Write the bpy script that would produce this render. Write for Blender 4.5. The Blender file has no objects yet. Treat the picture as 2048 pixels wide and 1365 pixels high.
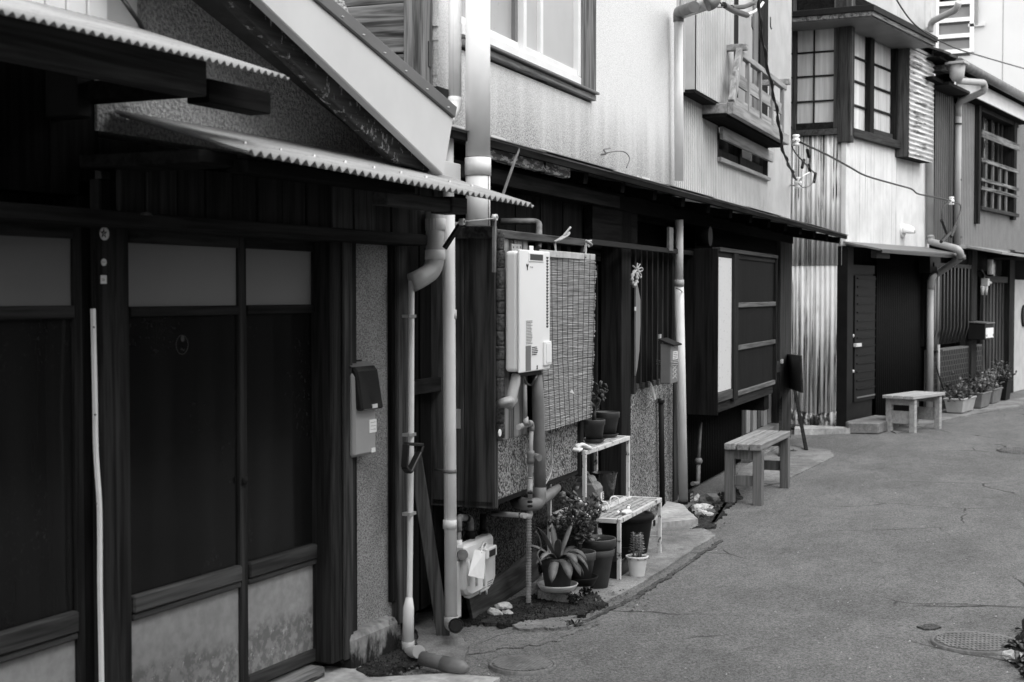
import bpy, bmesh, math, random
from mathutils import Vector, Matrix, noise
rnd = random.Random(11)
sc = bpy.context.scene
COL = sc.collection
# ------------------------------------------------------------------ camera, sky, sun, exposure
FPX, CX, CY, HORIZON, EYE = 2844.0, 1024.0, 682.5, 588.0, 1.5
HEAD = math.radians(25.16)
PITCH = math.atan((CY - HORIZON) / FPX)
cam = bpy.data.cameras.new('street_camera')
cam_o = bpy.data.objects.new('street_camera', cam); COL.objects.link(cam_o)
cam.sensor_width = 36.0; cam.lens = FPX / 2048 * 36
cam_o.location = (0, 0, EYE)
cam_o.rotation_euler = (math.pi/2 - PITCH, 0, HEAD - math.pi/2)
cam.clip_start = 0.1; cam.clip_end = 500
cam.dof.use_dof = True; cam.dof.focus_distance = 8.0; cam.dof.aperture_fstop = 5.0
sc.camera = cam_o
SUN_EL, SUN_AZ = 52, -114      # azimuth of the sun measured from +x towards +y
w = bpy.data.worlds.new('World'); sc.world = w; w.use_nodes = True
wn = w.node_tree.nodes; wl = w.node_tree.links
bg = wn['Background']
sky = wn.new('ShaderNodeTexSky'); sky.sky_type = 'NISHITA'; sky.sun_disc = False
sky.sun_elevation = math.radians(SUN_EL); sky.sun_rotation = math.radians(90 - SUN_AZ)
sky.dust_density = 1.0; sky.air_density = 1.0
bw = wn.new('ShaderNodeRGBToBW')           # the photograph is black and white
wl.new(sky.outputs[0], bw.inputs[0])
ev = wn.new('ShaderNodeMix'); ev.data_type = 'FLOAT'; ev.inputs[0].default_value = .8   # even cloud cover
wl.new(bw.outputs[0], ev.inputs[2]); ev.inputs[3].default_value = 7.5
wl.new(ev.outputs[0], bg.inputs[0])
bg.inputs[1].default_value = 0.15
sun = bpy.data.lights.new('sun', 'SUN'); sun.energy = 0.75; sun.angle = math.radians(40); sun.color = (1, 1, 1)
sun_o = bpy.data.objects.new('sun', sun); COL.objects.link(sun_o)
a_, e_ = math.radians(SUN_AZ), math.radians(SUN_EL)
sdir = Vector((math.cos(e_)*math.cos(a_), math.cos(e_)*math.sin(a_), math.sin(e_)))
sun_o.rotation_euler = sdir.to_track_quat('Z', 'Y').to_euler()
sc.view_settings.view_transform = 'Standard'; sc.view_settings.look = 'None'
sc.view_settings.gamma = 1; sc.view_settings.use_curve_mapping = False
sc.view_settings.exposure = 1.35
try:
    sc.cycles.use_denoising = True
    sc.cycles.max_bounces = 5; sc.cycles.sample_clamp_indirect = 2.0
except Exception: pass

# ------------------------------------------------------------------ survey helpers: picture point -> place on a known plane
cF = Vector((math.cos(HEAD)*math.cos(PITCH), math.sin(HEAD)*math.cos(PITCH), -math.sin(PITCH)))
cR = Vector((math.sin(HEAD), -math.cos(HEAD), 0))
cU = cR.cross(cF)
def ray(u, v):
    return cF + cR*((u-CX)/FPX) + cU*((CY-v)/FPX)
def ground(u, v, z=0.0):
    d = ray(u, v); t = (z-EYE)/d.z
    return Vector((d.x*t, d.y*t, z))
class Frame:
    """A facade: origin, direction of its foot line; s runs along it, n stands off it towards the street."""
    def __init__(f, ox, oy, deg):
        f.a = math.radians(deg); f.o = Vector((ox, oy, 0))
        f.e = Vector((math.cos(f.a), math.sin(f.a), 0)); f.n = Vector((math.sin(f.a), -math.cos(f.a), 0))
    def P(f, u, v, n=0.0):
        d = ray(u, v); C = Vector((0, 0, EYE))
        t = (n - (C-f.o).dot(f.n))/d.dot(f.n)
        p = C + d*t
        return ((p-f.o).dot(f.e), n, p.z)
    def S(f, u, n=0.0, v=650): return f.P(u, v, n)[0]
    def Z(f, u, v, n=0.0): return f.P(u, v, n)[2]
    def G(f, u, v, z=0.0):
        p = ground(u, v, z); return ((p-f.o).dot(f.e), (p-f.o).dot(f.n), z)
    def world(f, s, n, z=0): return f.o + f.e*s + f.n*n + Vector((0, 0, z))
    def loc(f, p):
        p = Vector(p); return ((p-f.o).dot(f.e), (p-f.o).dot(f.n), p.z)

# ------------------------------------------------------------------ mesh builder in facade coordinates (s, n, z)
def V(p): return Vector((p[0], -p[1], p[2]))
class MB:
    def __init__(m): m.v = []; m.f = []; m.sm = []
    def add(m, vs, fs, smooth=False):
        k = len(m.v); m.v += [Vector(x) for x in vs]
        for f in fs: m.f.append([i+k for i in f]); m.sm.append(smooth)
        return m
    def box(m, s0, s1, n0, n1, z0, z1):
        s0, s1 = min(s0, s1), max(s0, s1); n0, n1 = min(n0, n1), max(n0, n1); z0, z1 = min(z0, z1), max(z0, z1)
        vs = [V((s, n, z)) for z in (z0, z1) for n in (n0, n1) for s in (s0, s1)]
        return m.add(vs, [(0,1,3,2),(4,6,7,5),(0,4,5,1),(2,3,7,6),(0,2,6,4),(1,5,7,3)])
    def beam(m, p, q, w, h, up=(0,0,1)):
        p, q = V(p), V(q); d = (q-p).normalized(); u = V(up)
        x = d.cross(u)
        if x.length < 1e-4: x = d.cross(Vector((1,0,0)))
        x.normalize(); y = x.cross(d)
        vs = []
        for c in (p, q):
            for a, b in ((-1,-1),(1,-1),(1,1),(-1,1)): vs.append(c + x*a*w/2 + y*b*h/2)
        return m.add(vs, [(3,2,1,0),(4,5,6,7),(0,1,5,4),(1,2,6,5),(2,3,7,6),(3,0,4,7)])
    def tube(m, pts, r, seg=12, caps=True, hollow=False):
        pts = [V(p) for p in pts]; n = len(pts)
        rs = r if isinstance(r, (list, tuple)) else [r]*n
        k = len(m.v); ref = None; rings = []
        for i, p in enumerate(pts):
            if i == 0: t = pts[1]-p
            elif i == n-1: t = p-pts[i-1]
            else: t = (p-pts[i-1]).normalized() + (pts[i+1]-p).normalized()
            t = t.normalized() if t.length > 1e-9 else Vector((0,0,1))
            if ref is None:
                ref = Vector((0,0,1)) if abs(t.z) < .9 else Vector((1,0,0))
            x = t.cross(ref).normalized(); y = x.cross(t).normalized(); ref = y
            for j in range(seg):
                a = 2*math.pi*j/seg; m.v.append(p + (x*math.cos(a)+y*math.sin(a))*rs[i])
        for i in range(n-1):
            for j in range(seg):
                a, b = k+i*seg+j, k+i*seg+(j+1) % seg
                m.f.append([a, b, b+seg, a+seg]); m.sm.append(True)
        if caps:
            m.f.append([k+j for j in range(seg)][::-1]); m.sm.append(False)
            m.f.append([k+(n-1)*seg+j for j in range(seg)]); m.sm.append(False)
        return m
    def lathe(m, prof, c=(0,0,0), seg=28, sharp=()):
        k = len(m.v); C = V(c)
        for r, z in prof:
            for j in range(seg):
                a = 2*math.pi*j/seg; m.v.append(C + Vector((r*math.cos(a), r*math.sin(a), z)))
        for i in range(len(prof)-1):
            for j in range(seg):
                a, b = k+i*seg+j, k+i*seg+(j+1) % seg
                m.f.append([a, b, b+seg, a+seg]); m.sm.append(True)
        return m
    def poly(m, pts, n0, n1):
        """polygon in (s, z) drawn out from n0 to n1"""
        c = len(pts); vs = [V((s, n0, z)) for s, z in pts] + [V((s, n1, z)) for s, z in pts]
        return m.add(vs, [list(range(c))[::-1], list(range(c, 2*c))] + [[i, (i+1) % c, (i+1) % c+c, i+c] for i in range(c)])
    def polyn(m, pts, s0, s1):
        """polygon in (n, z) drawn out from s0 to s1"""
        c = len(pts); vs = [V((s0, n, z)) for n, z in pts] + [V((s1, n, z)) for n, z in pts]
        return m.add(vs, [list(range(c))[::-1], list(range(c, 2*c))] + [[i, (i+1) % c, (i+1) % c+c, i+c] for i in range(c)])
    def polyz(m, pts, z0, z1):
        """polygon in (s, n) drawn out from z0 to z1"""
        c = len(pts); vs = [V((s, n, z0)) for s, n in pts] + [V((s, n, z1)) for s, n in pts]
        return m.add(vs, [list(range(c))[::-1], list(range(c, 2*c))] + [[i, (i+1) % c, (i+1) % c+c, i+c] for i in range(c)])
    def quad(m, a, b, c, d, th=0.004):
        """thin plate through four points"""
        A, B, C_, D = V(a), V(b), V(c), V(d); nn = (B-A).cross(D-A).normalized()*th
        return m.add([A, B, C_, D, A-nn, B-nn, C_-nn, D-nn], [(0,1,2,3),(7,6,5,4),(0,4,5,1),(1,5,6,2),(2,6,7,3),(3,7,4,0)])
    def corr(m, p, q, p2, q2, pitch, amp, th=0.003, per=6, flat=False, rows=1, jag=0.0):
        """corrugated sheet: waves run from p->q, ridges from p to p2 (and q to q2)"""
        P0, Q0, P1, Q1 = V(p), V(q), V(p2), V(q2)
        L = max((Q0-P0).length, (Q1-P1).length); nw = max(1, round(L/pitch)); N = nw*per
        nrm = (Q0-P0).cross(P1-P0).normalized()
        prof = (lambda f: math.sin(2*math.pi*f)) if not flat else (lambda f: max(-1, min(1, 2.6*math.sin(2*math.pi*f)+1.3)))
        for side in (0, 1):
            k = len(m.v)
            for r in range(rows+1):
                t = r/rows
                for i in range(N+1):
                    f = i/N; b = (P0.lerp(P1, t)).lerp(Q0.lerp(Q1, t), f)
                    j = 0
                    if jag and r == rows: j = jag*(noise.noise(Vector((f*L*9, 3.3, 1.7))))
                    b = b + (P1-P0).normalized()*j
                    m.v.append(b + nrm*(prof(f*nw)*amp - side*th))
            for r in range(rows):
                for i in range(N):
                    a = k+r*(N+1)+i; fc = [a, a+1, a+N+2, a+N+1]
                    m.f.append(fc if not side else fc[::-1]); m.sm.append(not flat)
            if side:
                k0 = k-(rows+1)*(N+1)
                for rr in (0, rows):
                    for i in range(N):
                        a = k0+rr*(N+1)+i; b = k+rr*(N+1)+i
                        m.f.append([a, b, b+1, a+1]); m.sm.append(False)
        return m
    def mesh(m, name, off=(0,0,0)):
        o = V(off); me = bpy.data.meshes.new(name)
        me.from_pydata([v-o for v in m.v], [], m.f)
        me.polygons.foreach_set('use_smooth', m.sm)
        bm = bmesh.new(); bm.from_mesh(me); bmesh.ops.recalc_face_normals(bm, faces=bm.faces); bm.to_mesh(me); bm.free()
        me.update(); return me

def new_obj(name, me, mat=None):
    o = bpy.data.objects.new(name, me); COL.objects.link(o)
    if mat is not None and me is not None and hasattr(me, 'materials'):
        if len(me.materials) == 0: me.materials.append(mat)
    return o
def tag(o, label=None, cat=None, group=None, kind=None):
    if label: o['label'] = label
    if cat: o['category'] = cat
    if group: o['group'] = group
    if kind: o['kind'] = kind
def bevel(o, w):
    b = o.modifiers.new('edge', 'BEVEL'); b.width = w; b.segments = 1; b.limit_method = 'ANGLE'; b.angle_limit = math.radians(50)
class Thing:
    def __init__(t, name, label, cat, fr, base, group=None):
        t.fr = fr; t.base = base
        t.o = bpy.data.objects.new(name, None); COL.objects.link(t.o)
        t.o.empty_display_size = .1
        t.o.location = fr.world(*base); t.o.rotation_euler = (0, 0, fr.a)
        tag(t.o, label, cat, group)
    def part(t, name, mb, mat, parent=None, bev=0, label=None, kind=None):
        o = new_obj(name, mb.mesh(name, t.base), mat)
        o.parent = parent or t.o
        if bev: bevel(o, bev)
        if label: o['label'] = label
        if kind: o['kind'] = kind
        return o
    def again(t, o, ds=0, dn=0, dz=0, parent=None, rot=None, scale=None):
        c = o.copy(); COL.objects.link(c); c.parent = parent or o.parent
        c.location = o.location + V((ds, dn, dz))
        if rot: c.rotation_euler = rot
        if scale: c.scale = scale
        return c
def solo(name, label, cat, mb, mat, fr, base, bev=0, group=None, kind=None):
    o = new_obj(name, mb.mesh(name, base), mat)
    o.location = fr.world(*base); o.rotation_euler = (0, 0, fr.a)
    if bev: bevel(o, bev)
    tag(o, label, cat, group, kind)
    return o
def arc(c, r, a0, a1, n, ax, ay):
    """points of an arc round c in the plane of the two axes"""
    out = []
    for i in range(n+1):
        a = math.radians(a0+(a1-a0)*i/n)
        out.append(tuple(c[k]+r*(math.cos(a)*ax[k]+math.sin(a)*ay[k]) for k in range(3)))
    return out
def smooth_path(pts, sub=6):
    P = [Vector(p) for p in pts]; P = [2*P[0]-P[1]]+P+[2*P[-1]-P[-2]]; out = []
    for i in range(1, len(P)-2):
        for k in range(sub):
            t = k/sub; a, b, c, d = P[i-1], P[i], P[i+1], P[i+2]
            out.append(tuple(.5*((2*b)+(c-a)*t+(2*a-5*b+4*c-d)*t*t+(3*b-a-3*c+d)*t**3)))
    out.append(tuple(P[-2])); return out
def bend(pts, r=.06, n=5):
    """polyline with rounded corners"""
    P = [Vector(p) for p in pts]; out = [tuple(P[0])]
    for i in range(1, len(P)-1):
        a, b, c = P[i-1], P[i], P[i+1]
        r_ = min(r, (a-b).length*.49, (c-b).length*.49)
        p, q = b+(a-b).normalized()*r_, b+(c-b).normalized()*r_
        for k in range(n+1):
            t = k/n; out.append(tuple((1-t)**2*p+2*t*(1-t)*b+t*t*q))
    out.append(tuple(P[-1])); return out

# ------------------------------------------------------------------ procedural grey materials
class MatB:
    def __init__(s, name, base, rough=.7, spec=.3, metal=0):
        s.m = bpy.data.materials.new(name); s.m.use_nodes = True; s.nt = s.m.node_tree
        s.b = s.nt.nodes['Principled BSDF']
        s.b.inputs['Roughness'].default_value = rough; s.b.inputs['Specular IOR Level'].default_value = spec
        s.b.inputs['Metallic'].default_value = metal
        tc = s.nt.nodes.new('ShaderNodeTexCoord'); oi = s.nt.nodes.new('ShaderNodeObjectInfo'); s.oi = oi
        mul = s.nt.nodes.new('ShaderNodeMath'); mul.operation = 'MULTIPLY'; mul.inputs[1].default_value = 53.0
        s.nt.links.new(oi.outputs['Random'], mul.inputs[0])
        add = s.nt.nodes.new('ShaderNodeVectorMath'); add.operation = 'ADD'
        s.nt.links.new(tc.outputs['Object'], add.inputs[0]); s.nt.links.new(mul.outputs[0], add.inputs[1])
        s.co = add.outputs[0]; s.raw = tc.outputs['Object']; s.val = base; s.hgt = None
        s.sep = None
    def link(s, a, inp):
        if isinstance(a, (int, float)): inp.default_value = a
        else: s.nt.links.new(a, inp)
    def scaled(s, sc3, raw=False):
        mp = s.nt.nodes.new('ShaderNodeMapping'); mp.inputs['Scale'].default_value = sc3
        s.nt.links.new(s.raw if raw else s.co, mp.inputs['Vector']); return mp.outputs[0]
    def noise(s, sc3, detail=3, rough=.55, dist=0, raw=False):
        if isinstance(sc3, (int, float)): sc3 = (sc3,)*3
        n = s.nt.nodes.new('ShaderNodeTexNoise'); n.inputs['Scale'].default_value = 1
        n.inputs['Detail'].default_value = detail; n.inputs['Roughness'].default_value = rough; n.inputs['Distortion'].default_value = dist
        s.nt.links.new(s.scaled(sc3, raw), n.inputs['Vector']); return n.outputs['Fac']
    def voro(s, scale, out='Distance'):
        n = s.nt.nodes.new('ShaderNodeTexVoronoi'); n.inputs['Scale'].default_value = scale
        s.nt.links.new(s.co, n.inputs['Vector'])
        if out == 'Color':
            b = s.nt.nodes.new('ShaderNodeRGBToBW'); s.nt.links.new(n.outputs['Color'], b.inputs[0]); return b.outputs[0]
        return n.outputs[out]
    def axis(s, i):
        if not s.sep:
            s.sep = s.nt.nodes.new('ShaderNodeSeparateXYZ'); s.nt.links.new(s.raw, s.sep.inputs[0])
        return s.sep.outputs[i]
    def ramp(s, x, a, b, lo=0., hi=1.):
        n = s.nt.nodes.new('ShaderNodeMapRange'); n.interpolation_type = 'SMOOTHSTEP'
        s.link(x, n.inputs[0]); n.inputs[1].default_value = a; n.inputs[2].default_value = b
        n.inputs[3].default_value = lo; n.inputs[4].default_value = hi; return n.outputs[0]
    def math(s, op, a, b=0.):
        n = s.nt.nodes.new('ShaderNodeMath'); n.operation = op; s.link(a, n.inputs[0]); s.link(b, n.inputs[1]); return n.outputs[0]
    def mix(s, fac, a, b):
        n = s.nt.nodes.new('ShaderNodeMix'); n.data_type = 'FLOAT'; n.clamp_factor = True
        s.link(fac, n.inputs[0]); s.link(a, n.inputs[2]); s.link(b, n.inputs[3]); return n.outputs[0]
    def layer(s, fac, col): s.val = s.mix(fac, s.val, col); return s
    def vary(s, amt=.25, scale=3., detail=4):
        s.val = s.math('MULTIPLY', s.val, s.ramp(s.noise(scale, detail), .25, .75, 1-amt, 1+amt)); return s
    def ovary(s, amt=.3):
        s.val = s.math('MULTIPLY', s.val, s.ramp(s.oi.outputs['Random'], 0, 1, 1-amt, 1+amt)); return s
    def grain(s, ax, dark, light, scale=26., stretch=.05, bump=.3):
        sc3 = [scale]*3; sc3[ax] = scale*stretch
        g = s.noise(sc3, 4, .62, .8); g2 = s.noise([c*3.1 for c in sc3], 2, .5)
        f = s.math('ADD', s.math('MULTIPLY', g, .7), s.math('MULTIPLY', g2, .3))
        s.val = s.ramp(f, .33, .66, dark, light); s.height(f, bump, .004); return s
    def height(s, h, strength=.5, dist=.004):
        n = s.nt.nodes.new('ShaderNodeBump'); n.inputs['Strength'].default_value = strength; n.inputs['Distance'].default_value = dist
        s.link(h, n.inputs['Height'])
        if s.hgt is not None: s.nt.links.new(s.hgt, n.inputs['Normal'])
        s.hgt = n.outputs[0]; return s
    def speck(s, scale, lo, hi, a=.3, b=.7, bump=.5, dist=.004):
        c = s.voro(scale, 'Color'); d = s.voro(scale, 'Distance')
        s.val = s.ramp(c, a, b, lo, hi); s.height(s.math('SUBTRACT', 1., d), bump, dist); return s
    def done(s):
        c = s.nt.nodes.new('ShaderNodeCombineColor')
        for i in range(3): s.link(s.val, c.inputs[i])
        s.nt.links.new(c.outputs[0], s.b.inputs['Base Color'])
        if s.hgt is not None: s.nt.links.new(s.hgt, s.b.inputs['Normal'])
        return s.m
def plain(name, v, rough=.5, spec=.4, amt=.12, scale=6, metal=0):
    return MatB(name, v, rough, spec, metal).vary(amt, scale).done()
M = {}
# asphalt: fine stone specks, broad worn patches
b = MatB('asphalt', .1, .85, .25)
sp = b.voro(150, 'Color'); big = b.noise((1.1, 2.2, 1), 6, .68); mid = b.noise((7, 13, 7), 4, .6)
b.val = b.ramp(sp, .15, .85, .085, .195)
b.val = b.math('MULTIPLY', b.val, b.ramp(big, .3, .7, .87, 1.13)); b.val = b.math('MULTIPLY', b.val, b.ramp(mid, .3, .7, .92, 1.08))
crk = b.voro(420, 'Color'); b.layer(b.ramp(crk, .955, .985), .34)
pit = b.noise((16, 60, 16), 4, .75); b.layer(b.ramp(pit, .35, .28), .05)
pt = b.noise((.55, .8, .5), 2, .5); b.val = b.math('MULTIPLY', b.val, b.ramp(pt, .47, .53, .92, 1.05))
ck = b.nt.nodes.new('ShaderNodeTexVoronoi'); ck.feature = 'DISTANCE_TO_EDGE'; ck.inputs['Scale'].default_value = .75
wob = b.nt.nodes.new('ShaderNodeMix'); wob.data_type = 'VECTOR'; wob.inputs[0].default_value = .12
nz = b.nt.nodes.new('ShaderNodeTexNoise'); nz.inputs['Scale'].default_value = 3; nz.inputs['Detail'].default_value = 5
b.nt.links.new(b.co, nz.inputs['Vector']); b.nt.links.new(b.co, wob.inputs[4]); b.nt.links.new(nz.outputs['Color'], wob.inputs[5])
b.nt.links.new(wob.outputs[1], ck.inputs['Vector'])
b.layer(b.math('MULTIPLY', b.ramp(ck.outputs['Distance'], .006, .001), b.ramp(b.noise(.9, 3), .5, .6)), .035)
b.height(b.voro(150), .8, .006); b.height(mid, .3, .02); M['asphalt'] = b.done()
b = MatB('dark_asphalt', .07, .9, .15); sp = b.voro(150, 'Color'); b.val = b.ramp(sp, .15, .85, .045, .12); b.vary(.35, 4); b.height(b.voro(150), .8, .006); M['tar'] = b.done()
b = MatB('concrete', .22, .9, .2); g = b.voro(190, 'Color'); b.val = b.ramp(g, .1, .9, .14, .235)
b.vary(.34, (2.1, 3.2, 2)).vary(.2, 14); b.layer(b.ramp(b.noise(5, 5, .7), .62, .72), .08); b.height(b.noise(60, 4), .4, .004); M['concrete'] = b.done()
b = MatB('pale_cement', .36, .9, .2).vary(.3, (3, 5, 3)).vary(.2, 25); b.layer(b.ramp(b.noise((9, 22, 9), 5, .7), .62, .72), .09); b.height(b.noise(40, 4), .6, .006); M['pale_cement'] = b.done()
b = MatB('foundation_concrete', .2, .9, .2).vary(.35, 5).vary(.2, 40)
moss = b.math('ADD', b.axis(2), b.math('MULTIPLY', b.noise((9, 9, 4), 5, .7, raw=True), .5)); b.layer(b.ramp(moss, .36, .28), .015)
b.height(b.noise(70, 4), .5, .005); M['foundation'] = b.done()
b = MatB('moss', .02, 1, .1).vary(.6, 30).vary(.4, 9); b.layer(b.ramp(b.voro(70, 'Color'), .9, .95), .13); b.height(b.noise(120, 4), 1, .01); M['moss'] = b.done()
b = MatB('bare_soil', .04, 1, .1).vary(.5, 40).vary(.4, 8); b.layer(b.ramp(b.noise((60, 60, 60), 4, .7), .6, .66), .13); b.height(b.noise(80, 5, .7), 1, .02); M['bare'] = b.done()
# walls
b = MatB('white_stucco', .74, .9, .15); sp = b.noise(210, 2, .6)
b.val = b.ramp(sp, .36, .54, .52, .74); st = b.noise((7, 7, .7), 5, .6, raw=True)
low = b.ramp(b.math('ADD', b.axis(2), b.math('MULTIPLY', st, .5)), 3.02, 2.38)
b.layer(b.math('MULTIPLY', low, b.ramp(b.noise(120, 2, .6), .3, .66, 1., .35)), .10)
b.layer(b.math('MULTIPLY', b.ramp(b.noise((16, 16, .9), 4, .6, raw=True), .62, .78), .14), .3)
b.height(sp, .7, .006); M['stucco'] = b.done()
b = MatB('rough_plaster', .3, .95, .15); sp = b.noise(75, 3, .6); b.val = b.ramp(sp, .32, .66, .24, .52); b.height(sp, 1, .02); M['plaster'] = b.done()
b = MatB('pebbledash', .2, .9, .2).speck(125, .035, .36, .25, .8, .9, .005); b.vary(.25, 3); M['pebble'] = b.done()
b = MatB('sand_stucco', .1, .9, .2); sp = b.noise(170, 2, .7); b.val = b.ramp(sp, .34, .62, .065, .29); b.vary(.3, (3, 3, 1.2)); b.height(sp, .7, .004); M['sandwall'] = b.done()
b = MatB('shade_toned_pebbledash', .05, .95, .1).speck(125, .010, .10, .25, .85, .9, .005); M['pebble_shaded'] = b.done()  # pebbledash with the shade under the window box darkened into its colour
# wood
M['dark_wood_z'] = MatB('dark_wood_upright', .02, .8, .06).grain(2, .009, .032).ovary(.25).done()
M['dark_wood_x'] = MatB('dark_wood_level', .02, .8, .06).grain(0, .009, .032).ovary(.25).done()
M['black_wood_z'] = MatB('black_wood_upright', .01, .9, .03).grain(2, .005, .015).ovary(.3).done()  # near-black grain, darker than the dark wood
M['black_wood_x'] = MatB('black_wood_level', .01, .9, .03).grain(0, .005, .015).ovary(.3).done()
M['brown_wood_z'] = MatB('brown_wood_upright', .04, .75, .1).grain(2, .018, .08).ovary(.3).done()
M['brown_wood_x'] = MatB('brown_wood_level', .04, .75, .1).grain(0, .022, .07).ovary(.2).done()
b = MatB('weathered_wood_level', .1, .85, .2).grain(0, .03, .24, 22, .045, .8); b.layer(b.ramp(b.noise((3, 30, 30), 3), .6, .68), .02); M['grey_wood_x'] = b.done()
b = MatB('weathered_board', .1, .85, .2).grain(1, .015, .2, 20, .07, .9); M['grey_wood_y'] = b.done()
b = MatB('weathered_wood_upright', .1, .85, .2).grain(2, .03, .2, 26, .05, .8); M['grey_wood_z'] = b.done()
M['silver_wood_x'] = MatB('silvered_wood_level', .25, .8, .2).grain(0, .17, .36, 18, .06, .5).ovary(.08).done()
M['silver_wood_z'] = MatB('silvered_wood_upright', .25, .8, .2).grain(2, .15, .34, 18, .06, .5).ovary(.12).done()
M['bench_wood_x'] = MatB('bench_timber_level', .25, .75, .25).grain(0, .15, .3, 30, .05, .4).ovary(.1).done()
M['bench_wood_z'] = MatB('bench_timber_upright', .12, .75, .25).grain(2, .08, .16, 30, .05, .4).ovary(.1).done()
M['batten_wood'] = MatB('batten_wood', .1, .8, .1).grain(0, .06, .16, 30, .05, .4).done()
M['pale_bench_x'] = MatB('pale_bench_timber', .34, .75, .25).grain(0, .27, .42, 26, .05, .3).done()
b = MatB('peeling_barge', .04, .8, .3).grain(0, .02, .06, 30, .03, .4); b.layer(b.ramp(b.noise((34, 34, 15), 5, .72), .585, .62), .36); M['barge'] = b.done()
b = MatB('flaking_beam', .12, .85, .2).grain(0, .06, .2, 24, .04, .8); b.layer(b.math('MULTIPLY', b.ramp(b.axis(0), -.75, .35), b.ramp(b.noise((14, 30, 50), 4, .7), .5, .58)), .62); M['flaking'] = b.done()
# metal, plastic, glass
def streaky(name, base, dark, amt=.6, lo=.6, sc=(24, 24, .6), rough=.55, spec=.3):
    b = MatB(name, base, rough, spec).vary(.1, 4); s = b.noise(sc, 4, .65, raw=True); g = b.noise((3, 3, .9), 4, .6, raw=True)
    b.layer(b.math('MULTIPLY', b.ramp(s, lo, lo+.07), b.ramp(g, .38, .6, 0, amt)), dark); return b
b = streaky('white_corrugated_sheet', .72, .05, .95, .545, (36, 36, .55))
s2 = b.noise((60, 60, .45), 3, .6, raw=True); b.layer(b.math('MULTIPLY', b.ramp(s2, .535, .57), b.ramp(b.noise((2.5, 2.5, 1.1), 3, .6, raw=True), .44, .56)), .045); M['white_sheet'] = b.done()
b = streaky('white_ribbed_sheet', .68, .16, .7, .555, (44, 44, .35)); M['white_ribs'] = b.done()
b = MatB('rusty_foot_sheet', .5, .8, .2); b.layer(b.ramp(b.noise((9, 9, 5), 5, .7), .42, .55), .025); M['rust_foot'] = b.done()
b = streaky('grey_ribbed_sheet', .48, .09, .5, .6, (30, 30, .5)); M['grey_sheet'] = b.done()
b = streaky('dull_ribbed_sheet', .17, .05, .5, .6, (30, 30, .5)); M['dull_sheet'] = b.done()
M['dark_grey_sheet'] = streaky('slate_grey_sheet', .075, .03, .4).done()  # dark grey for the ribbed strip beside the pipe
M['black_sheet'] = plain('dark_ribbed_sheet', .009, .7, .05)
M['lv_sheet'] = streaky('louvre_white_sheet', .6, .07, .85, .5, (2.0, 2.0, 30)).done()
b = MatB('awning_sheet', .3, .6, .25, 0).vary(.18, (4, 12, 4)); b.layer(b.math('MULTIPLY', b.ramp(b.noise((30, 30, 30), 4), .62, .68), .5), .15); M['awning'] = b.done()
M['dark_metal'] = plain('dark_metal', .010, .55, .12, .25, 8)
M['fascia'] = MatB('white_fascia_metal', .55, .4, .4).vary(.06, 3).done()
M['cap'] = plain('grey_capping_metal', .1, .45, .5, .15, 5)
b = streaky('cream_drain_plastic', .62, .3, .5, .6, (46, 46, .5), .4, .35); M['pvc'] = b.done()
b = streaky('grey_drain_plastic', .36, .14, .5, .6, (40, 40, .6), .4, .4); M['pvc_grey'] = b.done()
M['flue'] = MatB('flue_plastic', .66, .45, .3).vary(.06, 5).done()
M['pvc_dark'] = plain('clay_grey_pipe', .13, .45, .4, .25, 12)
M['white_enamel'] = MatB('white_enamel', .78, .3, .5).vary(.03, 3).done()
M['cream_enamel'] = MatB('cream_enamel', .7, .35, .45).vary(.1, 8).done()
b = MatB('rusty_white_paint', .56, .6, .3).vary(.12, 15); b.layer(b.ramp(b.noise((22, 22, 22), 5, .7), .55, .63), .07); M['rusty_white'] = b.done()
M['alu'] = MatB('white_aluminium', .72, .35, .45).vary(.05, 5).done()
M['steel'] = plain('zinc_steel', .4, .35, .5, .2, 10, .6)
M['bolt'] = plain('pale_bolt', .6, .35, .5, .2, 20)
M['black'] = plain('black_plastic', .012, .35, .45)
M['char'] = plain('charcoal_plastic', .011, .55, .12)
M['smoke'] = MatB('smoked_plastic', .02, .18, .5).vary(.3, 12).done()
M['box_grey'] = plain('letter_box_grey', .3, .45, .3, .06, 6)
M['grey_plastic'] = plain('mid_grey_plastic', .15, .4, .4)
M['pot'] = MatB('brown_pot_plastic', .045, .5, .35).vary(.25, 9).done()
M['pot_light'] = MatB('terracotta_pot', .075, .6, .3).vary(.25, 9).done()
M['white_pot'] = MatB('white_pot_plastic', .62, .4, .4).vary(.08, 9).done()
M['soil'] = plain('potting_soil', .03, 1, .1, .6, 60)
M['leaf'] = MatB('glossy_leaf', .06, .35, .45).ovary(.55).vary(.25, 30).done()
b = MatB('strap_leaf', .13, .5, .35).ovary(.35); b.layer(b.math('MULTIPLY', b.ramp(b.noise((20, 20, 20), 3), .5, .62), .5), .05); M['strap'] = b.done()
M['pale_leaf'] = MatB('pale_leaf', .22, .6, .3).ovary(.4).done()
M['stem'] = plain('woody_stem', .07, .8, .2, .3, 20)
M['mesh_white'] = M['rusty_white']
M['rope'] = plain('straw_cord', .36, .9, .1, .2, 60)
M['cord'] = plain('dark_cord', .07, .9, .1)
b = MatB('bamboo_reed', .3, .7, .2); b.val = b.ramp(b.noise((7, 5, 240), 3, .6), .3, .7, .14, .34); M['reed'] = b.done()
M['bamboo_top'] = plain('bamboo_batten', .42, .6, .3, .15, 20)
M['wrap'] = plain('pipe_lagging', .15, .5, .35, .15, 10)
M['wrap_pale'] = plain('pale_pipe_lagging', .38, .5, .35, .12, 10)
M['iron'] = MatB('galvanised_pipe', .16, .5, .45).vary(.35, 20).done()
M['iron_bar'] = plain('window_bar_iron', .06, .6, .3)
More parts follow.
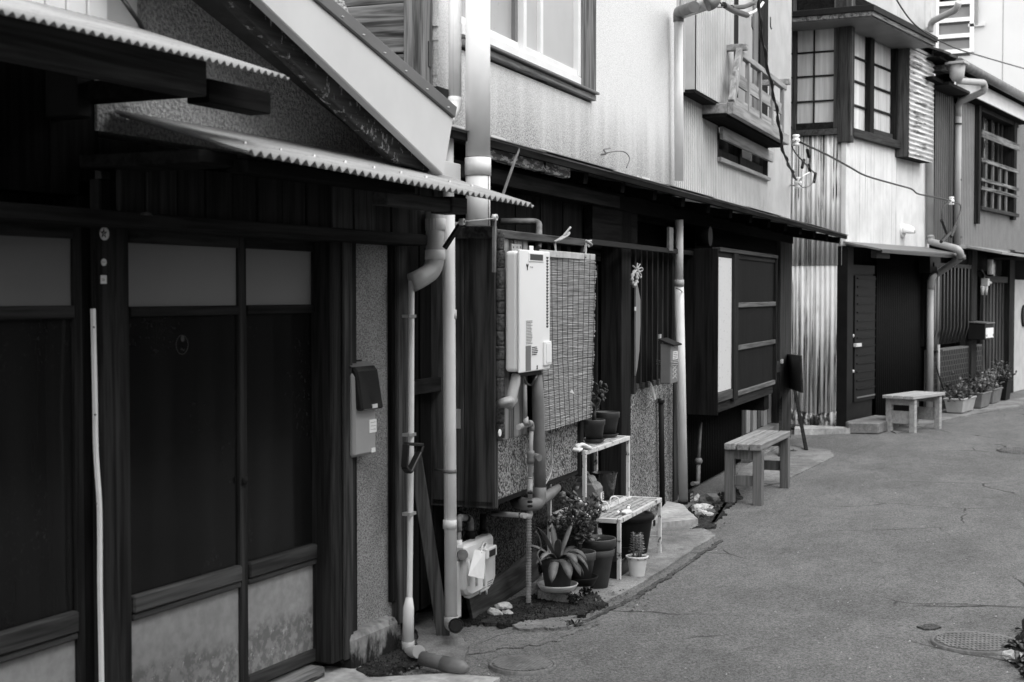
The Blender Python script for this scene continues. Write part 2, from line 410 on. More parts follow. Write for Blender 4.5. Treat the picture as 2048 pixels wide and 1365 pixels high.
M['iron_pale'] = plain('painted_gas_pipe', .26, .5, .4, .2, 14)
b = MatB('manhole_iron', .13, .6, .4).vary(.3, 10).vary(.3, 60); M['iron_cover'] = b.done()
b = MatB('coral_stone', .45, .9, .2).vary(.35, 25); b.height(b.noise(60, 4), 1, .01); M['coral'] = b.done()
b = MatB('grey_rock', .12, .9, .2).vary(.4, 18); b.height(b.noise(40, 4), 1, .012); M['rock'] = b.done()
M['bark'] = MatB('dark_bark', .06, .9, .1).grain(0, .02, .11, 40, .3, 1.).done()
M['paper'] = plain('white_paper', .7, .8, .2, .05, 20)
M['print'] = plain('grey_print', .22, .8, .2)
M['print_dark'] = plain('dark_print', .03, .8, .2)
M['white'] = plain('white_paint', .75, .5, .3, .05, 6)
M['tile'] = MatB('glazed_brick_tile', .022, .5, .15).vary(.4, 40).done()
M['far_white'] = plain('far_white_paint', .58, .6, .2, .05, 1)
M['grout'] = plain('tile_grout', .12, .9, .2, .2, 20)
b = MatB('cream_render', .42, .9, .15).vary(.1, 5); b.height(b.noise(130, 2), .6, .004); M['cream_wall'] = b.done()
b = MatB('roof_slate', .06, .7, .3).vary(.35, 9); M['roof'] = b.done()
def glass(name, v, rough, spec=.5, mott=0):
    b = MatB(name, v, rough, spec).vary(.2+mott, 2.2)
    return b
b = MatB('dark_glass', .006, .14, .2); cu = b.noise((7, 7, .5), 4, .6); b.val = b.ramp(cu, .3, .75, .006, .012)
b.layer(b.math('MULTIPLY', b.ramp(b.noise(60, 3, .7), .58, .66), b.ramp(b.noise(3, 3), .45, .65, 0, .5)), .03); M['dark_glass'] = b.done()
M['frost'] = MatB('frosted_glass', .17, .6, .25).vary(.05, 2).done()
b = MatB('panel_board', .27, .75, .2).vary(.14, (2, 2, 5)).vary(.12, 30)
low = b.math('ADD', b.axis(2), b.math('MULTIPLY', b.noise((4, 4, 4), 6, .62), .42)); b.layer(b.math('MULTIPLY', b.ramp(low, .52, .44), b.ramp(b.noise((26, 26, 22), 5, .7), .42, .56, .2, .75)), .10)
b.layer(b.math('MULTIPLY', b.ramp(low, .50, .44), b.ramp(b.noise((30, 30, 24), 4, .7), .60, .63)), .34)
M['panel'] = b.done()
M['window_sheen'] = MatB('bright_window_glass', .5, .08, .5).vary(.12, 2).done()
b = MatB('curtained_glass', .42, .12, .5); s = b.noise((14, 14, .8), 3, .6); b.val = b.ramp(s, .3, .66, .5, .74); M['curtain'] = b.done()
b = MatB('papered_glass', .34, .18, .45).vary(.12, 2); b.layer(b.ramp(b.noise((11, 11, 11), 4, .7), .6, .7), .2); M['pale_pane'] = MatB('net_screen_glass', .4, .3, .4).vary(.08, 2).done()
M['emblem'] = plain('faded_glass_print', .05, .6, .1)
M['papered'] = b.done()
M['dim_glass'] = glass('dim_glass', .035, .08, .5, .4).done()
M['grey_glass'] = glass('grey_glass', .12, .1, .5, .2).done()
b = MatB('limewash_board', .56, .8, .15); b.layer(b.ramp(b.voro(90, 'Color'), .88, .93), .3); M['lime_board'] = b.done()
M['dark_panel'] = MatB('dark_shutter_panel', .024, .7, .06).grain(2, .006, .014, 40, .04, .2).done()
b = MatB('blackboard_wood', .05, .55, .35); wv = b.noise((3, 3, 9), 2, .5, 2.5); b.val = b.ramp(b.math('SINE', b.math('MULTIPLY', wv, 60)), -.8, .9, .03, .085); M['board_wood'] = b.done()
# ================================================================== ground
W0 = Frame(0, 0, 0)
A = Frame(0, 3.0, 0)                 # near timber house
B = Frame(5.8, 3.0, 4.37)            # two-storey house beside it
C = Frame(15.47, 3.28, -7.8)         # corner house, street front
CS = Frame(15.47, 3.28, -90)         # corner house, side wall (s < 0 runs back from the corner)
D = Frame(18.12, 2.84, -6.4)         # grey house beyond
mb = MB(); N = 90
xs = [-60, -20, -6, 0] + [i*.18 for i in range(1, 140)] + [27, 32, 45, 90, 200]
ys = [-120, -50, -20, -8, -4, -2.4] + [-2.2+i*.18 for i in range(1, 34)] + [5, 8, 15, 40, 120]
vs = []
for y in ys:
    for x in xs:
        z = 0.0
        if 1 < x < 24 and -2.2 < y < 3.6:
            z = .005*noise.noise(Vector((x*.8, y*1.1, 0))) + .003*noise.noise(Vector((x*3, y*3, 5))) - .004
        vs.append((x, y, z))
nx = len(xs)
mb.add(vs, [(j*nx+i, j*nx+i+1, (j+1)*nx+i+1, (j+1)*nx+i) for j in range(len(ys)-1) for i in range(nx-1)], True)
o = new_obj('road', mb.mesh('road'), M['asphalt']); tag(o, kind='structure', label='worn grey asphalt of the narrow street')
def slab(name, pix, mat, z0=-.03, z1=.008, rough=.014, label=None, kind='structure', seed=1, cuts=10):
    P = [ground(u, v) for u, v in pix]; pts = []
    for i, p in enumerate(P):
        q = P[(i+1) % len(P)]; L = (q-p).length; k = max(1, min(cuts*6, int(L/.02)))
        for j in range(k):
            c = p.lerp(q, j/k); a = noise.noise_vector(Vector((c.x*6, c.y*6, seed*7.1)))*.7 + noise.noise_vector(Vector((c.x*27, c.y*27, seed*3.3)))*.6
            pts.append((c.x+a.x*rough, c.y+a.y*rough))
    bm = bmesh.new(); lo = [bm.verts.new((x, y, z0)) for x, y in pts]; hi = [bm.verts.new((x, y, z1)) for x, y in pts]
    bm.faces.new(hi); c = len(pts)
    for i in range(c): bm.faces.new((lo[i], lo[(i+1) % c], hi[(i+1) % c], hi[i]))
    bmesh.ops.recalc_face_normals(bm, faces=bm.faces)
    me = bpy.data.meshes.new(name); bm.to_mesh(me); bm.free()
    o = new_obj(name, me, mat); tag(o, label, kind=kind); return o
slab('pavement', [(1100, 1262), (1180, 1224), (1262, 1182), (1330, 1140), (1385, 1102), (1432, 1074), (1392, 1052), (1330, 1040), (1200, 1050), (1130, 1130), (1065, 1190), (1000, 1235)], M['concrete'], label='strip of bare concrete along the house foot', z1=.010)
slab('pavement', [(1455, 985), (1560, 968), (1668, 915), (1660, 902), (1560, 893), (1480, 940)], M['concrete'], label='concrete apron under the slatted door', seed=3, z1=.010)
slab('pavement', [(1300, 1062), (1395, 1052), (1365, 1022), (1335, 1015)], M['pale_cement'], label='pale cement wedge beside the drain foot', seed=4, z1=.045, rough=.015)
slab('pavement', [(560, 1420), (640, 1345), (668, 1322), (716, 1318), (736, 1362), (900, 1352), (1000, 1362), (940, 1400), (700, 1460)], M['pale_cement'], label='cracked cement apron below the near doors', seed=5, z1=.012)
slab('pavement', [(830, 1232), (870, 1230), (900, 1262), (940, 1300), (918, 1345), (860, 1318), (835, 1300)], M['concrete'], label='cement fillet round the near drainpipe foot', seed=6, z1=.016)
slab('pavement', [(1020, 1248), (1090, 1232), (1165, 1246), (1120, 1262), (1040, 1262)], M['concrete'], label='broken edge of old cement in the moss', seed=8, z1=.009, rough=.05)
slab('pavement', [(1790, 868), (1905, 838), (2060, 808), (2060, 795), (1860, 818), (1760, 850)], M['concrete'], label='concrete gutter strip along the far houses', seed=9, z1=.010)
slab('pavement', [(1590, 870), (1700, 868), (1700, 858), (1590, 850)], M['pale_cement'], label='stone footing at the corner house', seed=10, z1=.06)
slab('road_patch', [(1836, 1254), (1850, 1249), (1868, 1249), (1881, 1254), (1868, 1259), (1848, 1258)], M['tar'], seed=11, z1=.002, rough=.035, label='small dark oval patch in the asphalt')
slab('road_patch', [(836, 1300), (862, 1318), (1085, 1290), (1200, 1250), (1150, 1262), (1020, 1270), (930, 1250)], M['asphalt'], seed=12, z1=.004, rough=.05, label='darker damp asphalt by the drain')
slab('soil_patch', [(940, 1250), (985, 1222), (1060, 1195), (1190, 1192), (1200, 1215), (1150, 1236), (1080, 1244), (1010, 1258)], M['bare'], seed=21, z1=.0135, rough=.07, label='bare dark soil at the foot of the window box')
slab('soil_patch', [(722, 1345), (745, 1320), (800, 1290), (830, 1300), (852, 1322), (800, 1345), (745, 1360)], M['bare'], seed=22, z1=.0155, rough=.06, label='dark soil under the near foundation block')
slab('soil_patch', [(1385, 1062), (1400, 1040), (1470, 980), (1480, 1000), (1440, 1030), (1420, 1056)], M['bare'], seed=23, z1=.011, rough=.06, label='dark soil between the stones and the bench')
slab('road_patch', [(1075, 1275), (1190, 1233), (1272, 1190), (1340, 1148), (1395, 1110), (1442, 1080), (1447, 1082), (1399, 1113), (1343, 1152), (1275, 1195), (1192, 1238), (1080, 1280)], M['tar'], seed=31, z1=.0035, rough=.03, label='dark seam of damp asphalt along the concrete strip')
# moss and dirt, uneven low mounds nobody could count
def mossbed(pix, n, seed, size=(.005, .017), mat='moss', label='dark moss and soil at the foot of the wall'):
    r = random.Random(seed); m = MB(); P = [ground(u, v) for u, v in pix]
    tris = [(P[0], P[i], P[i+1]) for i in range(1, len(P)-1)]
    ar = [((b-a).cross(c-a)).length for a, b, c in tris]
    for _ in range(n):
        a, b, c = r.choices(tris, ar)[0]; s, t = r.random(), r.random()
        if s+t > 1: s, t = 1-s, 1-t
        p = a+(b-a)*s+(c-a)*t; q = r.uniform(*size); h = q*r.uniform(.25, .75)
        k = 5; ring = [Vector((p.x+q*math.cos(6.28*j/k+s)*r.uniform(.6, 1.2), p.y+q*math.sin(6.28*j/k+s)*r.uniform(.6, 1.2), .0)) for j in range(k)]
        m.add(ring+[Vector((p.x, p.y, h+.012))], [(j, (j+1) % k, k) for j in range(k)], True)
    o = new_obj('moss', m.mesh('moss'), M[mat]); tag(o, label, kind='stuff'); return o
mossbed([(985, 1240), (1060, 1195), (1140, 1190), (1195, 1190), (1200, 1218), (1150, 1236), (1060, 1246), (1000, 1258)], 1300, 1)
mossbed([(720, 1330), (800, 1285), (830, 1300), (850, 1325), (790, 1350), (735, 1362)], 1100, 2, label='dark moss under the near foundation block')
mossbed([(860, 1250), (905, 1262), (990, 1240), (950, 1220), (880, 1225)], 600, 3, label='dark soil round the drain outlet')
mossbed([(1290, 1062), (1400, 1046), (1480, 990), (1470, 975), (1390, 1010)], 420, 4, label='dirt between the stones by the drain foot')
mossbed([(2010, 1300), (2060, 1255), (2080, 1330), (2060, 1365)], 420, 5, (.008, .022), label='weeds and soil at the far edge of the street')
m = MB(); r = random.Random(14)
for _ in range(260):
    u, v = r.choice([(r.uniform(960, 1195), r.uniform(1195, 1262)), (r.uniform(730, 850), r.uniform(1310, 1352)), (r.uniform(1180, 1300), r.uniform(1180, 1225)), (r.uniform(1380, 1450), r.uniform(1005, 1060))])
    p = ground(u, v, .008); q = r.uniform(.003, .011)
    m.add([p+Vector((q, q*.3, 0)), p+Vector((-q*.6, q, 0)), p+Vector((-q*.5, -q, 0)), p+Vector((0, 0, q*.9))], [(0, 1, 3), (1, 2, 3), (2, 0, 3)])
tag(new_obj('crumbs', m.mesh('crumbs'), M['rock']), 'crumbs of stone and litter on the soil by the wall', kind='stuff')
# loose grit
m = MB(); r = random.Random(4)
for _ in range(200):
    u, v = r.uniform(900, 2048), r.uniform(960, 1360)
    p = ground(u, v); q = r.uniform(.002, .006)
    if p.y > 2.55: continue
    m.add([p+Vector((q, 0, 0)), p+Vector((-q*.6, q, 0)), p+Vector((-q*.5, -q, 0)), p+Vector((0, 0, q*1.1))], [(0, 1, 3), (1, 2, 3), (2, 0, 3)])
tag(new_obj('grit', m.mesh('grit'), M['coral']), 'loose pale grit scattered on the asphalt', kind='stuff')

def manhole(label, c, rx, seg=40, bars=True):
    P = ground(*c); R_ = rx
    t = Thing('manhole_cover', label, 'manhole cover', B, B.loc((P.x, P.y, .004)))
    s0, n0, z0 = t.base; z0 = 0
    t.part('rim', MB().lathe([(R_*1.0, -.02), (R_*1.0, .006), (R_*.93, .006), (R_*.91, .004), (R_*.91, -.02)], (s0, n0, .004), seg), M['iron_cover'])
    t.part('lid', MB().lathe([(0.0001, .006), (R_*.895, .006), (R_*.895, -.02)], (s0, n0, .004), seg), M['iron_cover'])
    m = MB(); k = 9
    for i in range(-k, k+1):
        y = i*R_*.88/k; h = math.sqrt(max(0, (R_*.86)**2-y*y))
        if h > .03:
            m.beam((s0-h, n0+y, .009), (s0+h, n0+y, .009), .012, .008)
            if bars and i % 2 == 0: m.beam((s0+y, n0-h, .0095), (s0+y, n0+h, .0095), .014, .009)
    o = t.part('raised_grid', m, M['iron_cover'], kind='stuff')
    o.rotation_euler = (0, 0, .5 if bars else 0)
    return t
g0 = ground(1045, 1332); g1 = ground(1112, 1330); manhole('round ribbed manhole cover by the bent grey drain', (1045, 1332), (g1-g0).length, bars=False)
g0 = ground(1953, 1288); g1 = ground(2042, 1288); manhole('round manhole cover with a lattice pattern near the weeds', (1953, 1288), (g1-g0).length)
g0 = ground(2045, 902); g1 = ground(1996, 902); manhole('distant manhole cover partly sunk in the asphalt', (2045, 902), (g1-g0).length)
def rock(name, label, u, v, size, mat, seed, flat=.6, group=None):
    p = ground(u, v); bm = bmesh.new(); bmesh.ops.create_icosphere(bm, subdivisions=2, radius=1)
    r = random.Random(seed); off = Vector((r.random()*9, r.random()*9, r.random()*9))
    for q in bm.verts:
        q.co = q.co*(1+.55*noise.noise(q.co*1.3+off)); q.co = Vector((q.co.x*size*1.2, q.co.y*size*.9, max(-.1, q.co.z*flat+.35)*size))
    me = bpy.data.meshes.new(name); bm.to_mesh(me); bm.free()
    o = new_obj(name, me, M[mat]); o.location = p; o.rotation_euler = (0, 0, r.random()*6); tag(o, label, 'stone', group); return o
GR = 'broken coral and stones by the drain'
rock('stone', 'brown block-shaped rock behind the pale coral pieces', 1420, 1008, .075, 'rock', 1, .75, GR)
rock('stone', 'flat pale coral slab resting among the stones', 1406, 1020, .062, 'coral', 2, .4, GR)
rock('stone', 'pale branching coral lump against the drain foot', 1393, 1024, .05, 'coral', 3, .7, GR)
rock('stone', 'pale coral piece lowest in the heap by the drain', 1402, 1032, .045, 'coral', 4, .7, GR)
rock('stone', 'small grey pebble beside the coral heap', 1421, 1027, .035, 'rock', 5, .7, GR)
rock('stone', 'pale round pebble at the front of the coral heap', 1418, 1034, .03, 'coral', 6, .7, GR)
rock('stone', 'upright coral chip against the vent block', 1396, 1005, .04, 'coral', 7, 1.1, GR)
GR = 'limestone lumps on the moss'
rock('stone', 'pale limestone lump below the leaning board', 990, 1233, .036, 'coral', 8, .7, GR)
rock('stone', 'top pale limestone lump of the small heap on the moss', 1005, 1222, .036, 'coral', 9, .7, GR)
rock('stone', 'pale limestone chip nearest the grey conduit', 1015, 1232, .027, 'coral', 10, .7, GR)
rock('stone', 'jagged lump of broken kerb by the lattice manhole', 2030, 1322, .05, 'coral', 12, .45)
# ================================================================== near timber house
hA = Thing('timber_house', 'dark timber house with sliding glass doors under two corrugated awnings', 'house', A, (3.2, 0, 0))
P_, S_, Z_ = A.P, A.S, A.Z
zk = Z_(379, 470, 0)                                     # underside of the lintel
sA1 = S_(800, 0)                                         # end of the front wall
# plaster wall over the doors
sR, zR = P_(905, 230, -.05)[0], P_(905, 230, -.05)[2]
w_top = [P_(391, -200, 0), P_(906, 236, 0)]
hA.part('wall', MB().poly([(3.42, 2.0), (sA1+.02, 2.0), (sA1+.02, 2.05), (4.9, 2.6), (3.2, 4.4), (3.0, 4.4), (3.0, 2.34), (3.42, 2.34)], -.14, -.01), M['plaster'], label='rough plaster wall between the awnings')
hA.part('back_wall', MB().box(1.2, sA1, -.40, -.20, 0, 2.02), M['black_wood_z'])
hA.part('side_wall', MB().box(sA1-.12, sA1-.02, -5, -.15, 0, 2.35), M['black_wood_z'])
# white siding at the top of the picture, panel by panel
s_l = [2.55+i*.115 for i in range(9)]
for i in range(7):
    a = P_(-90+i*42, 0, .0)[0]; e = P_(-90+(i+1)*42, 0, .0)[0]
    hA.part('siding_panel', MB().box(a+.004, e-.004, 0, .025, 2.33, 3.2), M['white'], bev=.003)
hA.part('flashing', MB().box(S_(219, .02), S_(284, .02), 0, .012, 2.33, 2.55), M['fascia'])
mbx = MB().tube(smooth_path([P_(225, -30, .05), P_(262, 22, .1), P_(280, 48, .1), P_(288, 66, .06)]), .007, 8)
hA.part('cable', mbx, M['black'])
# dark boarding beside and above the left bay
for i in range(9):
    a = 1.55+i*.21
    hA.part('board', MB().box(a+.003, a+.207, -.12, -.02-.004*(i % 2), zk+.1, 2.33), M['black_wood_z'])
# roof edge: slate, capping, white fascia, peeling barge board
q = lambda u, v, n=.30: (P_(u, v, n)[0], P_(u, v, n)[2])
f = [q(311, -200), q(887, 351), q(906, 236), q(391, -200)]
hA.part('fascia', MB().poly(f, .26, .30), M['fascia'], bev=.004)
hA.part('capping', MB().poly([q(391, -202, .305), q(908, 237, .305), q(912, 214, .305), q(432, -202, .305)], .20, .312), M['cap'], bev=.004)
m = MB()
for i in range(12):
    t = .04+i*.085; u = 411+(909-411)*t; v = -200+(226+200)*t
    c = P_(u, v, .313); m.lathe([(.0001, .004), (.006, .002), (.006, 0)], (c[0], c[1], c[2]), 8)
hA.part('rivets', m, M['bolt'], kind='stuff')
brg = [q(257, -200, .24), q(461, 0, .24), q(700, 234, .24), q(798, 325, .24), q(884, 352, .24), q(311, -201, .24)]
hA.part('barge_board', MB().poly(brg, .19, .235), M['barge'], bev=.004)
rs = [(q(330, -200)[0], q(330, -200)[1]), (q(893, 300)[0], q(893, 300)[1]), (q(906, 228)[0], q(906, 228)[1]), (q(391, -200)[0], q(391, -200)[1])]
hA.part('roof', MB().poly(rs, -4, .19), M['roof'])
# curled end of the fascia
c0, c1 = P_(887, 351, .30), P_(906, 236, .30)
hA.part('fascia_end', MB().quad(c0, (c0[0]+.02, -.4, c0[2]), (c1[0]+.02, -.4, c1[2]), c1, .01), M['fascia'])
# upper awning
up = hA.part('upper_awning', MB().corr((2.0, .62, 2.125), (S_(582, .62), .62, 2.135), (2.0, .03, 2.32), (S_(582, .62)-.005, .05, 2.325), .0325, .0058, .003, jag=.0), M['awning'], label='upper corrugated awning')
hA.part('purlin', MB().box(2.0, S_(418, .52), .45, .52, Z_(417, 162, .52)-.045, Z_(417, 162, .52)+.055), M['brown_wood_x'], parent=up, bev=.004)
hA.part('purlin_end', MB().box(S_(420, .42), S_(545, .42), .34, .42, 2.06, 2.13), M['black_wood_x'], parent=up, bev=.004)
hA.part('bracket', MB().box(3.25, 3.33, 0, .47, Z_(418, 195, .47), 2.12), M['black_wood_x'], parent=up, bev=.004)
# lower awning
zb, zf0, zf1 = 2.055, 1.905, 1.862
sL, sRr = P_(497, 302, .6)[0], P_(1068, 411, .6)[0]
s0b = P_(228, 219, 0)[0]
lo = hA.part('lower_awning', MB().corr((sL, .6, zf0), (sRr, .6, zf1), (s0b, .0, zb+.01), (sA1+.01, .0, zb), .0475, .0085, .004, rows=2), M['awning'], label='lower corrugated awning')
m = MB()
for i in range(9):
    t = .1+i*.1; p = Vector((sL, .6, zf0)).lerp(Vector((sRr, .6, zf1)), t); qv = Vector((s0b, 0, zb)).lerp(Vector((sA1, 0, zb)), t)
    c = p.lerp(qv, .3); m.lathe([(.0001, .005), (.006, .002), (.007, -.01)], (c.x, c.y, c.z+.012), 8)
hA.part('awning_nail', m, M['steel'], parent=lo, kind='stuff')
hA.part('awning_beam', MB().box(P_(776, 400, .38)[0], P_(905, 400, .38)[0], .31, .38, Z_(905, 424, .38), Z_(905, 399, .38)), M['brown_wood_x'], parent=lo, bev=.004)
hA.part('beam_end', MB().box(P_(905, 400, .39)[0], P_(934, 400, .39)[0], .29, .392, Z_(920, 428, .39), Z_(920, 395, .39)), M['brown_wood_x'], parent=lo, bev=.004)
hA.part('awning_beam', MB().box(s0b, P_(776, 400, .38)[0]-.01, .42, .50, 1.86, 1.90), M['black_wood_x'], parent=lo, bev=.004)
hA.part('beam_end', MB().box(P_(400, 310, .45)[0], P_(476, 310, .45)[0], .0, .45, Z_(470, 335, .45), Z_(470, 308, .45)), M['black_wood_x'], parent=lo, bev=.004)
# boards over the lintel
us = [240, 292, 355, 412, 466, 516, 565, 613, 661, 703, 745, 783, 818, 851]
for i in range(len(us)-1):
    a, e = S_(us[i], .1, 400), S_(us[i+1], .1, 400); tlt = .012 if i in (8, 9) else 0
    hA.part('board', MB().box(a+.004, e-.004, .08, .098+tlt+.004*(i % 2), zk+.03, 1.905), M['brown_wood_z' if i in (8, 9) else 'dark_wood_z'], bev=.002)
# lintel, posts, door tracks
lint = hA.part('lintel', MB().box(1.4, P_(855, 480, .13)[0], -.1, .13, Z_(855, 492, .13), Z_(855, 470, .13)), M['dark_wood_x'], bev=.005)
hA.part('knot', MB().lathe([(.0001, .012), (.016, .009), (.022, 0)], (P_(289, 432, .13)[0], .135, P_(289, 432, .13)[2]), 12), M['brown_wood_x'], parent=lint)
post = hA.part('post', MB().box(S_(205, .02, 900), S_(262, .02, 900), -.12, .02, 0.0, Z_(240, 440, 0)+.12), M['dark_wood_z'], bev=.006)
hA.part('jamb', MB().box(S_(172, 0, 900), S_(203, 0, 900), -.12, -.02, 0.0, Z_(190, 440, 0)+.12), M['black_wood_z'], bev=.004)
hA.part('post', MB().box(S_(655, .0, 1000), S_(707, .0, 1000), -.14, .02, 0.05, Z_(680, 480, 0)), M['dark_wood_z'], bev=.006)
hA.part('post_strip', MB().box(S_(688, .03, 1000), S_(705, .03, 1000), .02, .035, 0.05, Z_(680, 480, 0)), M['brown_wood_z'], bev=.004)
# stickers and name plate on the post
def disc(t, name, fr, u, v, n, r, mat, parent=None, seg=24, th=.003):
    c = fr.P(u, v, n); m = MB(); k = seg
    vs = [V((c[0]+r*math.cos(6.2832*i/k), n, c[2]+r*math.sin(6.2832*i/k))) for i in range(k)]+[V((c[0]+r*math.cos(6.2832*i/k), n+th, c[2]+r*math.sin(6.2832*i/k))) for i in range(k)]
    m.add(vs, [list(range(k, 2*k))]+[[i, (i+1) % k, (i+1) % k+k, i+k] for i in range(k)])
    return t.part(name, m, mat, parent=parent)
def words_on(parent, body, fr, base, u, v, n, size, mat, name='lettering', align='CENTER'):
    c = bpy.data.curves.new(name, 'FONT'); c.body = body; c.size = size; c.align_x = align; c.align_y = 'CENTER'; c.resolution_u = 2
    tmp = bpy.data.objects.new(name, c); COL.objects.link(tmp); bpy.context.view_layer.update()
    me = bpy.data.meshes.new_from_object(tmp.evaluated_get(bpy.context.evaluated_depsgraph_get()))
    bpy.data.objects.remove(tmp); me.materials.clear()
    o = new_obj(name, me, mat)
    p = fr.P(u, v, n); o.parent = parent; o.location = V((p[0]-base[0], p[1]-base[1], p[2]-base[2])); o.rotation_euler = (math.pi/2, 0, 0)
    return o
st = disc(hA, 'sticker', A, 208, 468, .0215, .020, M['paper'], post)
pts = []
c = A.P(208, 467, .026)
for i in range(10):
    rr = .016 if i % 2 == 0 else .0065; a = math.pi/2+i*math.pi/5; pts.append((c[0]+rr*math.cos(a), c[2]+rr*math.sin(a)))
hA.part('star', MB().poly(pts, .0246, .0256), M['print_dark'], parent=post)
words_on(post, 'G', A, hA.base, 208, 468, .0262, .014, M['paper'])
disc(hA, 'sticker', A, 207, 525, .0215, .011, M['paper'], post)
hA.part('sticker', MB().box(S_(201.5, .0215, 560), S_(212.5, .0215, 560), .0205, .0235, Z_(206, 568, .02), Z_(206, 551, .02)), M['paper'], parent=post)
words_on(post, '====', A, hA.base, 207, 525, .0250, .008, M['print_dark'])
words_on(post, 'S4', A, hA.base, 206.5, 560, .0245, .012, M['print_dark'])
pl = hA.part('name_plate', MB().box(S_(200, .0, 370), S_(218, .0, 370), -.02, .006, Z_(209, 397, 0), Z_(209, 341, 0)), M['brown_wood_z'], parent=post)
words_on(post, '十', A, hA.base, 209.5, 350, .008, .024, M['print_dark']); words_on(post, '二', A, hA.base, 209.5, 372, .008, .02, M['print_dark'])
hA.part('meter_box', MB().box(S_(152, .1, 180), S_(184, .1, 180), -.02, .1, Z_(165, 235, .1), Z_(165, 130, .1)), M['char'], bev=.006)
# white cable cover running down the left jamb
cp = smooth_path([P_(186, 618, .02), P_(190, 800, .03), P_(192, 905, .03), P_(199, 1020, .035), P_(200, 1180, .035), P_(202, 1290, .03), P_(204, 1420, .03)])
tC = Thing('cable_cover', 'long thin white cable cover down the dark post between the doors', 'cable cover', A, P_(204, 1420, .03))
m = MB()
for i in range(len(cp)-1): m.beam(cp[i], cp[i+1], .0125, .010, (0, 1, 0))
tC.part('channel', m, M['white'])
for u, v in ((187, 655), (189.5, 830), (191.5, 1007)): disc(tC, 'screw', A, u, v, .042, .003, M['black'], seg=8)
tC.part('wire', MB().tube([P_(188, 500, .004), P_(188, 618, .012)], .0025, 6), M['char'])
# sliding doors
def sliding_door(u0, u1, n, v_of, knob=None, sw=13):
    """v_of: (u_ref, pane top, pane bottom, glass top, rail top, rail bottom, panel bottom) on the door plane"""
    ur, vt, vb, vg, vr, vq, vp = v_of
    s0, s1 = S_(u0, n, 900), S_(u1, n, 900); z = lambda v: Z_(ur, v, n)
    zt, zb_, zg, zr, zq = z(vt), z(vb), z(vg), z(vr), z(vq); z0 = .055
    a, e = s0+.035*sw/13, s1-.035*sw/13
    m = MB().box(a, e, n-.03, n, zt, zt+.06)
    d = hA.part('sliding_door', m, M['dark_wood_x'], bev=.003)
    hA.part('stile', MB().box(s0, a-.001, n-.032, n+.001, z0, zt+.062), M['dark_wood_z'], parent=d, bev=.004)
    hA.part('stile', MB().box(e+.001, s1, n-.032, n+.001, z0, zt+.062), M['dark_wood_z'], parent=d, bev=.004)
    hA.part('rail', MB().box(a, e, n-.03, n+.004, zg, zb_), M['dark_wood_x'], parent=d, bev=.004)
    hA.part('rail', MB().box(a, e, n-.03, n+.010, zq+.022, zr), M['brown_wood_x'], parent=d, bev=.006)
    hA.part('moulding', MB().box(a, e, n-.03, n+.004, zq, zq+.020), M['brown_wood_x'], parent=d, bev=.004)
    hA.part('frosted_pane', MB().box(a, e, n-.018, n-.013, zb_, zt), M['frost'], parent=d)
    hA.part('glass_pane', MB().box(a, e, n-.018, n-.013, zr, zg), M['dark_glass'], parent=d)
    hA.part('panel', MB().box(a, e, n-.020, n-.012, z0+.05, zq), M['panel'], parent=d)
    hA.part('bottom_rail', MB().box(a, e, n-.03, n, z0, z0+.05), M['brown_wood_x'], parent=d, bev=.004)
    return d
ref = (379, 491.6, 612.3, 632, 1160, 1207, 1420)
d1 = sliding_door(247, 492, -.02, ref)
d2 = sliding_door(484, 665, -.058, ref)
d0 = sliding_door(-250, 168, -.02, (65, 474, 612, 640, 1247, 1307, 1420))
hA.part('pull', MB().lathe([(.0001, .006), (.006, .006), (.010, .002), (.014, .004), (.016, 0)], (0, 0, 0), 16), M['char'], parent=d1)
pk = bpy.data.objects['pull']; c = P_(491, 962, -.012); pk.location = V((c[0]-3.2, c[1], c[2])) + V((3.2, 0, 0)) - V((0, 0, 0)); pk.rotation_euler = (math.pi/2, 0, 0)
pk.data.transform(Matrix.Translation(V(hA.base))); pk.location = V((c[0]-hA.base[0], c[1]-hA.base[1], c[2]-hA.base[2]))
# round emblem printed on the glass
c = P_(364, 690, -.032); m = MB()
for i in range(26):
    a = 6.2832*i/26
    m.beam((c[0]+.030*math.cos(a), c[1], c[2]+.030*math.sin(a)), (c[0]+.033*math.cos(a), c[1], c[2]+.033*math.sin(a)), .005, .002, (0, 1, 0))
hA.part('emblem', m, M['emblem'], parent=d1, kind='stuff')
disc(hA, 'emblem', A, 365, 678, -.0325, .010, M['emblem'], d1, th=.001)
words_on(d1, 'Pan', A, hA.base, 366, 700, -.0315, .017, M['emblem'])
# threshold
hA.part('threshold', MB().box(1.4, S_(655, .02, 1320), -.14, .01, 0.0, .052), M['grey_wood_x'], bev=.006)
# stucco strip, foundation block, corner post
hA.part('wall_strip', MB().box(S_(704, 0, 1000), S_(803, 0, 1000), -.12, -.005, .04, Z_(760, 485, 0)), M['sandwall'], label='narrow speckled stucco strip behind the letter box')
za, ze = Z_(705, 1275, .06), Z_(790, 1236, .06)
m = MB().polyn([(-.1, -.02), (.055, -.02), (.050, za-.02), (.035, za), (-.1, za+.015)], S_(706, .05, 1300), S_(798, .05, 1280))
hA.part('foundation', m, M['foundation'], bev=.012)
hA.part('corner_post', MB().box(S_(797, .03, 900), S_(822, .03, 900), -.1, .03, .1, 1.86), M['brown_wood_z'], bev=.006)
hA.part('corner_batten', MB().box(S_(786, .02, 900), S_(796, .02, 900), -.08, .015, .2, 1.86), M['black_wood_z'], bev=.004)
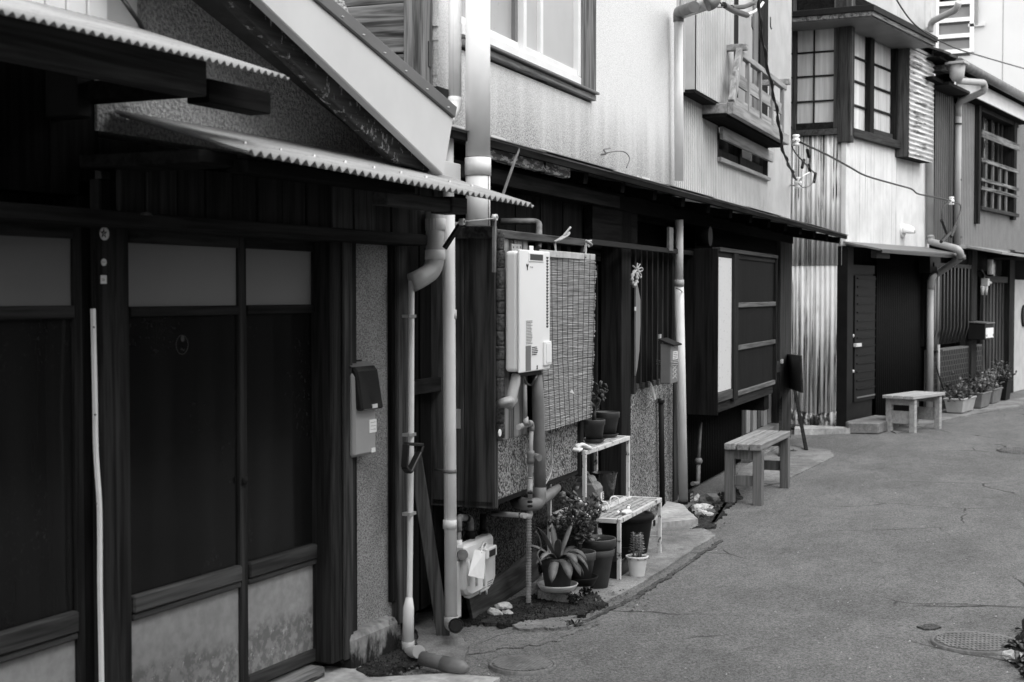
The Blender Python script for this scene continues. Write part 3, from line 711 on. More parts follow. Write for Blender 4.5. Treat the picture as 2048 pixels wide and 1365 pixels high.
# letter box with a smoked flap
p0 = P_(728, 910, .14)
lb = Thing('letter_box', 'grey wall letter box with a smoked dark flap on the stucco strip', 'letter box', A, (S_(697, .02), .01, Z_(700, 905, .02)))
nq = .055
s0, s1 = S_(709, nq, 820), S_(753, nq, 820)
zt, zm = Z_(735, 738, nq), Z_(735, 819, nq); zl = Z_(735, 911, nq)
m = MB().polyn([(0, zl), (.046, zl-.002), (.055, zl+.012), (nq, zm), (.05, zt-.02), (0, zt)], s0, s1)
lb.part('body', m, M['box_grey'], bev=.010)
m = MB().polyn([(.004, zt+.026), (.044, zt+.010), (.060, zt-.008), (.086, zm+.006), (.082, zm-.002), (.01, zm+.004)], s0+.012, s1+.008)
lb.part('flap', m, M['smoke'], bev=.009)
lb.part('flap_top', MB().quad((s0-.002, .046, zt+.0125), (s1+.004, .046, zt+.0125), (s1+.004, .008, zt+.0275), (s0-.002, .008, zt+.0275), .002), M['grey_plastic'])
lb.part('back_plate', MB().box(s0-.03, s1-.03, 0, .006, zl+.12, zt+.035), M['char'], bev=.002)
a, e = P_(739, 850, nq+.002)[0], P_(756, 850, nq+.002)[0]-.004
e = min(e, s1-.004)
lbl = lb.part('paper_label', MB().box(a, e, nq, nq+.0025, Z_(747, 865, nq), Z_(747, 839, nq)), M['paper'])
for k in range(3):
    zz = Z_(747, 845+k*7, nq); lb.part('ruled_line', MB().box(a+.01, e-.005, nq+.0025, nq+.003, zz, zz+.0012), M['print_dark'], parent=lbl)
lb.part('sticker', MB().box(P_(742, 898, nq)[0], min(P_(750, 898, nq)[0], s1-.004), .052, .0575, Z_(746, 905, nq), Z_(746, 896, nq)), M['paper'])
lb.part('flap_sticker', MB().box(P_(745, 815, .086)[0], P_(755, 815, .086)[0], .080, .0868, zm+.006, zm+.022), M['fascia'])
# drainpipe of the near house
dp = Thing('drainpipe', 'cream drainpipe with a wide bent top at the corner of the timber house', 'drainpipe', A, P_(820, 1300, .10))
x1, x2 = P_(870, 490, .14), P_(819, 600, .10)
kk = bend([P_(870, 425, .14), P_(870, 540, .14), P_(836, 560, .12), P_(823, 566, .10)], .06, 6)
dp.part('elbow', MB().tube(kk, .040, 18), M['pvc_grey'])
dp.part('collar', MB().lathe([(.041, 0), (.044, .002), (.044, .05), (.041, .052)], P_(871, 462, .14), 18), M['pvc'])
dp.part('collar', MB().lathe([(.041, 0), (.0435, .002), (.0435, .04), (.041, .042)], P_(870, 520, .14), 18), M['pvc'])
dp.part('pipe', MB().tube([P_(823, 562, .10), P_(822, 900, .10), P_(819, 1200, .10), P_(817, 1215, .10)], .0125, 12), M['pvc'])
dp.part('pipe_foot', MB().tube([P_(818.5, 1195, .10), P_(817, 1215, .10), P_(816, 1285, .10)], [.014, .023, .025], 16), M['pvc'])
dp.part('foot_elbow', MB().tube(bend([P_(816, 1282, .10), P_(817, 1306, .10), P_(838, 1304, .24)], .05), .027, 16), M['pvc_grey'])
for v in (633, 870, 1028): dp.part('clip', MB().box(P_(816, v, .11)[0], P_(830, v, .11)[0], .082, .116, Z_(822, v+3, .11), Z_(822, v-3, .11)), M['steel'])
g1, g2 = ground(868, 1323, .04), ground(905, 1332, .035)
gd = Thing('drain_stub', 'grey clay drain pipe lying half buried in the cement', 'drain pipe', W0, W0.loc(ground(890, 1335)))
L1, L2 = W0.loc(g1), W0.loc(g2); dd = (Vector(L2)-Vector(L1)).normalized()
gd.part('pipe', MB().tube([tuple(Vector(L1)-dd*.06), L2], .029, 18), M['pvc_dark'])
gd.part('socket', MB().tube([tuple(Vector(L2)-dd*.045), tuple(Vector(L2)+dd*.01), tuple(Vector(L2)+dd*.05), tuple(Vector(L2)+dd*.075)], [.033, .033, .028, .010], 18), M['pvc_dark'])
# plank leaning in the gap with a black handle
lp = Thing('leaning_plank', 'dark plank leaning in the gap between the houses beside the drainpipe', 'plank', A, A.G(890, 1278))
t0, t1 = P_(829, 905, .02), A.G(888, 1278)
t1 = (t1[0], t1[1], .0)
lp.part('board', MB().beam(t1, t0, .058, .022, (.9, -.42, 0)), M['brown_wood_z'], bev=.003)
hk = [P_(812, 888, .16), P_(842, 890, .16), P_(838, 905, .16), P_(818, 945, .16), P_(809, 935, .16)]
m = MB()
for i in range(5): m.beam(hk[i], hk[(i+1) % 5], .014, .03, (0, 1, 0))
hd = Thing('tool_handle', 'black open triangular tool handle hooked over the thin drainpipe', 'tool handle', A, hk[3])
hd.part('loop', m, M['black'], bev=.003)
# ================================================================== two-storey house
hB = Thing('row_house', 'two-storey house with white stucco and grey corrugated upper walls over a long low awning', 'house', B, (0, 0, 0))
P_, S_, Z_ = B.P, B.S, B.Z
sL, sM, sE = S_(878, 0, 100), S_(1352, 0, 200), S_(1582, 0, 300)      # left corner, change of cladding, far end
zc = 2.22
# upper walls
wl_ = [S_(921, 0, 60), S_(1182, 0, 60)]; zs = Z_(1182, 207, .0)-.0
m = MB(); zt = 5.2
m.box(sL, wl_[0], -.12, 0, zc, zt); m.box(wl_[1], sM, -.12, 0, zc, zt); m.box(wl_[0]+.001, wl_[1]-.001, -.12, 0, zc, zs)
m.box(wl_[0]+.001, wl_[1]-.001, -.12, 0, zs+1.45, zt)
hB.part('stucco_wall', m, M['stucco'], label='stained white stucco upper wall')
# ragged stucco edge and corner post, boarded side wall
m = MB(); r = random.Random(5)
zz = 2.3
while zz < 4.6:
    h = r.uniform(.02, .06); m.box(sL-r.uniform(0, .018), sL+.01, -.03, -.002, zz, zz+h); zz += h
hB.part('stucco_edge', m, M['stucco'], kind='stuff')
hB.part('corner_post', MB().box(sL-.115, sL-.02, -.12, -.02, 2.25, 5.0), M['grey_wood_z'], bev=.006)
zj = Z_(860, 75, -.02)
hB.part('tenon_hole', MB().box(sL-.075, sL-.045, -.0199, -.016, zj-.13, zj-.02), M['black'])
zz = 2.2; k = 0; hs = [.19, .17, .22, .20, .26, .2, .24, .22, .2, .22, .2]
while k < 11:
    hB.part('weatherboard', MB().polyn([(-3.2, zz), (-.121, zz), (-.121, zz+hs[k]-.004), (-3.2, zz+hs[k]-.004)], sL-.10+.012*(k % 2), sL-.075+.012*(k % 2)), M['grey_wood_y'], bev=.004).rotation_euler = (0, 0, 0)
    zz += hs[k]; k += 1
hB.part('ledge', MB().box(sL-.12, sL+.05, -.06, .05, Z_(885, 192, 0)-.05, Z_(885, 183, 0)), M['dark_metal'], bev=.004)
# upper window
zw = lambda u, v, n=0: Z_(u, v, n)
win = hB.part('window', MB().box(wl_[0]-.02, wl_[1]+.012, -.06, .03, zs+.012, zs+.045), M['grey_wood_x'], bev=.004, label='white aluminium window in a dark wooden casing')
hB.part('sill', MB().box(wl_[0]-.02, wl_[1]+.015, .0, .05, zs+.047, zs+.062), M['cap'], parent=win, bev=.003)
hB.part('casing', MB().box(S_(1166, .03, 60), wl_[1]+.01, -.06, .03, zs+.063, zs+1.5), M['grey_wood_z'], parent=win, bev=.004)
a, e = wl_[0]-.02, S_(1164, .02, 60)
hB.part('frame', MB().box(a, e, -.08, .02, zs+.064, zs+.115), M['alu'], parent=win, bev=.003)
hB.part('frame', MB().box(e-.05, e, -.08, .018, zs+.116, zs+1.5), M['alu'], parent=win, bev=.003)
sm = S_(1046, .0, 60); sm2 = S_(1041, 0, 60)
hB.part('sash', MB().box(sm-.015, sm+.025, -.03, .012, zs+.116, zs+1.5), M['alu'], parent=win, bev=.003)
hB.part('sash', MB().box(sm+.025, e-.05, -.03, .010, zs+.116, zs+.15), M['alu'], parent=win, bev=.003)
hB.part('sash', MB().box(S_(1079, .0, 60), S_(1084, 0, 60), -.03, .008, zs+.15, zs+1.5), M['alu'], parent=win, bev=.002)
hB.part('sash', MB().box(a, sm-.015, -.06, -.02, zs+.116, zs+.165), M['alu'], parent=win, bev=.003)
hB.part('sash', MB().box(S_(1032, -.02, 60), sm-.016, -.06, -.022, zs+.166, zs+1.5), M['grey_plastic'], parent=win, bev=.003)
hB.part('pane', MB().box(a, sm-.016, -.05, -.045, zs+.16, zs+1.5), M['papered'], parent=win)
hB.part('pane', MB().box(sm, e-.04, -.02, -.015, zs+.14, zs+1.5), M['pale_pane'], parent=win)
# corrugated upper wall
m = MB()
za, ze = Z_(1435, 330, 0), Z_(1435, 228, 0)
ws0, ws1 = S_(1436, 0, 280), S_(1536, 0, 320)          # little window opening
bs0, bs1 = S_(1462, 0, 100), S_(1538, 0, 100)          # balcony window opening
zwb, zwt = Z_(1436, 316, 0), Z_(1436, 228, 0)
zb0 = Z_(1470, 212, 0)
pc, am = .060, .015
n0 = -.02
sheets = [(sM, ws0, 2.15, 5.2), (ws0, ws1, 2.15, zwb), (ws1, sE, 2.15, 5.2), (ws0, ws1, zwt, zb0+.06), (ws0, bs0, zb0+.06, 5.2)]
for a, e, z0, z1 in sheets:
    hB.part('corrugated_sheet', MB().corr((a, n0, z0), (e, n0, z0), (a, n0, z1), (e, n0, z1), pc, am, .003, per=10, flat=True), M['grey_sheet'])
hB.part('inner_wall', MB().box(sM, sE, -.4, -.16, 2.1, 5.2), M['black_wood_z'])
hB.part('end_wall', MB().box(sE-.03, sE, -6, -.03, 0, 5.2), M['grey_sheet'])
hB.part('end_trim', MB().box(sE-.02, sE+.012, -.05, -.004, 2.12, 5.2), M['grey_sheet'], bev=.002)
# shutter box beside the balcony
x0, x1 = S_(1390, .10, 100), S_(1465, .10, 150); zb_ = Z_(1391, 180, .10)
sb = hB.part('shutter_box', MB().corr((x0, .10, zb_), (x1, .10, zb_), (x0, .10, 5.2), (x1, .10, 5.2), pc, .010, .003, per=10, flat=True), M['grey_sheet'], label='ribbed shutter box beside the balcony')
hB.part('side_panel', MB().box(x0-.006, x0, -.0, .10, zb_, 5.2), M['grey_sheet'], parent=sb)
hB.part('side_strip', MB().box(S_(1373, .0, 100), x0-.04, .0, .03, zb_-.02, 5.2), M['grey_sheet'], parent=sb)
hB.part('bottom_board', MB().box(x0-.02, x1+.05, -.01, .105, zb_-.025, zb_-.001), M['black_wood_x'], parent=sb)
# balcony window
bw = hB.part('window', MB().box(bs0, bs1, -.06, -.02, zb0+.02, zb0+.07), M['dark_wood_x'], label='tall bright window behind the balcony rail')
for u0, u1, mt, nn in ((1461, 1477, 'dark_wood_z', .0), (1509, 1520, 'grey_plastic', -.03), (1521, 1536, 'dark_wood_z', -.01)):
    hB.part('frame', MB().box(S_(u0, nn, 80), S_(u1, nn, 80), -.06, nn, zb0+.07, 5.2), M[mt], parent=bw, bev=.003)
hB.part('pane', MB().box(S_(1476, -.05, 80), S_(1510, -.05, 80), -.055, -.05, zb0+.07, 5.2), M['window_sheen'], parent=bw)
for k in range(2):
    u = (1504, 1541)[k]; c = P_(u, 45, .03)
    hB.part('hook', MB().tube([(c[0], .03, c[2]+.05), (c[0], .03, c[2]-.04), (c[0]+.02, .035, c[2]-.06), (c[0]+.035, .035, c[2]-.05)], .006, 6), M['black'], parent=bw)
# balcony
nb = .24
pb, pe = P_(1467, 215, nb), P_(1578, 277, nb)
zbm = (pb[2]+pe[2])/2
bal = Thing('balcony_rail', 'weathered wooden balcony railing with carved slats under the tall window', 'railing', B, (pb[0], .0, zbm))
bal.part('bottom_beam', MB().box(pb[0], pe[0], nb-.05, nb, Z_(1467, 228, nb), Z_(1467, 204, nb)), M['silver_wood_x'], bev=.004)
bal.part('beam_end', MB().box(pb[0]+.0, pb[0]+.06, -.02, nb-.052, Z_(1467, 226, nb), Z_(1467, 206, nb)), M['silver_wood_x'], bev=.004)
bal.part('deck', MB().box(pb[0], pe[0], -.02, nb-.051, Z_(1467, 228, nb)-.02, Z_(1467, 226, nb)-.002), M['black_wood_x'])
zt0, zt1 = Z_(1487, 104, nb), Z_(1570, 168, nb); ztop = (Z_(1487, 104, nb)+Z_(1570, 162, nb))/2
sT0, sT1 = S_(1486, nb, 100), S_(1574, nb, 160)
bal.part('top_rail', MB().box(sT0, sT1, nb-.045, nb, ztop-.06, ztop-.012), M['silver_wood_x'], bev=.004)
for u, nm in ((1487, 0), (1574, 1)):
    s = S_(u, nb, 110); bal.part('cross_piece', MB().box(s-.03, s+.035, -.02 if nm else -.02, nb+.03, ztop-.005, ztop+.045), M['silver_wood_x'], bev=.004)
bars = [(1471, 1478, .06), (1499, 1503, 0), (1522, 1527, 0), (1545, 1551, 0), (1566, 1573, 0)]
for i, (u0, u1, k) in enumerate(bars):
    if i == 0:
        p = (pb[0]+.05, nb-.025, Z_(1467, 204, nb)); t = (sT0+.0, nb-.025, ztop-.01); bal.part('post', MB().beam(p, t, .075, .05, (0, 1, 0)), M['silver_wood_z'], bev=.004)
    else:
        s = (S_(u0, nb, 160)+S_(u1, nb, 160))/2
        bal.part('bar', MB().box(s-.019, s+.019, nb-.04, nb-.004, Z_(1467, 204, nb), ztop-.062), M['silver_wood_z'], bev=.003)
ss = [pb[0]+.12]+[(S_(u0, nb, 160)+S_(u1, nb, 160))/2 for u0, u1, k in bars[1:]]
zm = (ztop+Z_(1467, 204, nb))/2-.02
for i in range(4):
    a, e = ss[i]+.03, ss[i+1]-.03; L = e-a
    bal.part('carved_slat', MB().poly([(a, zm-.05), (e, zm-.05), (e-.045, zm), (e, zm+.05), (a, zm+.05), (a, zm)], nb-.034, nb-.018), M['silver_wood_x'], bev=.002)
    bal.part('low_rail', MB().box(a, e, nb-.034, nb-.014, Z_(1467, 204, nb)+.001, Z_(1467, 204, nb)+.06), M['silver_wood_x'], bev=.002)
# little window with its bar
lw = hB.part('window', MB().box(ws0, ws1, -.02, .03, zwb-.03, zwb+.005), M['silver_wood_x'], bev=.003, label='low window with a pale bar under the balcony')
fz = zwt
sc_ = S_(1480, -.04, 290)
for a, e, z0, z1, nn in ((ws0, ws0+.03, zwb+.006, fz, 0), (ws1-.03, ws1, zwb+.006, fz, 0), (sc_-.025, sc_+.045, zwb+.006, fz, -.03), (ws0+.031, sc_-.026, zwb+.006, zwb+.10, -.05), (sc_+.046, ws1-.031, zwb+.006, zwb+.11, -.04)):
    hB.part('frame', MB().box(a, e, -.10, nn, z0, z1), M['dark_wood_z'], parent=lw, bev=.003)
hB.part('frame', MB().box(ws0+.05, ws1-.04, -.0, .012, zwb+.004, zwb+.012), M['black'], parent=lw)
hB.part('pane', MB().box(ws0, sc_, -.09, -.085, zwb, fz), M['dim_glass'], parent=lw)
hB.part('pane', MB().box(sc_, ws1, -.08, -.075, zwb, fz), M['dim_glass'], parent=lw)
hB.part('paper_patch', MB().box(sc_+.05, sc_+.05+(ws1-sc_)*.5, -.074, -.07, zwb+.11, zwb+.40), M['white'], parent=lw)
zbr = (Z_(1434, 264, .05)+Z_(1537, 306, .05))/2
hB.part('bar', MB().box(ws0-.03, ws1+.02, .02, .05, zbr-.05, zbr+.05), M['silver_wood_x'], parent=lw, bev=.003)
# ------------------------------------------------ the long low awning
fl, fr_ = P_(905, 252, .0), P_(1695, 471, .62)
Lp = (S_(905, .16, 256), .16, Z_(905, 256, .16)); Rp = (S_(1695, .58, 471), .58, Z_(1695, 471, .58))
bl, br = (Lp[0]+.02, .0, Lp[2]+.03), (sE+.25, .0, Rp[2]+.10)
def ez(t): return Vector(Lp).lerp(Vector(Rp), t)
def wz(t): return Vector(bl).lerp(Vector(br), t)
aw = hB.part('awning', MB().quad(Lp, Rp, br, bl, .012), M['dull_sheet'], label='long low sheet awning over the street front')
K = 9
for i in range(K):
    t0, t1 = i/K, (i+1)/K
    a0, a1, b0, b1 = ez(t0), ez(t1), wz(t0), wz(t1); up = Vector((0, 0, .004+.006*(i % 2)))
    hB.part('roof_sheet', MB().quad(tuple(a0+up-Vector((.05, -.012, 0))), tuple(a1+up+Vector((0, .012, 0))), tuple(b1+up), tuple(b0+up-Vector((.05, 0, 0))), .004), M['dull_sheet'], parent=aw)
m = MB(); r = random.Random(2)
for i in range(70):
    t = r.uniform(0, .62); c = wz(t).lerp(ez(t), r.uniform(0, .5)); m.box(c.x, c.x+r.uniform(.05, .2), c.y, c.y+.02, c.z+.008, c.z+r.uniform(.016, .03))
hB.part('flashing', m, M['fascia'], parent=aw, kind='stuff')
hB.part('eave_board', MB().quad(tuple(ez(.0)-Vector((0, .02, .008))), tuple(ez(1)-Vector((.03, .02, .008))), tuple(ez(1)-Vector((.03, .02, .04))), tuple(ez(0)-Vector((0, .02, .04))), .02), M['black_wood_x'], parent=aw)
for i in range(15):
    t = .06+i*.066; a, b_ = ez(t), wz(t)
    hB.part('rafter', MB().beam((a.x, a.y-.06, a.z-.06), (b_.x, b_.y-.1, b_.z-.06), .045, .06), M['black_wood_x'], parent=aw)
hB.part('wall_plate', MB().box(sL, sE, -.1, .03, 2.02, 2.12), M['black_wood_x'], parent=aw)
# flaking beam and iron strut under the near end
fb0, fb1 = P_(960, 296, .145), P_(1133, 335, .17)
hB.part('flaking_beam', MB().beam((fb0[0], .12, Lp[2]-.035), (P_(1133, 335, .14)[0], .14, Lp[2]-.045), .045, .10), M['flaking'], parent=aw, bev=.005)
s0_, s1_ = P_(1038, 298, .19), P_(1005, 392, .19)
hB.part('strut', MB().beam(s0_, s1_, .016, .006, (0, 1, 0)), M['iron'], parent=aw)
hB.part('lower_beam', MB().box(S_(905, .06, 350), S_(1240, .06, 380), .0, .06, Z_(980, 366, .06), Z_(980, 335, .06)), M['dark_wood_x'], parent=aw)
# ------------------------------------------------ ground floor walls, in shade
hB.part('back_wall', MB().box(sL-.7, sE, -.42, -.22, 0, 2.2), M['black_wood_z'])
for i in range(10):
    a = S_(985, -.02, 420)+i*.19
    hB.part('board', MB().box(a, a+.185, -.06, -.04-.004*(i % 2), Z_(1195, 495, -.03), 2.1), M['black_wood_z'])
hB.part('loft_board', MB().box(sL-.02, sE, -.5, -.13, 2.0, 2.7), M['black_wood_x'])
hB.part('fascia_board', MB().box(S_(1185, .02, 430), S_(1275, .02, 430), -.03, .02, Z_(1230, 484, .02), Z_(1230, 412, .02)), M['black_wood_x'])
# dark gap boards between the two houses
for i in range(7):
    a = S_(812, -.05, 800)+i*.075
    hB.part('gap_board', MB().box(a, a+.072, -.09, -.05-.008*(i % 2), .1, 2.0), M['black_wood_z'])
zz = Z_(850, 772, -.03); hB.part('gap_rail', MB().box(S_(812, -.02, 770), S_(895, -.02, 770), -.05, -.01, zz-.03, zz+.03), M['dark_wood_x'])
# projecting window box with heater: floor at .55 m
x0, x1 = S_(990, .25, 800), S_(1162, .25, 800); zb0, zt0 = Z_(990, 1019, .25), Z_(990, 462, .25)
bx = hB.part('window_box', MB().box(x0, x1, -.05, .235, zb0+.01, zb0+.03), M['dark_wood_x'], label='projecting wooden window box that carries the heater')
for i, (n0, n1) in enumerate(((-.1, .10), (.102, .249))):
    hB.part('side_plank', MB().box(x0-.0, x0+.02, n0, n1, zb0, zt0), M['brown_wood_z'], parent=bx, bev=.003)
hB.part('corner_strip', MB().box(x0+.0205, x0+.035, .21, .252, zb0+.0, zt0), M['brown_wood_z'], parent=bx, bev=.003)
hB.part('door_knob_hole', MB().box(x0-.001, x0+.001, .015, .045, zb0+.05, zb0+.08), M['black'], parent=bx)
hB.part('tape', MB().box(x0-.002, x0+.0005, .03, .085, Z_(955, 857, .15), Z_(955, 818, .15)), M['wrap_pale'], parent=bx)
zp = Z_(1010, 882, .25)
hB.part('pebble_panel', MB().box(x0+.03, x1, .15, .23, zb0+.031, zp), M['pebble'], parent=bx, label='pebbledash apron of the window box')
hB.part('top_rail', MB().box(x0-.0, S_(1184, .26, 480), .16, .262, Z_(1000, 476, .26), Z_(1000, 459, .26)), M['brown_wood_x'], parent=bx, bev=.004)
hB.part('side_rail', MB().box(x0-.02, x0-.001, -.3, .262, zt0-.035, zt0+.02), M['brown_wood_x'], parent=bx, bev=.004)
us = [1013, 1019, 1030, 1038, 1046, 1054]
hB.part('corner_post', MB().box(S_(1007, .245, 600), S_(1018, .245, 600), .16, .245, zp, zt0-.02), M['silver_wood_z'], parent=bx, bev=.004)
for i in range(4):
    hB.part('plank', MB().box(S_(1019+i*9, .235, 600)+.002, S_(1028+i*9, .235, 600)-.002, .17, .232+.005*(i % 2), zp, zt0-.03), M['silver_wood_z' if i else 'grey_wood_z'], parent=bx, bev=.003)
for i in range(5):
    hB.part('lattice_bar', MB().box(S_(1075+i*20, .22, 600), S_(1082+i*20, .22, 600), .17, .22, zp, zt0-.03), M['dark_wood_z'], parent=bx, bev=.003)
hB.part('backing', MB().box(x0+.04, x1, .10, .15, zp-.02, zt0), M['black_wood_z'], parent=bx)
hB.part('right_post', MB().box(x1, x1+.05, .0, .25, zb0+.0, zt0), M['dark_wood_z'], parent=bx, bev=.004)
# rough bark-like lagging beside the heater
m = MB(); r = random.Random(8); zz = Z_(1000, 876, .26)
while zz < Z_(1000, 495, .26):
    h = r.uniform(.05, .11); rr = r.uniform(.0195, .0215)
    c = P_(1000.5, 700, .262); m.lathe([(.0001, zz), (rr*.9, zz), (rr, zz+.008), (rr*1.02, zz+h-.01), (rr*.92, zz+h), (.0001, zz+h)], (c[0]+r.uniform(-.002, .002), c[1], 0), 14); zz += h+.001
hB.part('bark_strip', m, M['bark'], parent=bx, label='strip of stacked bark between post and heater')
c = P_(1000, 866, .315)
hB.part('round_tag', MB().tube([(c[0], .312, c[2]), (c[0], .316, c[2])], .016, 16), M['paper'], parent=bx)
# wall under the box
hB.part('lower_wall', MB().box(S_(925, .0, 1100), S_(1165, .0, 1100), -.1, .0, 0, zb0+.02), M['pebble_shaded'], label='pebbledash wall under the window box, shade painted into its colour')
bd = Thing('loose_board', 'long grey board leaning along the wall foot below the gas meter', 'board', B, B.G(950, 1243))
g0, g1 = B.G(948, 1244), (S_(1064, .03, 1180), .035, .0)
top0 = B.P(942, 1205, g0[1])[2]
m = MB(); p0, p1 = Vector(g0), Vector((g1[0]+.1, g1[1], 0))
m.quad(tuple(p0), tuple(p1), (p1.x, p1.y-.02, .155), (p0.x-.01, p0.y-.02, .11), .018)
bd.part('face', m, M['brown_wood_x'], bev=.002)
# entrance door with dark lattice
e0, e1 = S_(1178, -.12, 800), S_(1246, -.12, 800); zdt = Z_(1245, 532, -.12)
dr = hB.part('lattice_door', MB().box(e0, e1, -.20, -.17, 0, 1.95), M['black_wood_z'], label='dark lattice entrance door')
nb_ = 9
for i in range(nb_):
    s = e0+.02+(e1-e0-.06)*i/(nb_-1); hB.part('bar', MB().box(s, s+.022, -.165, -.13, .06, zdt), M['dark_wood_z'], parent=dr)
for i in range(5):
    z = zdt+.02+i*.036; hB.part('slat', MB().box(e0, e1, -.165, -.12, z, z+.028), M['dark_wood_x'], parent=dr)
hB.part('rail', MB().box(e0, e1, -.166, -.125, .75, .80), M['dark_wood_x'], parent=dr)
hB.part('entrance_post', MB().box(S_(1243, .02, 800), S_(1262, .02, 800), -.12, .02, 0, 2.1), M['dark_wood_z'], bev=.005)
# lattice window and pebbledash
l0, l1 = S_(1270, .02, 650), S_(1347, .02, 650); zl0, zl1 = Z_(1270, 782, .02), Z_(1340, 505, .02)
lw = hB.part('lattice_window', MB().box(l0, l1, -.10, -.06, zl0, zl1), M['black_wood_z'], label='dark barred window over the pebbledash')
for i in range(8):
    s = l0+(l1-l0-.03)*i/7
    hB.part('bar', MB().box(s, s+.03, -.03, .02, zl0+.04, zl1), M['dark_wood_z'], parent=lw, bev=.002)
    if i: hB.part('block', MB().box(s-.06, s-.004, -.03, .012, zl0, zl0+.039), M['brown_wood_x'], parent=lw, bev=.002)
hB.part('left_stile', MB().box(l0-.04, l0-.005, -.05, .03, zl0-.02, zl1), M['dark_wood_z'], parent=lw, bev=.003)
hB.part('pebble_wall', MB().box(S_(1261, .0, 900), S_(1351, .0, 900), -.12, .0, 0, zl0-.001), M['pebble'], label='pebbledash wall under the barred window')
hB.part('iron_bar', MB().box(S_(1180, .10, 490), S_(1392, .10, 495), .07, .10, Z_(1300, 499, .1)-.01, Z_(1300, 489, .1)-.01), M['char'], bev=.002)
hB.part('hang_strap', MB().box(S_(1339, .11, 470), S_(1347, .11, 470), .09, .11, Z_(1343, 502, .11), Z_(1343, 455, .11)), M['iron'], bev=.002)
hB.part('frame_post', MB().box(S_(1345, .0, 900), S_(1353, .0, 900), -.1, .012, 0, zl1), M['brown_wood_z'], bev=.003)
# second projecting shutter box
nf = .28
y0, y1 = S_(1437, nf, 650), S_(1553, nf, 650); zb, zt = Z_(1437, 806, nf), Z_(1437, 503, nf); zs_ = Z_(1437, 831, nf)
b2 = hB.part('shutter_box', MB().box(y0, y1, .0, nf-.04, zb+.02, zt), M['black_wood_z'], label='dark shutter box with one white board')
hB.part('side_board', MB().box(y0-.03, y0-.002, -.06, nf, zs_, zt+.02), M['black_wood_z'], parent=b2, bev=.004)
hB.part('white_board', MB().box(y0+.001, S_(1466, nf, 650), nf-.039, nf-.012, Z_(1437, 786, nf), Z_(1437, 514, nf)), M['lime_board'], parent=b2)
hB.part('top_rail', MB().box(y0, y1, nf-.05, nf+.012, zt-.0, zt+.03), M['brown_wood_x'], parent=b2, bev=.003)
hB.part('top_board', MB().box(y0+.001, y1, nf-.0385, nf-.008, Z_(1437, 513, nf), zt-.001), M['dark_wood_x'], parent=b2)
hB.part('bottom_rail', MB().box(y0+.001, S_(1466, nf, 650), nf-.038, nf+.001, zb+.0, Z_(1437, 787, nf)), M['brown_wood_x'], parent=b2, bev=.003)
sA, sB = S_(1466, nf, 650), S_(1474, nf, 650)
hB.part('mullion', MB().box(sA+.002, sB, nf-.038, nf+.012, zb-.02, zt-.002), M['dark_wood_z'], parent=b2, bev=.003)
hB.part('end_stile', MB().box(y1-.03, y1, nf-.038, nf+.006, zb+.02, zt-.002), M['dark_wood_z'], parent=b2, bev=.003)
zc1, zc2, zc3 = Z_(1474, 611, nf), Z_(1474, 697, nf), Z_(1474, 789, nf)
for za, ze in ((zc1+.02, zt-.03), (zc2+.02, zc1-.02), (zc3+.02, zc2-.02)):
    hB.part('dark_panel', MB().box(sB+.001, y1-.031, nf-.038, nf-.02, za+.001, ze-.001), M['dark_panel'], parent=b2)
for z in (zc1, zc2, zc3):
    hB.part('batten', MB().box(sB+.001, y1-.031, nf-.038, nf-.001, z-.019, z+.019), M['batten_wood'], parent=b2, bev=.003)
hB.part('under_beam', MB().box(y0, y1-.06, nf-.10, nf-.02, zb-.08, zb+.0), M['dark_wood_x'], parent=b2, bev=.003)
hB.part('bracket_end', MB().box(y1-.24, y1-.02, .02, nf-.06, zb-.22, zb-.081), M['black_wood_x'], parent=b2)
# dark corrugated base wall and slatted door beyond
cs0, cs1 = S_(1368, .0, 900), S_(1484, .0, 880)
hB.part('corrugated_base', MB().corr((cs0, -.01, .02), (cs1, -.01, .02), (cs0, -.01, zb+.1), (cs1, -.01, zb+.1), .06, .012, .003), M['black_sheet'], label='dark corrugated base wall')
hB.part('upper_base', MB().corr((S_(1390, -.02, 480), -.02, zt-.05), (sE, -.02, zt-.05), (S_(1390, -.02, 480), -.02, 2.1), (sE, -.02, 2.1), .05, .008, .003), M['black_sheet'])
ds0, ds1 = S_(1483, -.04, 850), S_(1566, -.04, 850)
sd = hB.part('slatted_door', MB().box(ds0, ds1+.2, -.16, -.10, .2, 1.9), M['black_wood_z'], label='slatted door behind the bench')
n_ = 8
for i in range(n_):
    s = ds0+(ds1-ds0)*i/n_; L = (ds1-ds0)/n_
    hB.part('slat', MB().box(s+.02, s+L*.68, -.09, -.04-.01*(i % 2), .22, 1.80), M['silver_wood_z' if i in (1, 2, 4, 5) else 'brown_wood_z'], parent=sd, bev=.003)
hB.part('kick_board', MB().box(ds0-.05, S_(1562, .06, 900), -.05, .05, .02, .22), M['dull_sheet'], bev=.003)
hB.part('kerb', MB().box(ds0-.1, S_(1562, .10, 900), -.05, .09, -.02, .03), M['concrete'], bev=.006)
hB.part('end_pillar', MB().box(S_(1560, .02, 800), sE, -.14, .02, 0, 2.1), M['brown_wood_z'], bev=.005)
hB.part('lock_rail', MB().box(S_(1551, .03, 740), S_(1561, .03, 740), -.04, .03, Z_(1556, 746, .03), Z_(1556, 724, .03)), M['brown_wood_x'], bev=.003)
hB.part('door_pull', MB().box(S_(1563, .03, 723), S_(1566, .03, 723), .02, .035, Z_(1565, 727, .03), Z_(1565, 719, .03)), M['bolt'])
c = P_(1421, 473, .12); m = MB().tube([(c[0], .02, c[2]), (c[0], .12, c[2])], .075, 20); hB.part('vent_cover', m, M['char'])
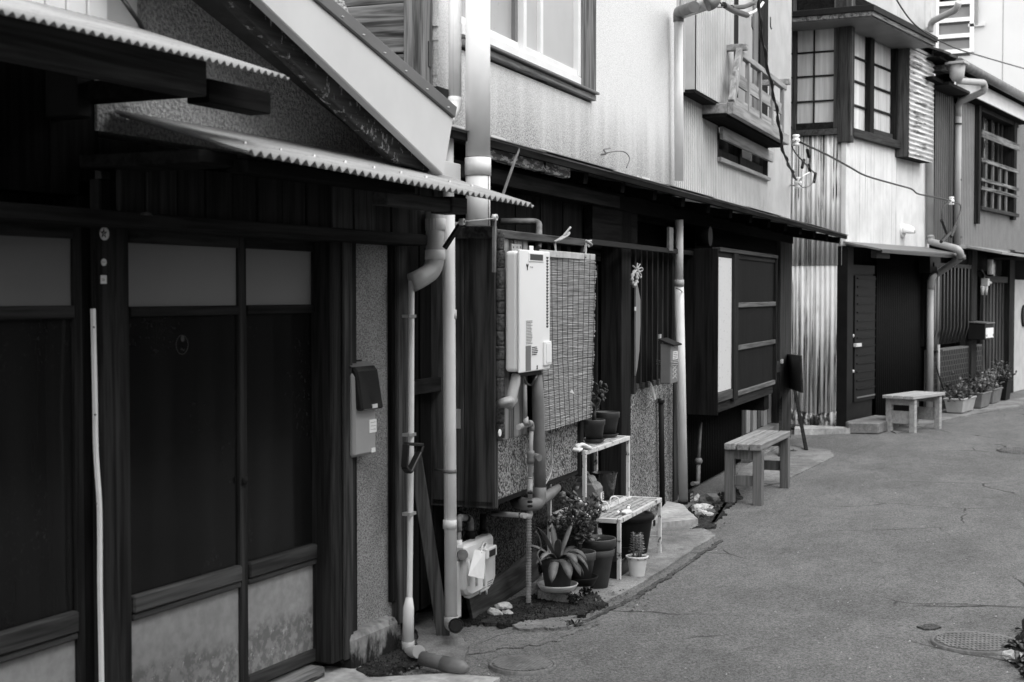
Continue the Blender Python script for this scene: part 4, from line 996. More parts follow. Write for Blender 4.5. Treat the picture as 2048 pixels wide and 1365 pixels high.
# ================================================================== corner house
hC = Thing('corner_house', 'white corrugated corner house with wooden corner windows under a flat canopy', 'house', C, (0, 0, 0))
P_, S_, Z_ = C.P, C.S, C.Z
cE = S_(1858, 0, 400)
zSill = Z_(1697, 268, 0)
zCan = Z_(1690, 492, .02)
# side wall (its own frame), written through world points into the house's frame
def cs(s, n, z):                      # side-wall coordinates -> front-frame coordinates
    return C.loc(CS.world(s, n, z))
def side_box(s0, s1, n0, n1, z0, z1):
    c = [cs(s, n, z) for z in (z0, z1) for n in (n0, n1) for s in (s0, s1)]
    m = MB(); m.add([V(p) for p in c], [(0,1,3,2),(4,6,7,5),(0,4,5,1),(2,3,7,6),(0,2,6,4),(1,5,7,3)]); return m
sB = -3.2
zr0, zr1 = CS.Z(1690, 832, 0), CS.Z(1690, 265, 0)
zm_ = CS.Z(1690, 531, 0)
hC.part('side_sheet', MB().corr(cs(sB, 0, zr0), cs(0, 0, zr0), cs(sB, 0, zm_+.03), cs(0, 0, zm_+.03), .035*1.55, .010, .003, per=8), M['white_sheet'], label='rust streaked lower sheets of the side wall')
hC.part('side_sheet', MB().corr(cs(sB, .006, zm_), cs(0, .006, zm_), cs(sB, .006, zr1), cs(0, .006, zr1), .035*1.55, .010, .003, per=8), M['white_sheet'])
hC.part('side_sheet', MB().corr(cs(sB, 0, 4.6), cs(-.05, 0, 4.6), cs(sB, 0, 6.5), cs(-.05, 0, 6.5), .055, .010, .003, per=8), M['white_sheet'])
hC.part('rusted_foot', MB().corr(cs(sB, .004, zr0-.16), cs(0, .004, zr0-.16), cs(sB, .004, zr0+.03), cs(0, .004, zr0+.03), .054, .010, .004, per=8, rows=1, jag=.05), M['rust_foot'])
hC.part('side_footing', side_box(sB, -.02, -.1, -.01, 0, zr0-.1), M['foundation'])
hC.part('core', MB().box(.05, cE-.02, -4, -.12, 0, 6.5), M['black_wood_z'])
# front, upper
hC.part('front_sheet', MB().corr((0.02, 0, zCan), (cE, 0, zCan), (.02, 0, zSill), (cE, 0, zSill), .045, .006, .003, per=10, flat=True), M['white_ribs'], label='fine ribbed white upper wall')
hC.part('front_sheet', MB().corr((0.02, 0, 4.6), (cE, 0, 4.6), (.02, 0, 6.5), (cE, 0, 6.5), .045, .006, .003, per=10, flat=True), M['grey_sheet'])
ends = MB().box(-.03, .05, -.05, .012, zCan, zSill); hC.part('corner_trim', ends, M['white_ribs'], bev=.006)
sx = S_(1803, .0, 280)
hC.part('front_sheet', MB().box(sx, cE, -.1, -.004, zSill, 4.6), M['white_ribs'])
# corner windows
zwB, zwT = CS.Z(1640, 258, .03), CS.Z(1640, 58, .03)
def sS(u, v=160, n=.03): return CS.S(u, n, v)
zcap = Z_(1748, 40, .0)+.15
wS = hC.part('side_window', side_box(sB, sS(1676), -.08, .05, zwB-.07, zwB-.005), M['brown_wood_x'], label='side corner window with lace curtain', bev=.003)
hC.part('bottom_rail', side_box(sS(1592), sS(1667), -.05, .02, zwB, zwB+.07), M['dark_wood_x'], parent=wS, bev=.003)
hC.part('stile', side_box(sS(1584), sS(1592), -.06, .03, zwB, zcap), M['brown_wood_z'], parent=wS, bev=.003)
hC.part('stile', side_box(sS(1667), sS(1676), -.06, .03, zwB, zcap), M['brown_wood_z'], parent=wS, bev=.003)
hC.part('pane', side_box(sB, sS(1668), -.045, -.04, zwB+.05, zcap-.2), M['curtain'], parent=wS)
hC.part('top_rail', side_box(sB, sS(1676), -.06, .02, zwT+.02, zcap), M['black_wood_x'], parent=wS)
for v in (105, 153, 203):
    z = CS.Z(1630, v, -.03); hC.part('muntin', side_box(sB, sS(1667), -.038, -.02, z-.009, z+.009), M['dark_wood_x'], parent=wS)
hC.part('muntin', side_box(sS(1628, n=-.03)-.008, sS(1628, n=-.03)+.008, -.039, -.021, zwB+.07, zcap-.1), M['dark_wood_z'], parent=wS)
m = side_box(sS(1676)+.001, .06, -.10, .045, zwB-.09, zcap); hC.part('corner_post', m, M['grey_wood_z'], bev=.006)
hC.part('corner_post', MB().box(.061, S_(1701, .06, 160), -.08, .06, zwB-.16, zcap), M['brown_wood_z'], bev=.006)
f0, f1 = S_(1702, .03, 200), S_(1802, .03, 280)
zfB = Z_(1752, 281, .04)
wF = hC.part('front_window', MB().box(f0, f1, -.08, .07, zfB-.03, zfB+.06), M['brown_wood_x'], label='front corner window with paned sashes', bev=.004)
sm0, sm1 = S_(1739, .0, 200), S_(1747, .0, 200)
for a, e, n1 in ((sm0, sm1, .01), (S_(1791, .02, 240), f1, .03), (f0, f0+.04, .0)):
    hC.part('stile', MB().box(a, e, -.07, n1, zfB+.061, zcap), M['dark_wood_z'], parent=wF, bev=.003)
hC.part('pane', MB().box(f0, sm0, -.06, -.055, zfB+.06, zcap), M['curtain'], parent=wF)
hC.part('pane', MB().box(sm1, f1, -.05, -.045, zfB+.06, zcap), M['curtain'], parent=wF)
hC.part('bottom_rail', MB().box(sm1+.001, f1-.09, -.045, -.01, zfB+.061, zfB+.14), M['brown_wood_x'], parent=wF)
hC.part('top_rail', MB().box(f0, f1, -.07, .03, Z_(1760, 62, .0), zcap), M['black_wood_x'], parent=wF)
for v in (118, 166, 214):
    z = Z_(1719, v, -.04); hC.part('muntin', MB().box(f0+.041, sm0-.001, -.052, -.035, z-.011, z+.011), M['dark_wood_x'], parent=wF)
for v in (137, 182, 226):
    z = Z_(1769, v, -.03); hC.part('muntin', MB().box(sm1+.001, f1-.09, -.042, -.025, z-.011, z+.011), M['dark_wood_x'], parent=wF)
# flat canopy over the windows
ap = P_(1748, 12, .45); fe = P_(1876, 80, .45)
z0 = Z_(1748, 26, .45); th = .07
sl = C.loc(CS.world(-4, .45, 0))
cpts = [(ap[0], .45), (fe[0], .45), (fe[0], -.02), (.1, -.02), (sl[0]+.5, sl[1])]
cpts = [(ap[0], .45), (fe[0], .45), (fe[0]-.02, .0), (.0, .0)]
lf = C.loc(CS.world(-4, .0, 0)); lo_ = C.loc(CS.world(-4, -ap[0], 0))
can = hC.part('window_canopy', MB().polyz([(ap[0], .45), (fe[0], .45), (fe[0], -.03), (0, -.03), (lf[0], lf[1]), (lo_[0]-.0, lo_[1])], z0+.025, z0+.09), M['dark_metal'], bev=.004)
hC.part('canopy_board', MB().polyz([(ap[0]+.02, .43), (fe[0]-.02, .43), (fe[0]-.02, -.03), (0, -.03), (lf[0], lf[1]), (lo_[0]+.02, lo_[1])], z0-.02, z0+.0245), M['grey_wood_x'], parent=can)
hC.part('soffit', MB().polyz([(ap[0]+.05, .40), (fe[0]-.05, .40), (fe[0]-.05, -.03), (0, -.03), (lf[0], lf[1]), (lo_[0]+.05, lo_[1])], z0-.03, z0-.0205), M['dull_sheet'], parent=can)
# louvred shutter box
n_ = .16
q0, q1 = S_(1818, n_, 200), S_(1866, n_, 200); zb, zt = Z_(1818, 314, n_), Z_(1818, 100, n_)
sb = hC.part('shutter_box', MB().box(q0, q1, 0, n_-.02, zb, zt+.3), M['dark_wood_z'], label='white horizontally ribbed shutter box')
hC.part('side_board', MB().box(S_(1804, .08, 200), q0-.001, .0, n_+.005, zb, zt+.3), M['brown_wood_z'], parent=sb, bev=.004)
hC.part('ribbed_face', MB().corr((q0, n_, zb), (q0, n_, zt+.02), (q1, n_, zb), (q1, n_, zt+.02), .056, .011, .004, per=8), M['lv_sheet'], parent=sb)
hC.part('lid', MB().box(q0, q1+.03, .0, n_+.03, zt+.02, zt+.05), M['dull_sheet'], parent=sb)
# lower front, canopy, door
l1 = S_(1858, -.02, 700)
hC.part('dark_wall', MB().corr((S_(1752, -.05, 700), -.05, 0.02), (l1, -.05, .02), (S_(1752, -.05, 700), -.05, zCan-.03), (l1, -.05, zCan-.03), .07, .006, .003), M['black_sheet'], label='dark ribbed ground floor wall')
hC.part('steel_post', MB().box(-.02, S_(1704, .02, 700), -.1, .03, .03, zCan), M['dark_metal'], bev=.004)
ca = hC.part('lower_canopy', MB().quad((-.08, .42, Z_(1686, 492, .42)), (S_(1918, .42, 508), .42, Z_(1918, 508, .42)), (S_(1918, .42, 508)-.02, .0, Z_(1918, 508, .42)+.09), (-.08, .0, zCan+.05), .02), M['dull_sheet'], label='thin sheet canopy over the door')
hC.part('canopy_beam', MB().box(-.06, S_(1780, .36, 500), .30, .36, Z_(1690, 512, .36), Z_(1690, 494, .36)), M['dark_metal'], parent=ca)
hC.part('canopy_edge', MB().box(-.09, S_(1918, .425, 508), .41, .432, Z_(1800, 503, .43)-.03, Z_(1800, 503, .43)+.0), M['black'], parent=ca)
d0, d1 = S_(1704, -.03, 700), S_(1748, -.03, 700); zd0, zd1, zdt = Z_(1706, 852, -.03), Z_(1706, 551, -.03), Z_(1706, 530, -.03)
d = hC.part('louvred_door', MB().box(d0, d1, -.10, -.05, zd0, zdt), M['dark_metal'], label='narrow dark louvred door')
hC.part('door_leaf', MB().box(d0+.06, d1, -.05, -.02, zd0+.26, zd1), M['char'], parent=d, bev=.004)
for i in range(15):
    z = zd0+.30+(zd1-zd0-.34)*i/14; hC.part('louvre', MB().box(d0+.12, d1-.01, -.02, -.008, z, z+.014), M['grey_plastic'] if i == 0 else M['char'], parent=d)
hC.part('lever_handle', MB().box(d0+.01, S_(1724, .02, 690), -.02, .02, Z_(1706, 693, 0)-.012, Z_(1706, 690, 0)+.012), M['bolt'], parent=d, bev=.004)
for v in (672, 743):
    c = P_(1706, v, -.02); hC.part('lock', MB().lathe([(.0001, .012), (.017, .01), (.019, 0)], (0, 0, 0), 12), M['bolt'], parent=d).matrix_local = Matrix.Translation(V(c)) @ Matrix.Rotation(math.pi/2, 4, 'X')
hC.part('transom', MB().box(d0+.0, d1, -.049, -.03, zd1+.02, zdt), M['char'], parent=d)
hC.part('meter_box', MB().box(S_(1841, .0, 530), S_(1862, 0, 530), -.02, .12, Z_(1850, 545, .1), Z_(1850, 512, .1)), M['char'])
# white hooded vent
vh = Thing('hooded_vent', 'white domed vent hood on the upper wall above the dark door', 'vent', C, P_(1805, 470, .0))
c = P_(1803, 462, .0); m = MB()
m.tube([(c[0], .0, c[2]), (c[0], .03, c[2])], .085, 20)
vh.part('flange', m, M['white_enamel'], bev=.004)
m = MB(); k = len(m.v); R_, SG = .08, 16
for i in range(9):
    t = i/8*math.pi*.55; nn = .03+.13*math.sin(t*.9); rr = R_*math.cos(t*.75)
    for j in range(SG+1):
        a = math.pi*(-.12+1.24*j/SG); m.v.append(V((c[0]+rr*math.cos(a), nn, c[2]+rr*math.sin(a)-.02*i/8)))
for i in range(8):
    for j in range(SG): q_ = i*(SG+1)+j; m.f.append([q_, q_+1, q_+SG+2, q_+SG+1]); m.sm.append(True)
vh.part('hood', m, M['white_enamel']).modifiers.new('th', 'SOLIDIFY').thickness = .006
# step and pipes
st = Thing('step_slab', 'pale concrete step slab before the dark louvred door', 'step', C, C.G(1740, 868))
g = [C.G(1695, 868), C.G(1757, 869), C.G(1801, 855)]
m = MB().polyz([(g[0][0], g[0][1]), (g[1][0], g[1][1]), (g[2][0], g[2][1]), (g[2][0]+.05, .02), (g[0][0]+.15, .02)], 0, .12); st.part('slab', m, M['concrete'], bev=.012)
p = Thing('drainpipe', 'grey drainpipe with a zigzag elbow between the corner house and the grey house', 'drainpipe', C, P_(1860, 828, .05))
p.part('upper_pipe', MB().tube([P_(1860, 55, .06), P_(1860, 480, .06)], .045, 14), M['pvc_grey'])
p.part('upper_arm', MB().tube(bend([P_(1860, 70, .06), P_(1862, 44, .08), P_(1912, 20, .5), P_(1918, 4, .55)], .08), .04, 12), M['pvc_grey'])
p.part('elbow_run', MB().tube(bend([P_(1860, 470, .06), P_(1861, 484, .07), P_(1918, 499, .50), P_(1923, 515, .50), P_(1874, 548, .10), P_(1862, 556, .08), P_(1861, 580, .06)], .09), .044, 14), M['pvc_grey'])
p.part('lower_pipe', MB().tube([P_(1861, 560, .06), P_(1859, 828, .06)], .044, 14), M['pvc_grey'])
p.part('joint', MB().tube([P_(1923, 511, .50), P_(1923.5, 519, .50)], .05, 14), M['pvc_dark'])
p.part('knuckle', MB().tube([P_(1860, 474, .06), P_(1863, 486, .08)], .05, 14), M['pvc_dark'])
# ================================================================== grey house beyond
hD = Thing('grey_house', 'grey ribbed house with barred windows and a tiled foot beyond the corner house', 'house', D, (0, 0, 0))
P_, S_, Z_ = D.P, D.S, D.Z
dS, dE = S_(1872, 0, 400), S_(2080, 0, 400)
zl = Z_(1980, 497, 0); ze = Z_(1912, 190, .0)
w0, w1 = S_(1956, 0, 320), S_(2030, 0, 320); zwb, zwt = Z_(1956, 413, 0), Z_(1956, 214, 0)
xj = S_(1914, 0, 400)
hD.part('dark_grey_strip', MB().corr((S_(1862, -.1, 300), -.06, zl), (xj, -.06, zl), (S_(1862, -.1, 300), -.06, ze+.35), (xj, -.06, ze+.35), .10, .010, .003, flat=True), M['dark_grey_sheet'], label='darker ribbed sheet beside the pipe')
zto = Z_(1990, 158, .32)
for a, e, z0, z1 in ((xj, w0, zl, zto), (w0, w1, zl, zwb), (w1, dE, zl, zto), (w0, w1, zwt, zto)):
    hD.part('ribbed_sheet', MB().corr((a, -.01, z0), (e, -.01, z0), (a, -.01, z1), (e, -.01, z1), .085, .011, .003, per=10, flat=True), M['dull_sheet'])
hD.part('drip_strip', MB().box(xj, dE, -.03, .03, zl-.05, zl+.0), M['dull_sheet'], bev=.003)
hD.part('core', MB().box(dS-.4, dE, -4, -.16, 0, ze+.2), M['black_wood_z'])
wd = hD.part('upper_window', MB().box(w0-.03, w1+.03, -.02, .07, zwb-.05, zwb+.0), M['brown_wood_x'], label='upper window with weathered protective lattice', bev=.003)
hD.part('pane', MB().box(w0, w1, -.12, -.115, zwb, zwt), M['grey_glass'], parent=wd)
for u0, u1, mt in ((1955, 1959, 'dark_wood_z'), (2026, 2031, 'dark_wood_z')):
    hD.part('frame', MB().box(S_(u0, .04, 320), S_(u1, .04, 320), -.1, .06, zwb-.25 if u0 < 2000 else zwb-.1, zwt+.06), M[mt], parent=wd)
hD.part('frame', MB().box(w0, w1, -.1, .05, zwt-.06, zwt+.06), M['dark_wood_x'], parent=wd)
for u in (1965, 1982, 1995, 2003, 2016): hD.part('sash_stile', MB().box(S_(u-1.5, -.08, 320), S_(u+1.5, -.08, 320), -.11, -.07, zwb, zwt), M['dark_wood_z'], parent=wd)
for u in (1971, 1986, 2000, 2013): hD.part('upright', MB().box(S_(u-1.2, .04, 380), S_(u+1.2, .04, 380), .02, .045, zwb, Z_(1956, 318, .04)), M['grey_wood_z'], parent=wd)
for v0, v1 in ((257, 272), (314, 322), (354, 361), (371, 378)):
    hD.part('crossbar', MB().box(w0-.02, w1+.0, .046, .065, Z_(1957, v1, .05), Z_(1957, v0, .05)), M['grey_wood_x'], parent=wd, bev=.003)
# eave: fascia, gutter, tiles
ne = .32
g0, g1 = P_(1925, 135, ne), P_(2060, 197, ne)
zg = (g0[2]+g1[2])/2
gs, ge = S_(1893, ne, 120), S_(2080, ne, 200)
ev = hD.part('eave', MB().box(gs, ge, -.1, ne-.08, zg-.02, zg+.0), M['black_wood_x'])
hD.part('white_fascia', MB().box(S_(1915, .18, 170), ge, .16, .18, Z_(1960, 196, .18)-.02, Z_(1960, 176, .18)+.05), M['white'], parent=ev)
hD.part('soffit', MB().box(gs, ge, -.02, .158, Z_(1960, 200, .18)-.01, Z_(1960, 196, .18)-.0), M['black_wood_x'], parent=ev)
hD.part('gutter', MB().tube([(S_(1918, ne, 140), ne, zg), (ge, ne, zg)], .06, 12), M['pvc_dark'], parent=ev)
for i in range(8):
    a = gs-.05+i*.33; hD.part('roof_tile', MB().quad((a, ne-.02, zg+.06), (a+.34, ne-.02, zg+.075), (a+.34, -1.0, zg+.60), (a, -1.0, zg+.585), .025), M['roof'], parent=ev)
dq = Thing('drainpipe', 'grey drainpipe zigzagging down from the hopper of the tiled eave', 'drainpipe', D, P_(1915, 490, .05))
hp = P_(1914, 140, .32)
dq.part('hopper', MB().lathe([(.0001, -.14), (.05, -.14), (.085, -.09), (.10, .06), (.095, .06), (.0001, .02)], hp, 14), M['pvc_grey'])
dq.part('hopper_lip', MB().box(hp[0]-.12, hp[0]+.12, hp[1]-.12, hp[1]+.12, hp[2]+.06, hp[2]+.09), M['pvc_grey'], bev=.004)
dq.part('run', MB().tube(bend([P_(1917, 150, .32), P_(1917, 162, .32), P_(1968, 166, .42), P_(1970, 182, .42), P_(1920, 204, .10), P_(1917, 212, .07), P_(1917, 240, .06)], .09), .042, 12), M['pvc_grey'])
dq.part('pipe', MB().tube([P_(1917, 208, .06), P_(1914, 490, .06)], .045, 12), M['pvc_grey'])
for v in (250, 362, 476): c = P_(1916, v, .06); dq.part('band', MB().lathe([(.046, 0), (.052, .002), (.052, .02), (.046, .022)], c, 12), M['black'])
dq.part('bracket_block', MB().box(S_(1893, .2, 130), S_(1906, .2, 140), .0, .2, Z_(1895, 142, .2), Z_(1895, 130, .2)), M['grey_wood_x'])
hD.part('ledge_roof', MB().box(S_(1895, .2, 165), S_(1937, .2, 172), -.05, .22, Z_(1900, 172, .2), Z_(1900, 166, .2)), M['dark_metal'])
# ground floor
gw0, gw1 = S_(1880, .12, 600), S_(1951, .12, 600)
zb0, zb1 = Z_(1886, 693, .1), Z_(1900, 535, .1)
hD.part('dark_sheet_band', MB().corr((S_(1905, -.0, 520), -.0, zb1-.02), (S_(1975, 0, 520), 0, zb1-.02), (S_(1905, 0, 520), 0, zl-.05), (S_(1975, 0, 520), 0, zl-.05), .06, .006, .003), M['black_sheet'])
bwn = hD.part('barred_window', MB().box(gw0, gw1, -.14, -.08, zb0, zb1), M['black_wood_z'], label='ground floor window behind bent iron bars')
for i in range(10):
    u = 1887+i*6.9; s = S_(u, .14, 600)
    hD.part('iron_bar', MB().tube([(s, .06, zb1), (s, .06, zb0+.22), (s+.02, .0, zb0+.02)], .009, 6), M['iron_bar'], parent=bwn)
hD.part('window_head', MB().box(gw0-.05, gw1, -.08, .06, zb1, zb1+.05), M['char'], parent=bwn)
hD.part('left_strip', MB().corr((S_(1869, .02, 600), .02, zb0-.05), (S_(1879, .02, 600), .02, zb0-.05), (S_(1869, .02, 600), .02, zb1), (S_(1879, .02, 600), .02, zb1), .06, .008, .003), M['dull_sheet'])
hD.part('left_foot', MB().box(S_(1868, .03, 690), S_(1881, .03, 690), -.02, .06, zb0-.08, zb0-.05), M['dark_metal'])
def tiled(u0, u1, zt_):
    a, e = S_(u0, .03, 740), S_(u1, .03, 740)
    t = hD.part('tiled_foot', MB().box(a, e, -.1, .025, 0, zt_), M['grout'], label='wall foot of dark glazed brick tiles')
    m = MB(); z = .03; j = 0
    while z < zt_-.05:
        s = a+.005-(.055 if j % 2 else 0)
        while s < e-.01:
            x0, x1 = max(a, s), min(e, s+.100)
            if x1-x0 > .02: m.box(x0, x1, .0255, .031, z, z+.058)
            s += .12
        z += .068; j += 1
    hD.part('brick_tiles', m, M['tile'], parent=t, kind='stuff')
zt_ = Z_(1900, 697, .03)
tiled(1869, 1943, zt_); tiled(1953, 1964, zt_)
hD.part('tile_post', MB().box(S_(1943, .06, 700), S_(1953, .06, 700), -.1, .06, 0, zl-.06), M['dark_wood_z'], bev=.003)
hD.part('conduit', MB().tube([P_(1877, 690, .06), P_(1877, 785, .06)], .018, 8), M['pvc_grey'])
dd0, dd1 = S_(1966, -.05, 700), S_(2022, -.05, 700); zdt = Z_(2000, 566, 0)
dw = hD.part('slatted_door', MB().box(dd0, dd1, -.16, -.11, 0.02, zdt), M['black_wood_z'], label='tall slatted wooden door')
for i in range(9):
    s = dd0+(dd1-dd0)*i/9; hD.part('slat', MB().box(s, s+(dd1-dd0)/9*.55, -.10, -.05, .04, zdt), M['brown_wood_z'], parent=dw, bev=.003)
hD.part('door_head', MB().box(dd0-.05, dd1, -.1, .0, zdt, zdt+.09), M['brown_wood_x'], parent=dw)
hD.part('door_post', MB().box(S_(2014, .0, 700), S_(2024, .0, 700), -.12, .03, 0, zdt+.5), M['dark_wood_z'], parent=dw)
hD.part('transom_pane', MB().box(dd0+.4, dd1-.05, -.10, -.08, zdt+.10, zdt+.45), M['dim_glass'], parent=dw)
hD.part('porch_roof', MB().quad((S_(2005, .5, 505), .5, Z_(2012, 505, .5)), (dE, .5, Z_(2048, 514, .5)), (dE, 0, Z_(2048, 514, .5)+.1), (S_(2005, .5, 505), 0, Z_(2012, 505, .5)+.1), .03), M['awning'])
hD.part('porch_soffit', MB().box(dd0, dE, -.1, .4, zl-.14, zl-.06), M['black_wood_x'])
lamp = Thing('porch_lamp', 'white tube lamp hanging above the meter boxes by the far slatted door', 'lamp', D, P_(1981, 553, .12))
lamp.part('tube', MB().tube([P_(1980.5, 549, .12), P_(1980.5, 520, .12)], .042, 14), M['white_enamel'])
lamp.part('cap', MB().tube([P_(1980.5, 553, .12), P_(1980.5, 549.5, .12)], .044, 14), M['char'])
el = Thing('meter_box', 'small white electric boxes with wires beside the far slatted door', 'meter box', D, P_(1968, 592, .1))
c = P_(1972, 565, .06); el.part('box', MB().box(c[0]-.045, c[0]+.05, .0, .10, Z_(1972, 572, .1), Z_(1972, 557, .1)), M['white_enamel'], bev=.006)
for u in (1965, 1972): el.part('cable_end', MB().tube([P_(u, 573, .07), P_(u-.5, 590, .06)], [.03, .02], 8), M['pvc'])
el.part('branch', MB().tube([P_(1974, 564, .08), P_(1981, 566, .08)], .022, 8), M['white_enamel'])
r = random.Random(3)
for i in range(4): el.part('wire', MB().tube(smooth_path([P_(1957+i*2, 542+i, .08), P_(1963+i*3, 540+4*i, .14), P_(1968, 548+i*2, .12), P_(1970, 558, .08)], 4), .007, 5), M['black'])
mbx = Thing('mailbox', 'grey box letter box with a white front at the far slatted door', 'mailbox', D, P_(1970, 682, .1))
c0, c1 = P_(1971, 680, .25), P_(1987, 678, .25); zt_ = Z_(1971, 648, .25)
mbx.part('body', MB().box(c0[0]-.02, c1[0], .02, .245, c0[2], zt_), M['char'], bev=.006)
mbx.part('lid', MB().quad((c0[0]-.03, .27, zt_+.012), (c1[0]+.01, .27, zt_+.012), (c1[0]+.01, .02, zt_+.03), (c0[0]-.03, .02, zt_+.03), .012), M['grey_plastic'])
mbx.part('front', MB().box(c0[0]+.02, c1[0]-.01, .246, .252, c0[2]+.02, zt_-.06), M['white_enamel'], bev=.002)
for k in (0, 1):
    s = c0[0]+.05+k*(c1[0]-c0[0]-.10); mbx.part('window_hole', MB().box(s, s+.03, .2521, .255, c0[2]+.04, c0[2]+.07), M['black'])
# cream wall beyond
wl2 = Thing('cream_wall', 'pale cream rendered garden wall at the end of the row with a dark plaque', 'wall', D, (S_(2024, .02, 700), 0, 0))
wl2.part('wall', MB().box(S_(2024, .02, 700), S_(2024, .02, 700)+3, -.3, .02, 0, Z_(2030, 560, 0)), M['cream_wall'])
c = P_(2049, 632, .04); wl2.part('plaque', MB().tube([(c[0], .02, c[2]), (c[0], .05, c[2])], .17, 24), M['char'])
# ================================================================== tall white building far behind
E = Frame(30, 2.2, -90)
tb = Thing('white_building', 'tall white building with a column of louvred windows behind the roofs', 'building', E, (0, 0, 0))
P_, S_, Z_ = E.P, E.S, E.Z
tb.part('wall', MB().box(-12, 14, -6, 0, 0, 16), M['far_white'])
a, e = S_(1878, .03, 50), S_(1940, .03, 50)
wn_ = tb.part('window', MB().box(a, e, -.1, .0, Z_(1900, 108, 0), 10.5), M['grey_plastic'], label='column of louvred window lights')
tb.part('frame', MB().box(a-.05, a, -.1, .06, Z_(1900, 108, 0), 10.5), M['alu'], parent=wn_)
tb.part('frame', MB().box(e, e+.08, -.1, .06, Z_(1900, 108, 0), 10.5), M['alu'], parent=wn_)
for v in (8, 42, 74, 105):
    z = Z_(1910, v, .02); tb.part('transom', MB().box(a, e, .0, .07, z-.03, z+.05), M['alu'], parent=wn_); tb.part('painted_shadow', MB().box(a, e, .0, .02, z-.08, z-.031), M['black'], parent=wn_)  # black strip below each transom paints its shadow
for v in (25, 58, 90):
    z = Z_(1910, v, .02); tb.part('pane', MB().box(a+.01, e-.01, .001, .012, z-.13, z+.12), M['dull_sheet'], parent=wn_)
for u in (2006,): tb.part('panel_joint', MB().box(S_(u-.5, 0, 60), S_(u+.5, 0, 60), 0, .006, 3, 15), M['dull_sheet'])
c = P_(1953, 50, .05); tb.part('pipe', MB().tube([(c[0], .05, 14), (c[0], .05, c[2])], .03, 8), M['fascia']); tb.part('pipe_bracket', MB().box(c[0]-.16, c[0]+.16, .0, .06, c[2]-.03, c[2]+.03), M['fascia'])

# house across the street, beside and behind the camera: it shades the near facade and shows in the glass
OP = Frame(4.6, -1.15, 180)
oh = Thing('opposite_house', 'plain dark boarded house across the street opposite the sliding doors', 'house', OP, (0, 0, 0))
for i in range(24):
    oh.part('wall_board', MB().box(.02+i*.5, .02+i*.5+.49, -.1, .004*(i % 2), 0, 4.9), M['brown_wood_z'])
oh.part('body', MB().box(.03, 12, -6, -.11, 0, 4.9), M['brown_wood_z'])
oh.part('roof', MB().polyn([(.75, 4.75), (-3, 6.6), (-6.6, 4.75), (-6.6, 4.65), (-3, 6.45), (.75, 4.65)], -.4, 12.4), M['roof'])
oh.part('window', MB().box(3.5, 5.2, .006, .05, .9, 2.0), M['dim_glass'])

OQ = Frame(20, -2.4, 180)
oq = Thing('opposite_shed', 'long low dark boarded house across the street opposite the benches', 'house', OQ, (0, 0, 0))
for i in range(25):
    oq.part('wall_board', MB().box(.02+i*.5, .02+i*.5+.49, -.1, .004*(i % 2), 0, 3.2), M['brown_wood_z'])
oq.part('body', MB().box(.03, 12.5, -5, -.11, 0, 3.2), M['brown_wood_z'])
oq.part('roof', MB().polyn([(.5, 3.2), (-2.5, 4.6), (-5.5, 3.2), (-5.5, 3.1), (-2.5, 4.45), (.5, 3.1)], -.3, 12.8), M['roof'])
for k in range(3): oq.part('window', MB().box(1.5+k*4, 3.2+k*4, .006, .05, .9, 2.1), M['dim_glass'])
# ================================================================== things on and before the two-storey house
P_, S_, Z_ = B.P, B.S, B.Z
# --- big flue pipe with its bracket
fp = Thing('flue_pipe', 'thick pale flue pipe cut off below the eave and held by a bolted bracket', 'pipe', B, P_(955, 455, .20))
c = P_(956, 400, .20); nfl = .20; rad = (P_(981, 400, .2)[0]-P_(931, 400, .2)[0])/2*.42
rad = .054
def zpx(v): return Z_(956, v, .20)
fp.part('upper_pipe', MB().tube([(c[0], nfl, zpx(-60)), (c[0], nfl, zpx(314))], rad, 28), M['flue'])
fp.part('sleeve', MB().tube([(c[0], nfl, zpx(352)), (c[0], nfl, zpx(316)-.0)], rad+.0035, 28), M['flue'])
fp.part('lower_pipe', MB().tube([(c[0], nfl, zpx(452)), (c[0], nfl, zpx(353))], rad, 28), M['flue'])
fp.part('seam', MB().tube([(c[0]-.012, nfl+rad, zpx(452)), (c[0]-.012, nfl+rad, zpx(353))], .0012, 6), M['char'])
b0, b1 = P_(922, 442, .25), P_(987, 437, .25)
fp.part('bracket_strap', MB().beam(P_(922, 444, .26), P_(990, 437, .26), .004, .026, (0, 1, 0)).beam(P_(922, 444, .26), P_(990, 437, .26), .026, .004, (0, 0, 1)), M['fascia'], bev=.001)
for u, v in ((922, 444), (988, 435)):
    q = P_(u, v, .268); fp.part('bolt', MB().tube([(q[0], .262, q[2]), (q[0], .282, q[2])], .015, 6), M['bolt'])
    fp.part('bolt_hole', MB().tube([(q[0], .2821, q[2]), (q[0], .2835, q[2])], .006, 10), M['black'])
fp.part('bracket_leg', MB().beam(P_(989, 440, .262), P_(988, 545, .262), .02, .012, (0, 1, 0)), M['iron'])
fp.part('bracket_arm', MB().beam(P_(920, 450, .255), P_(889, 497, .20), .024, .012, (0, 1, 0)), M['char'])
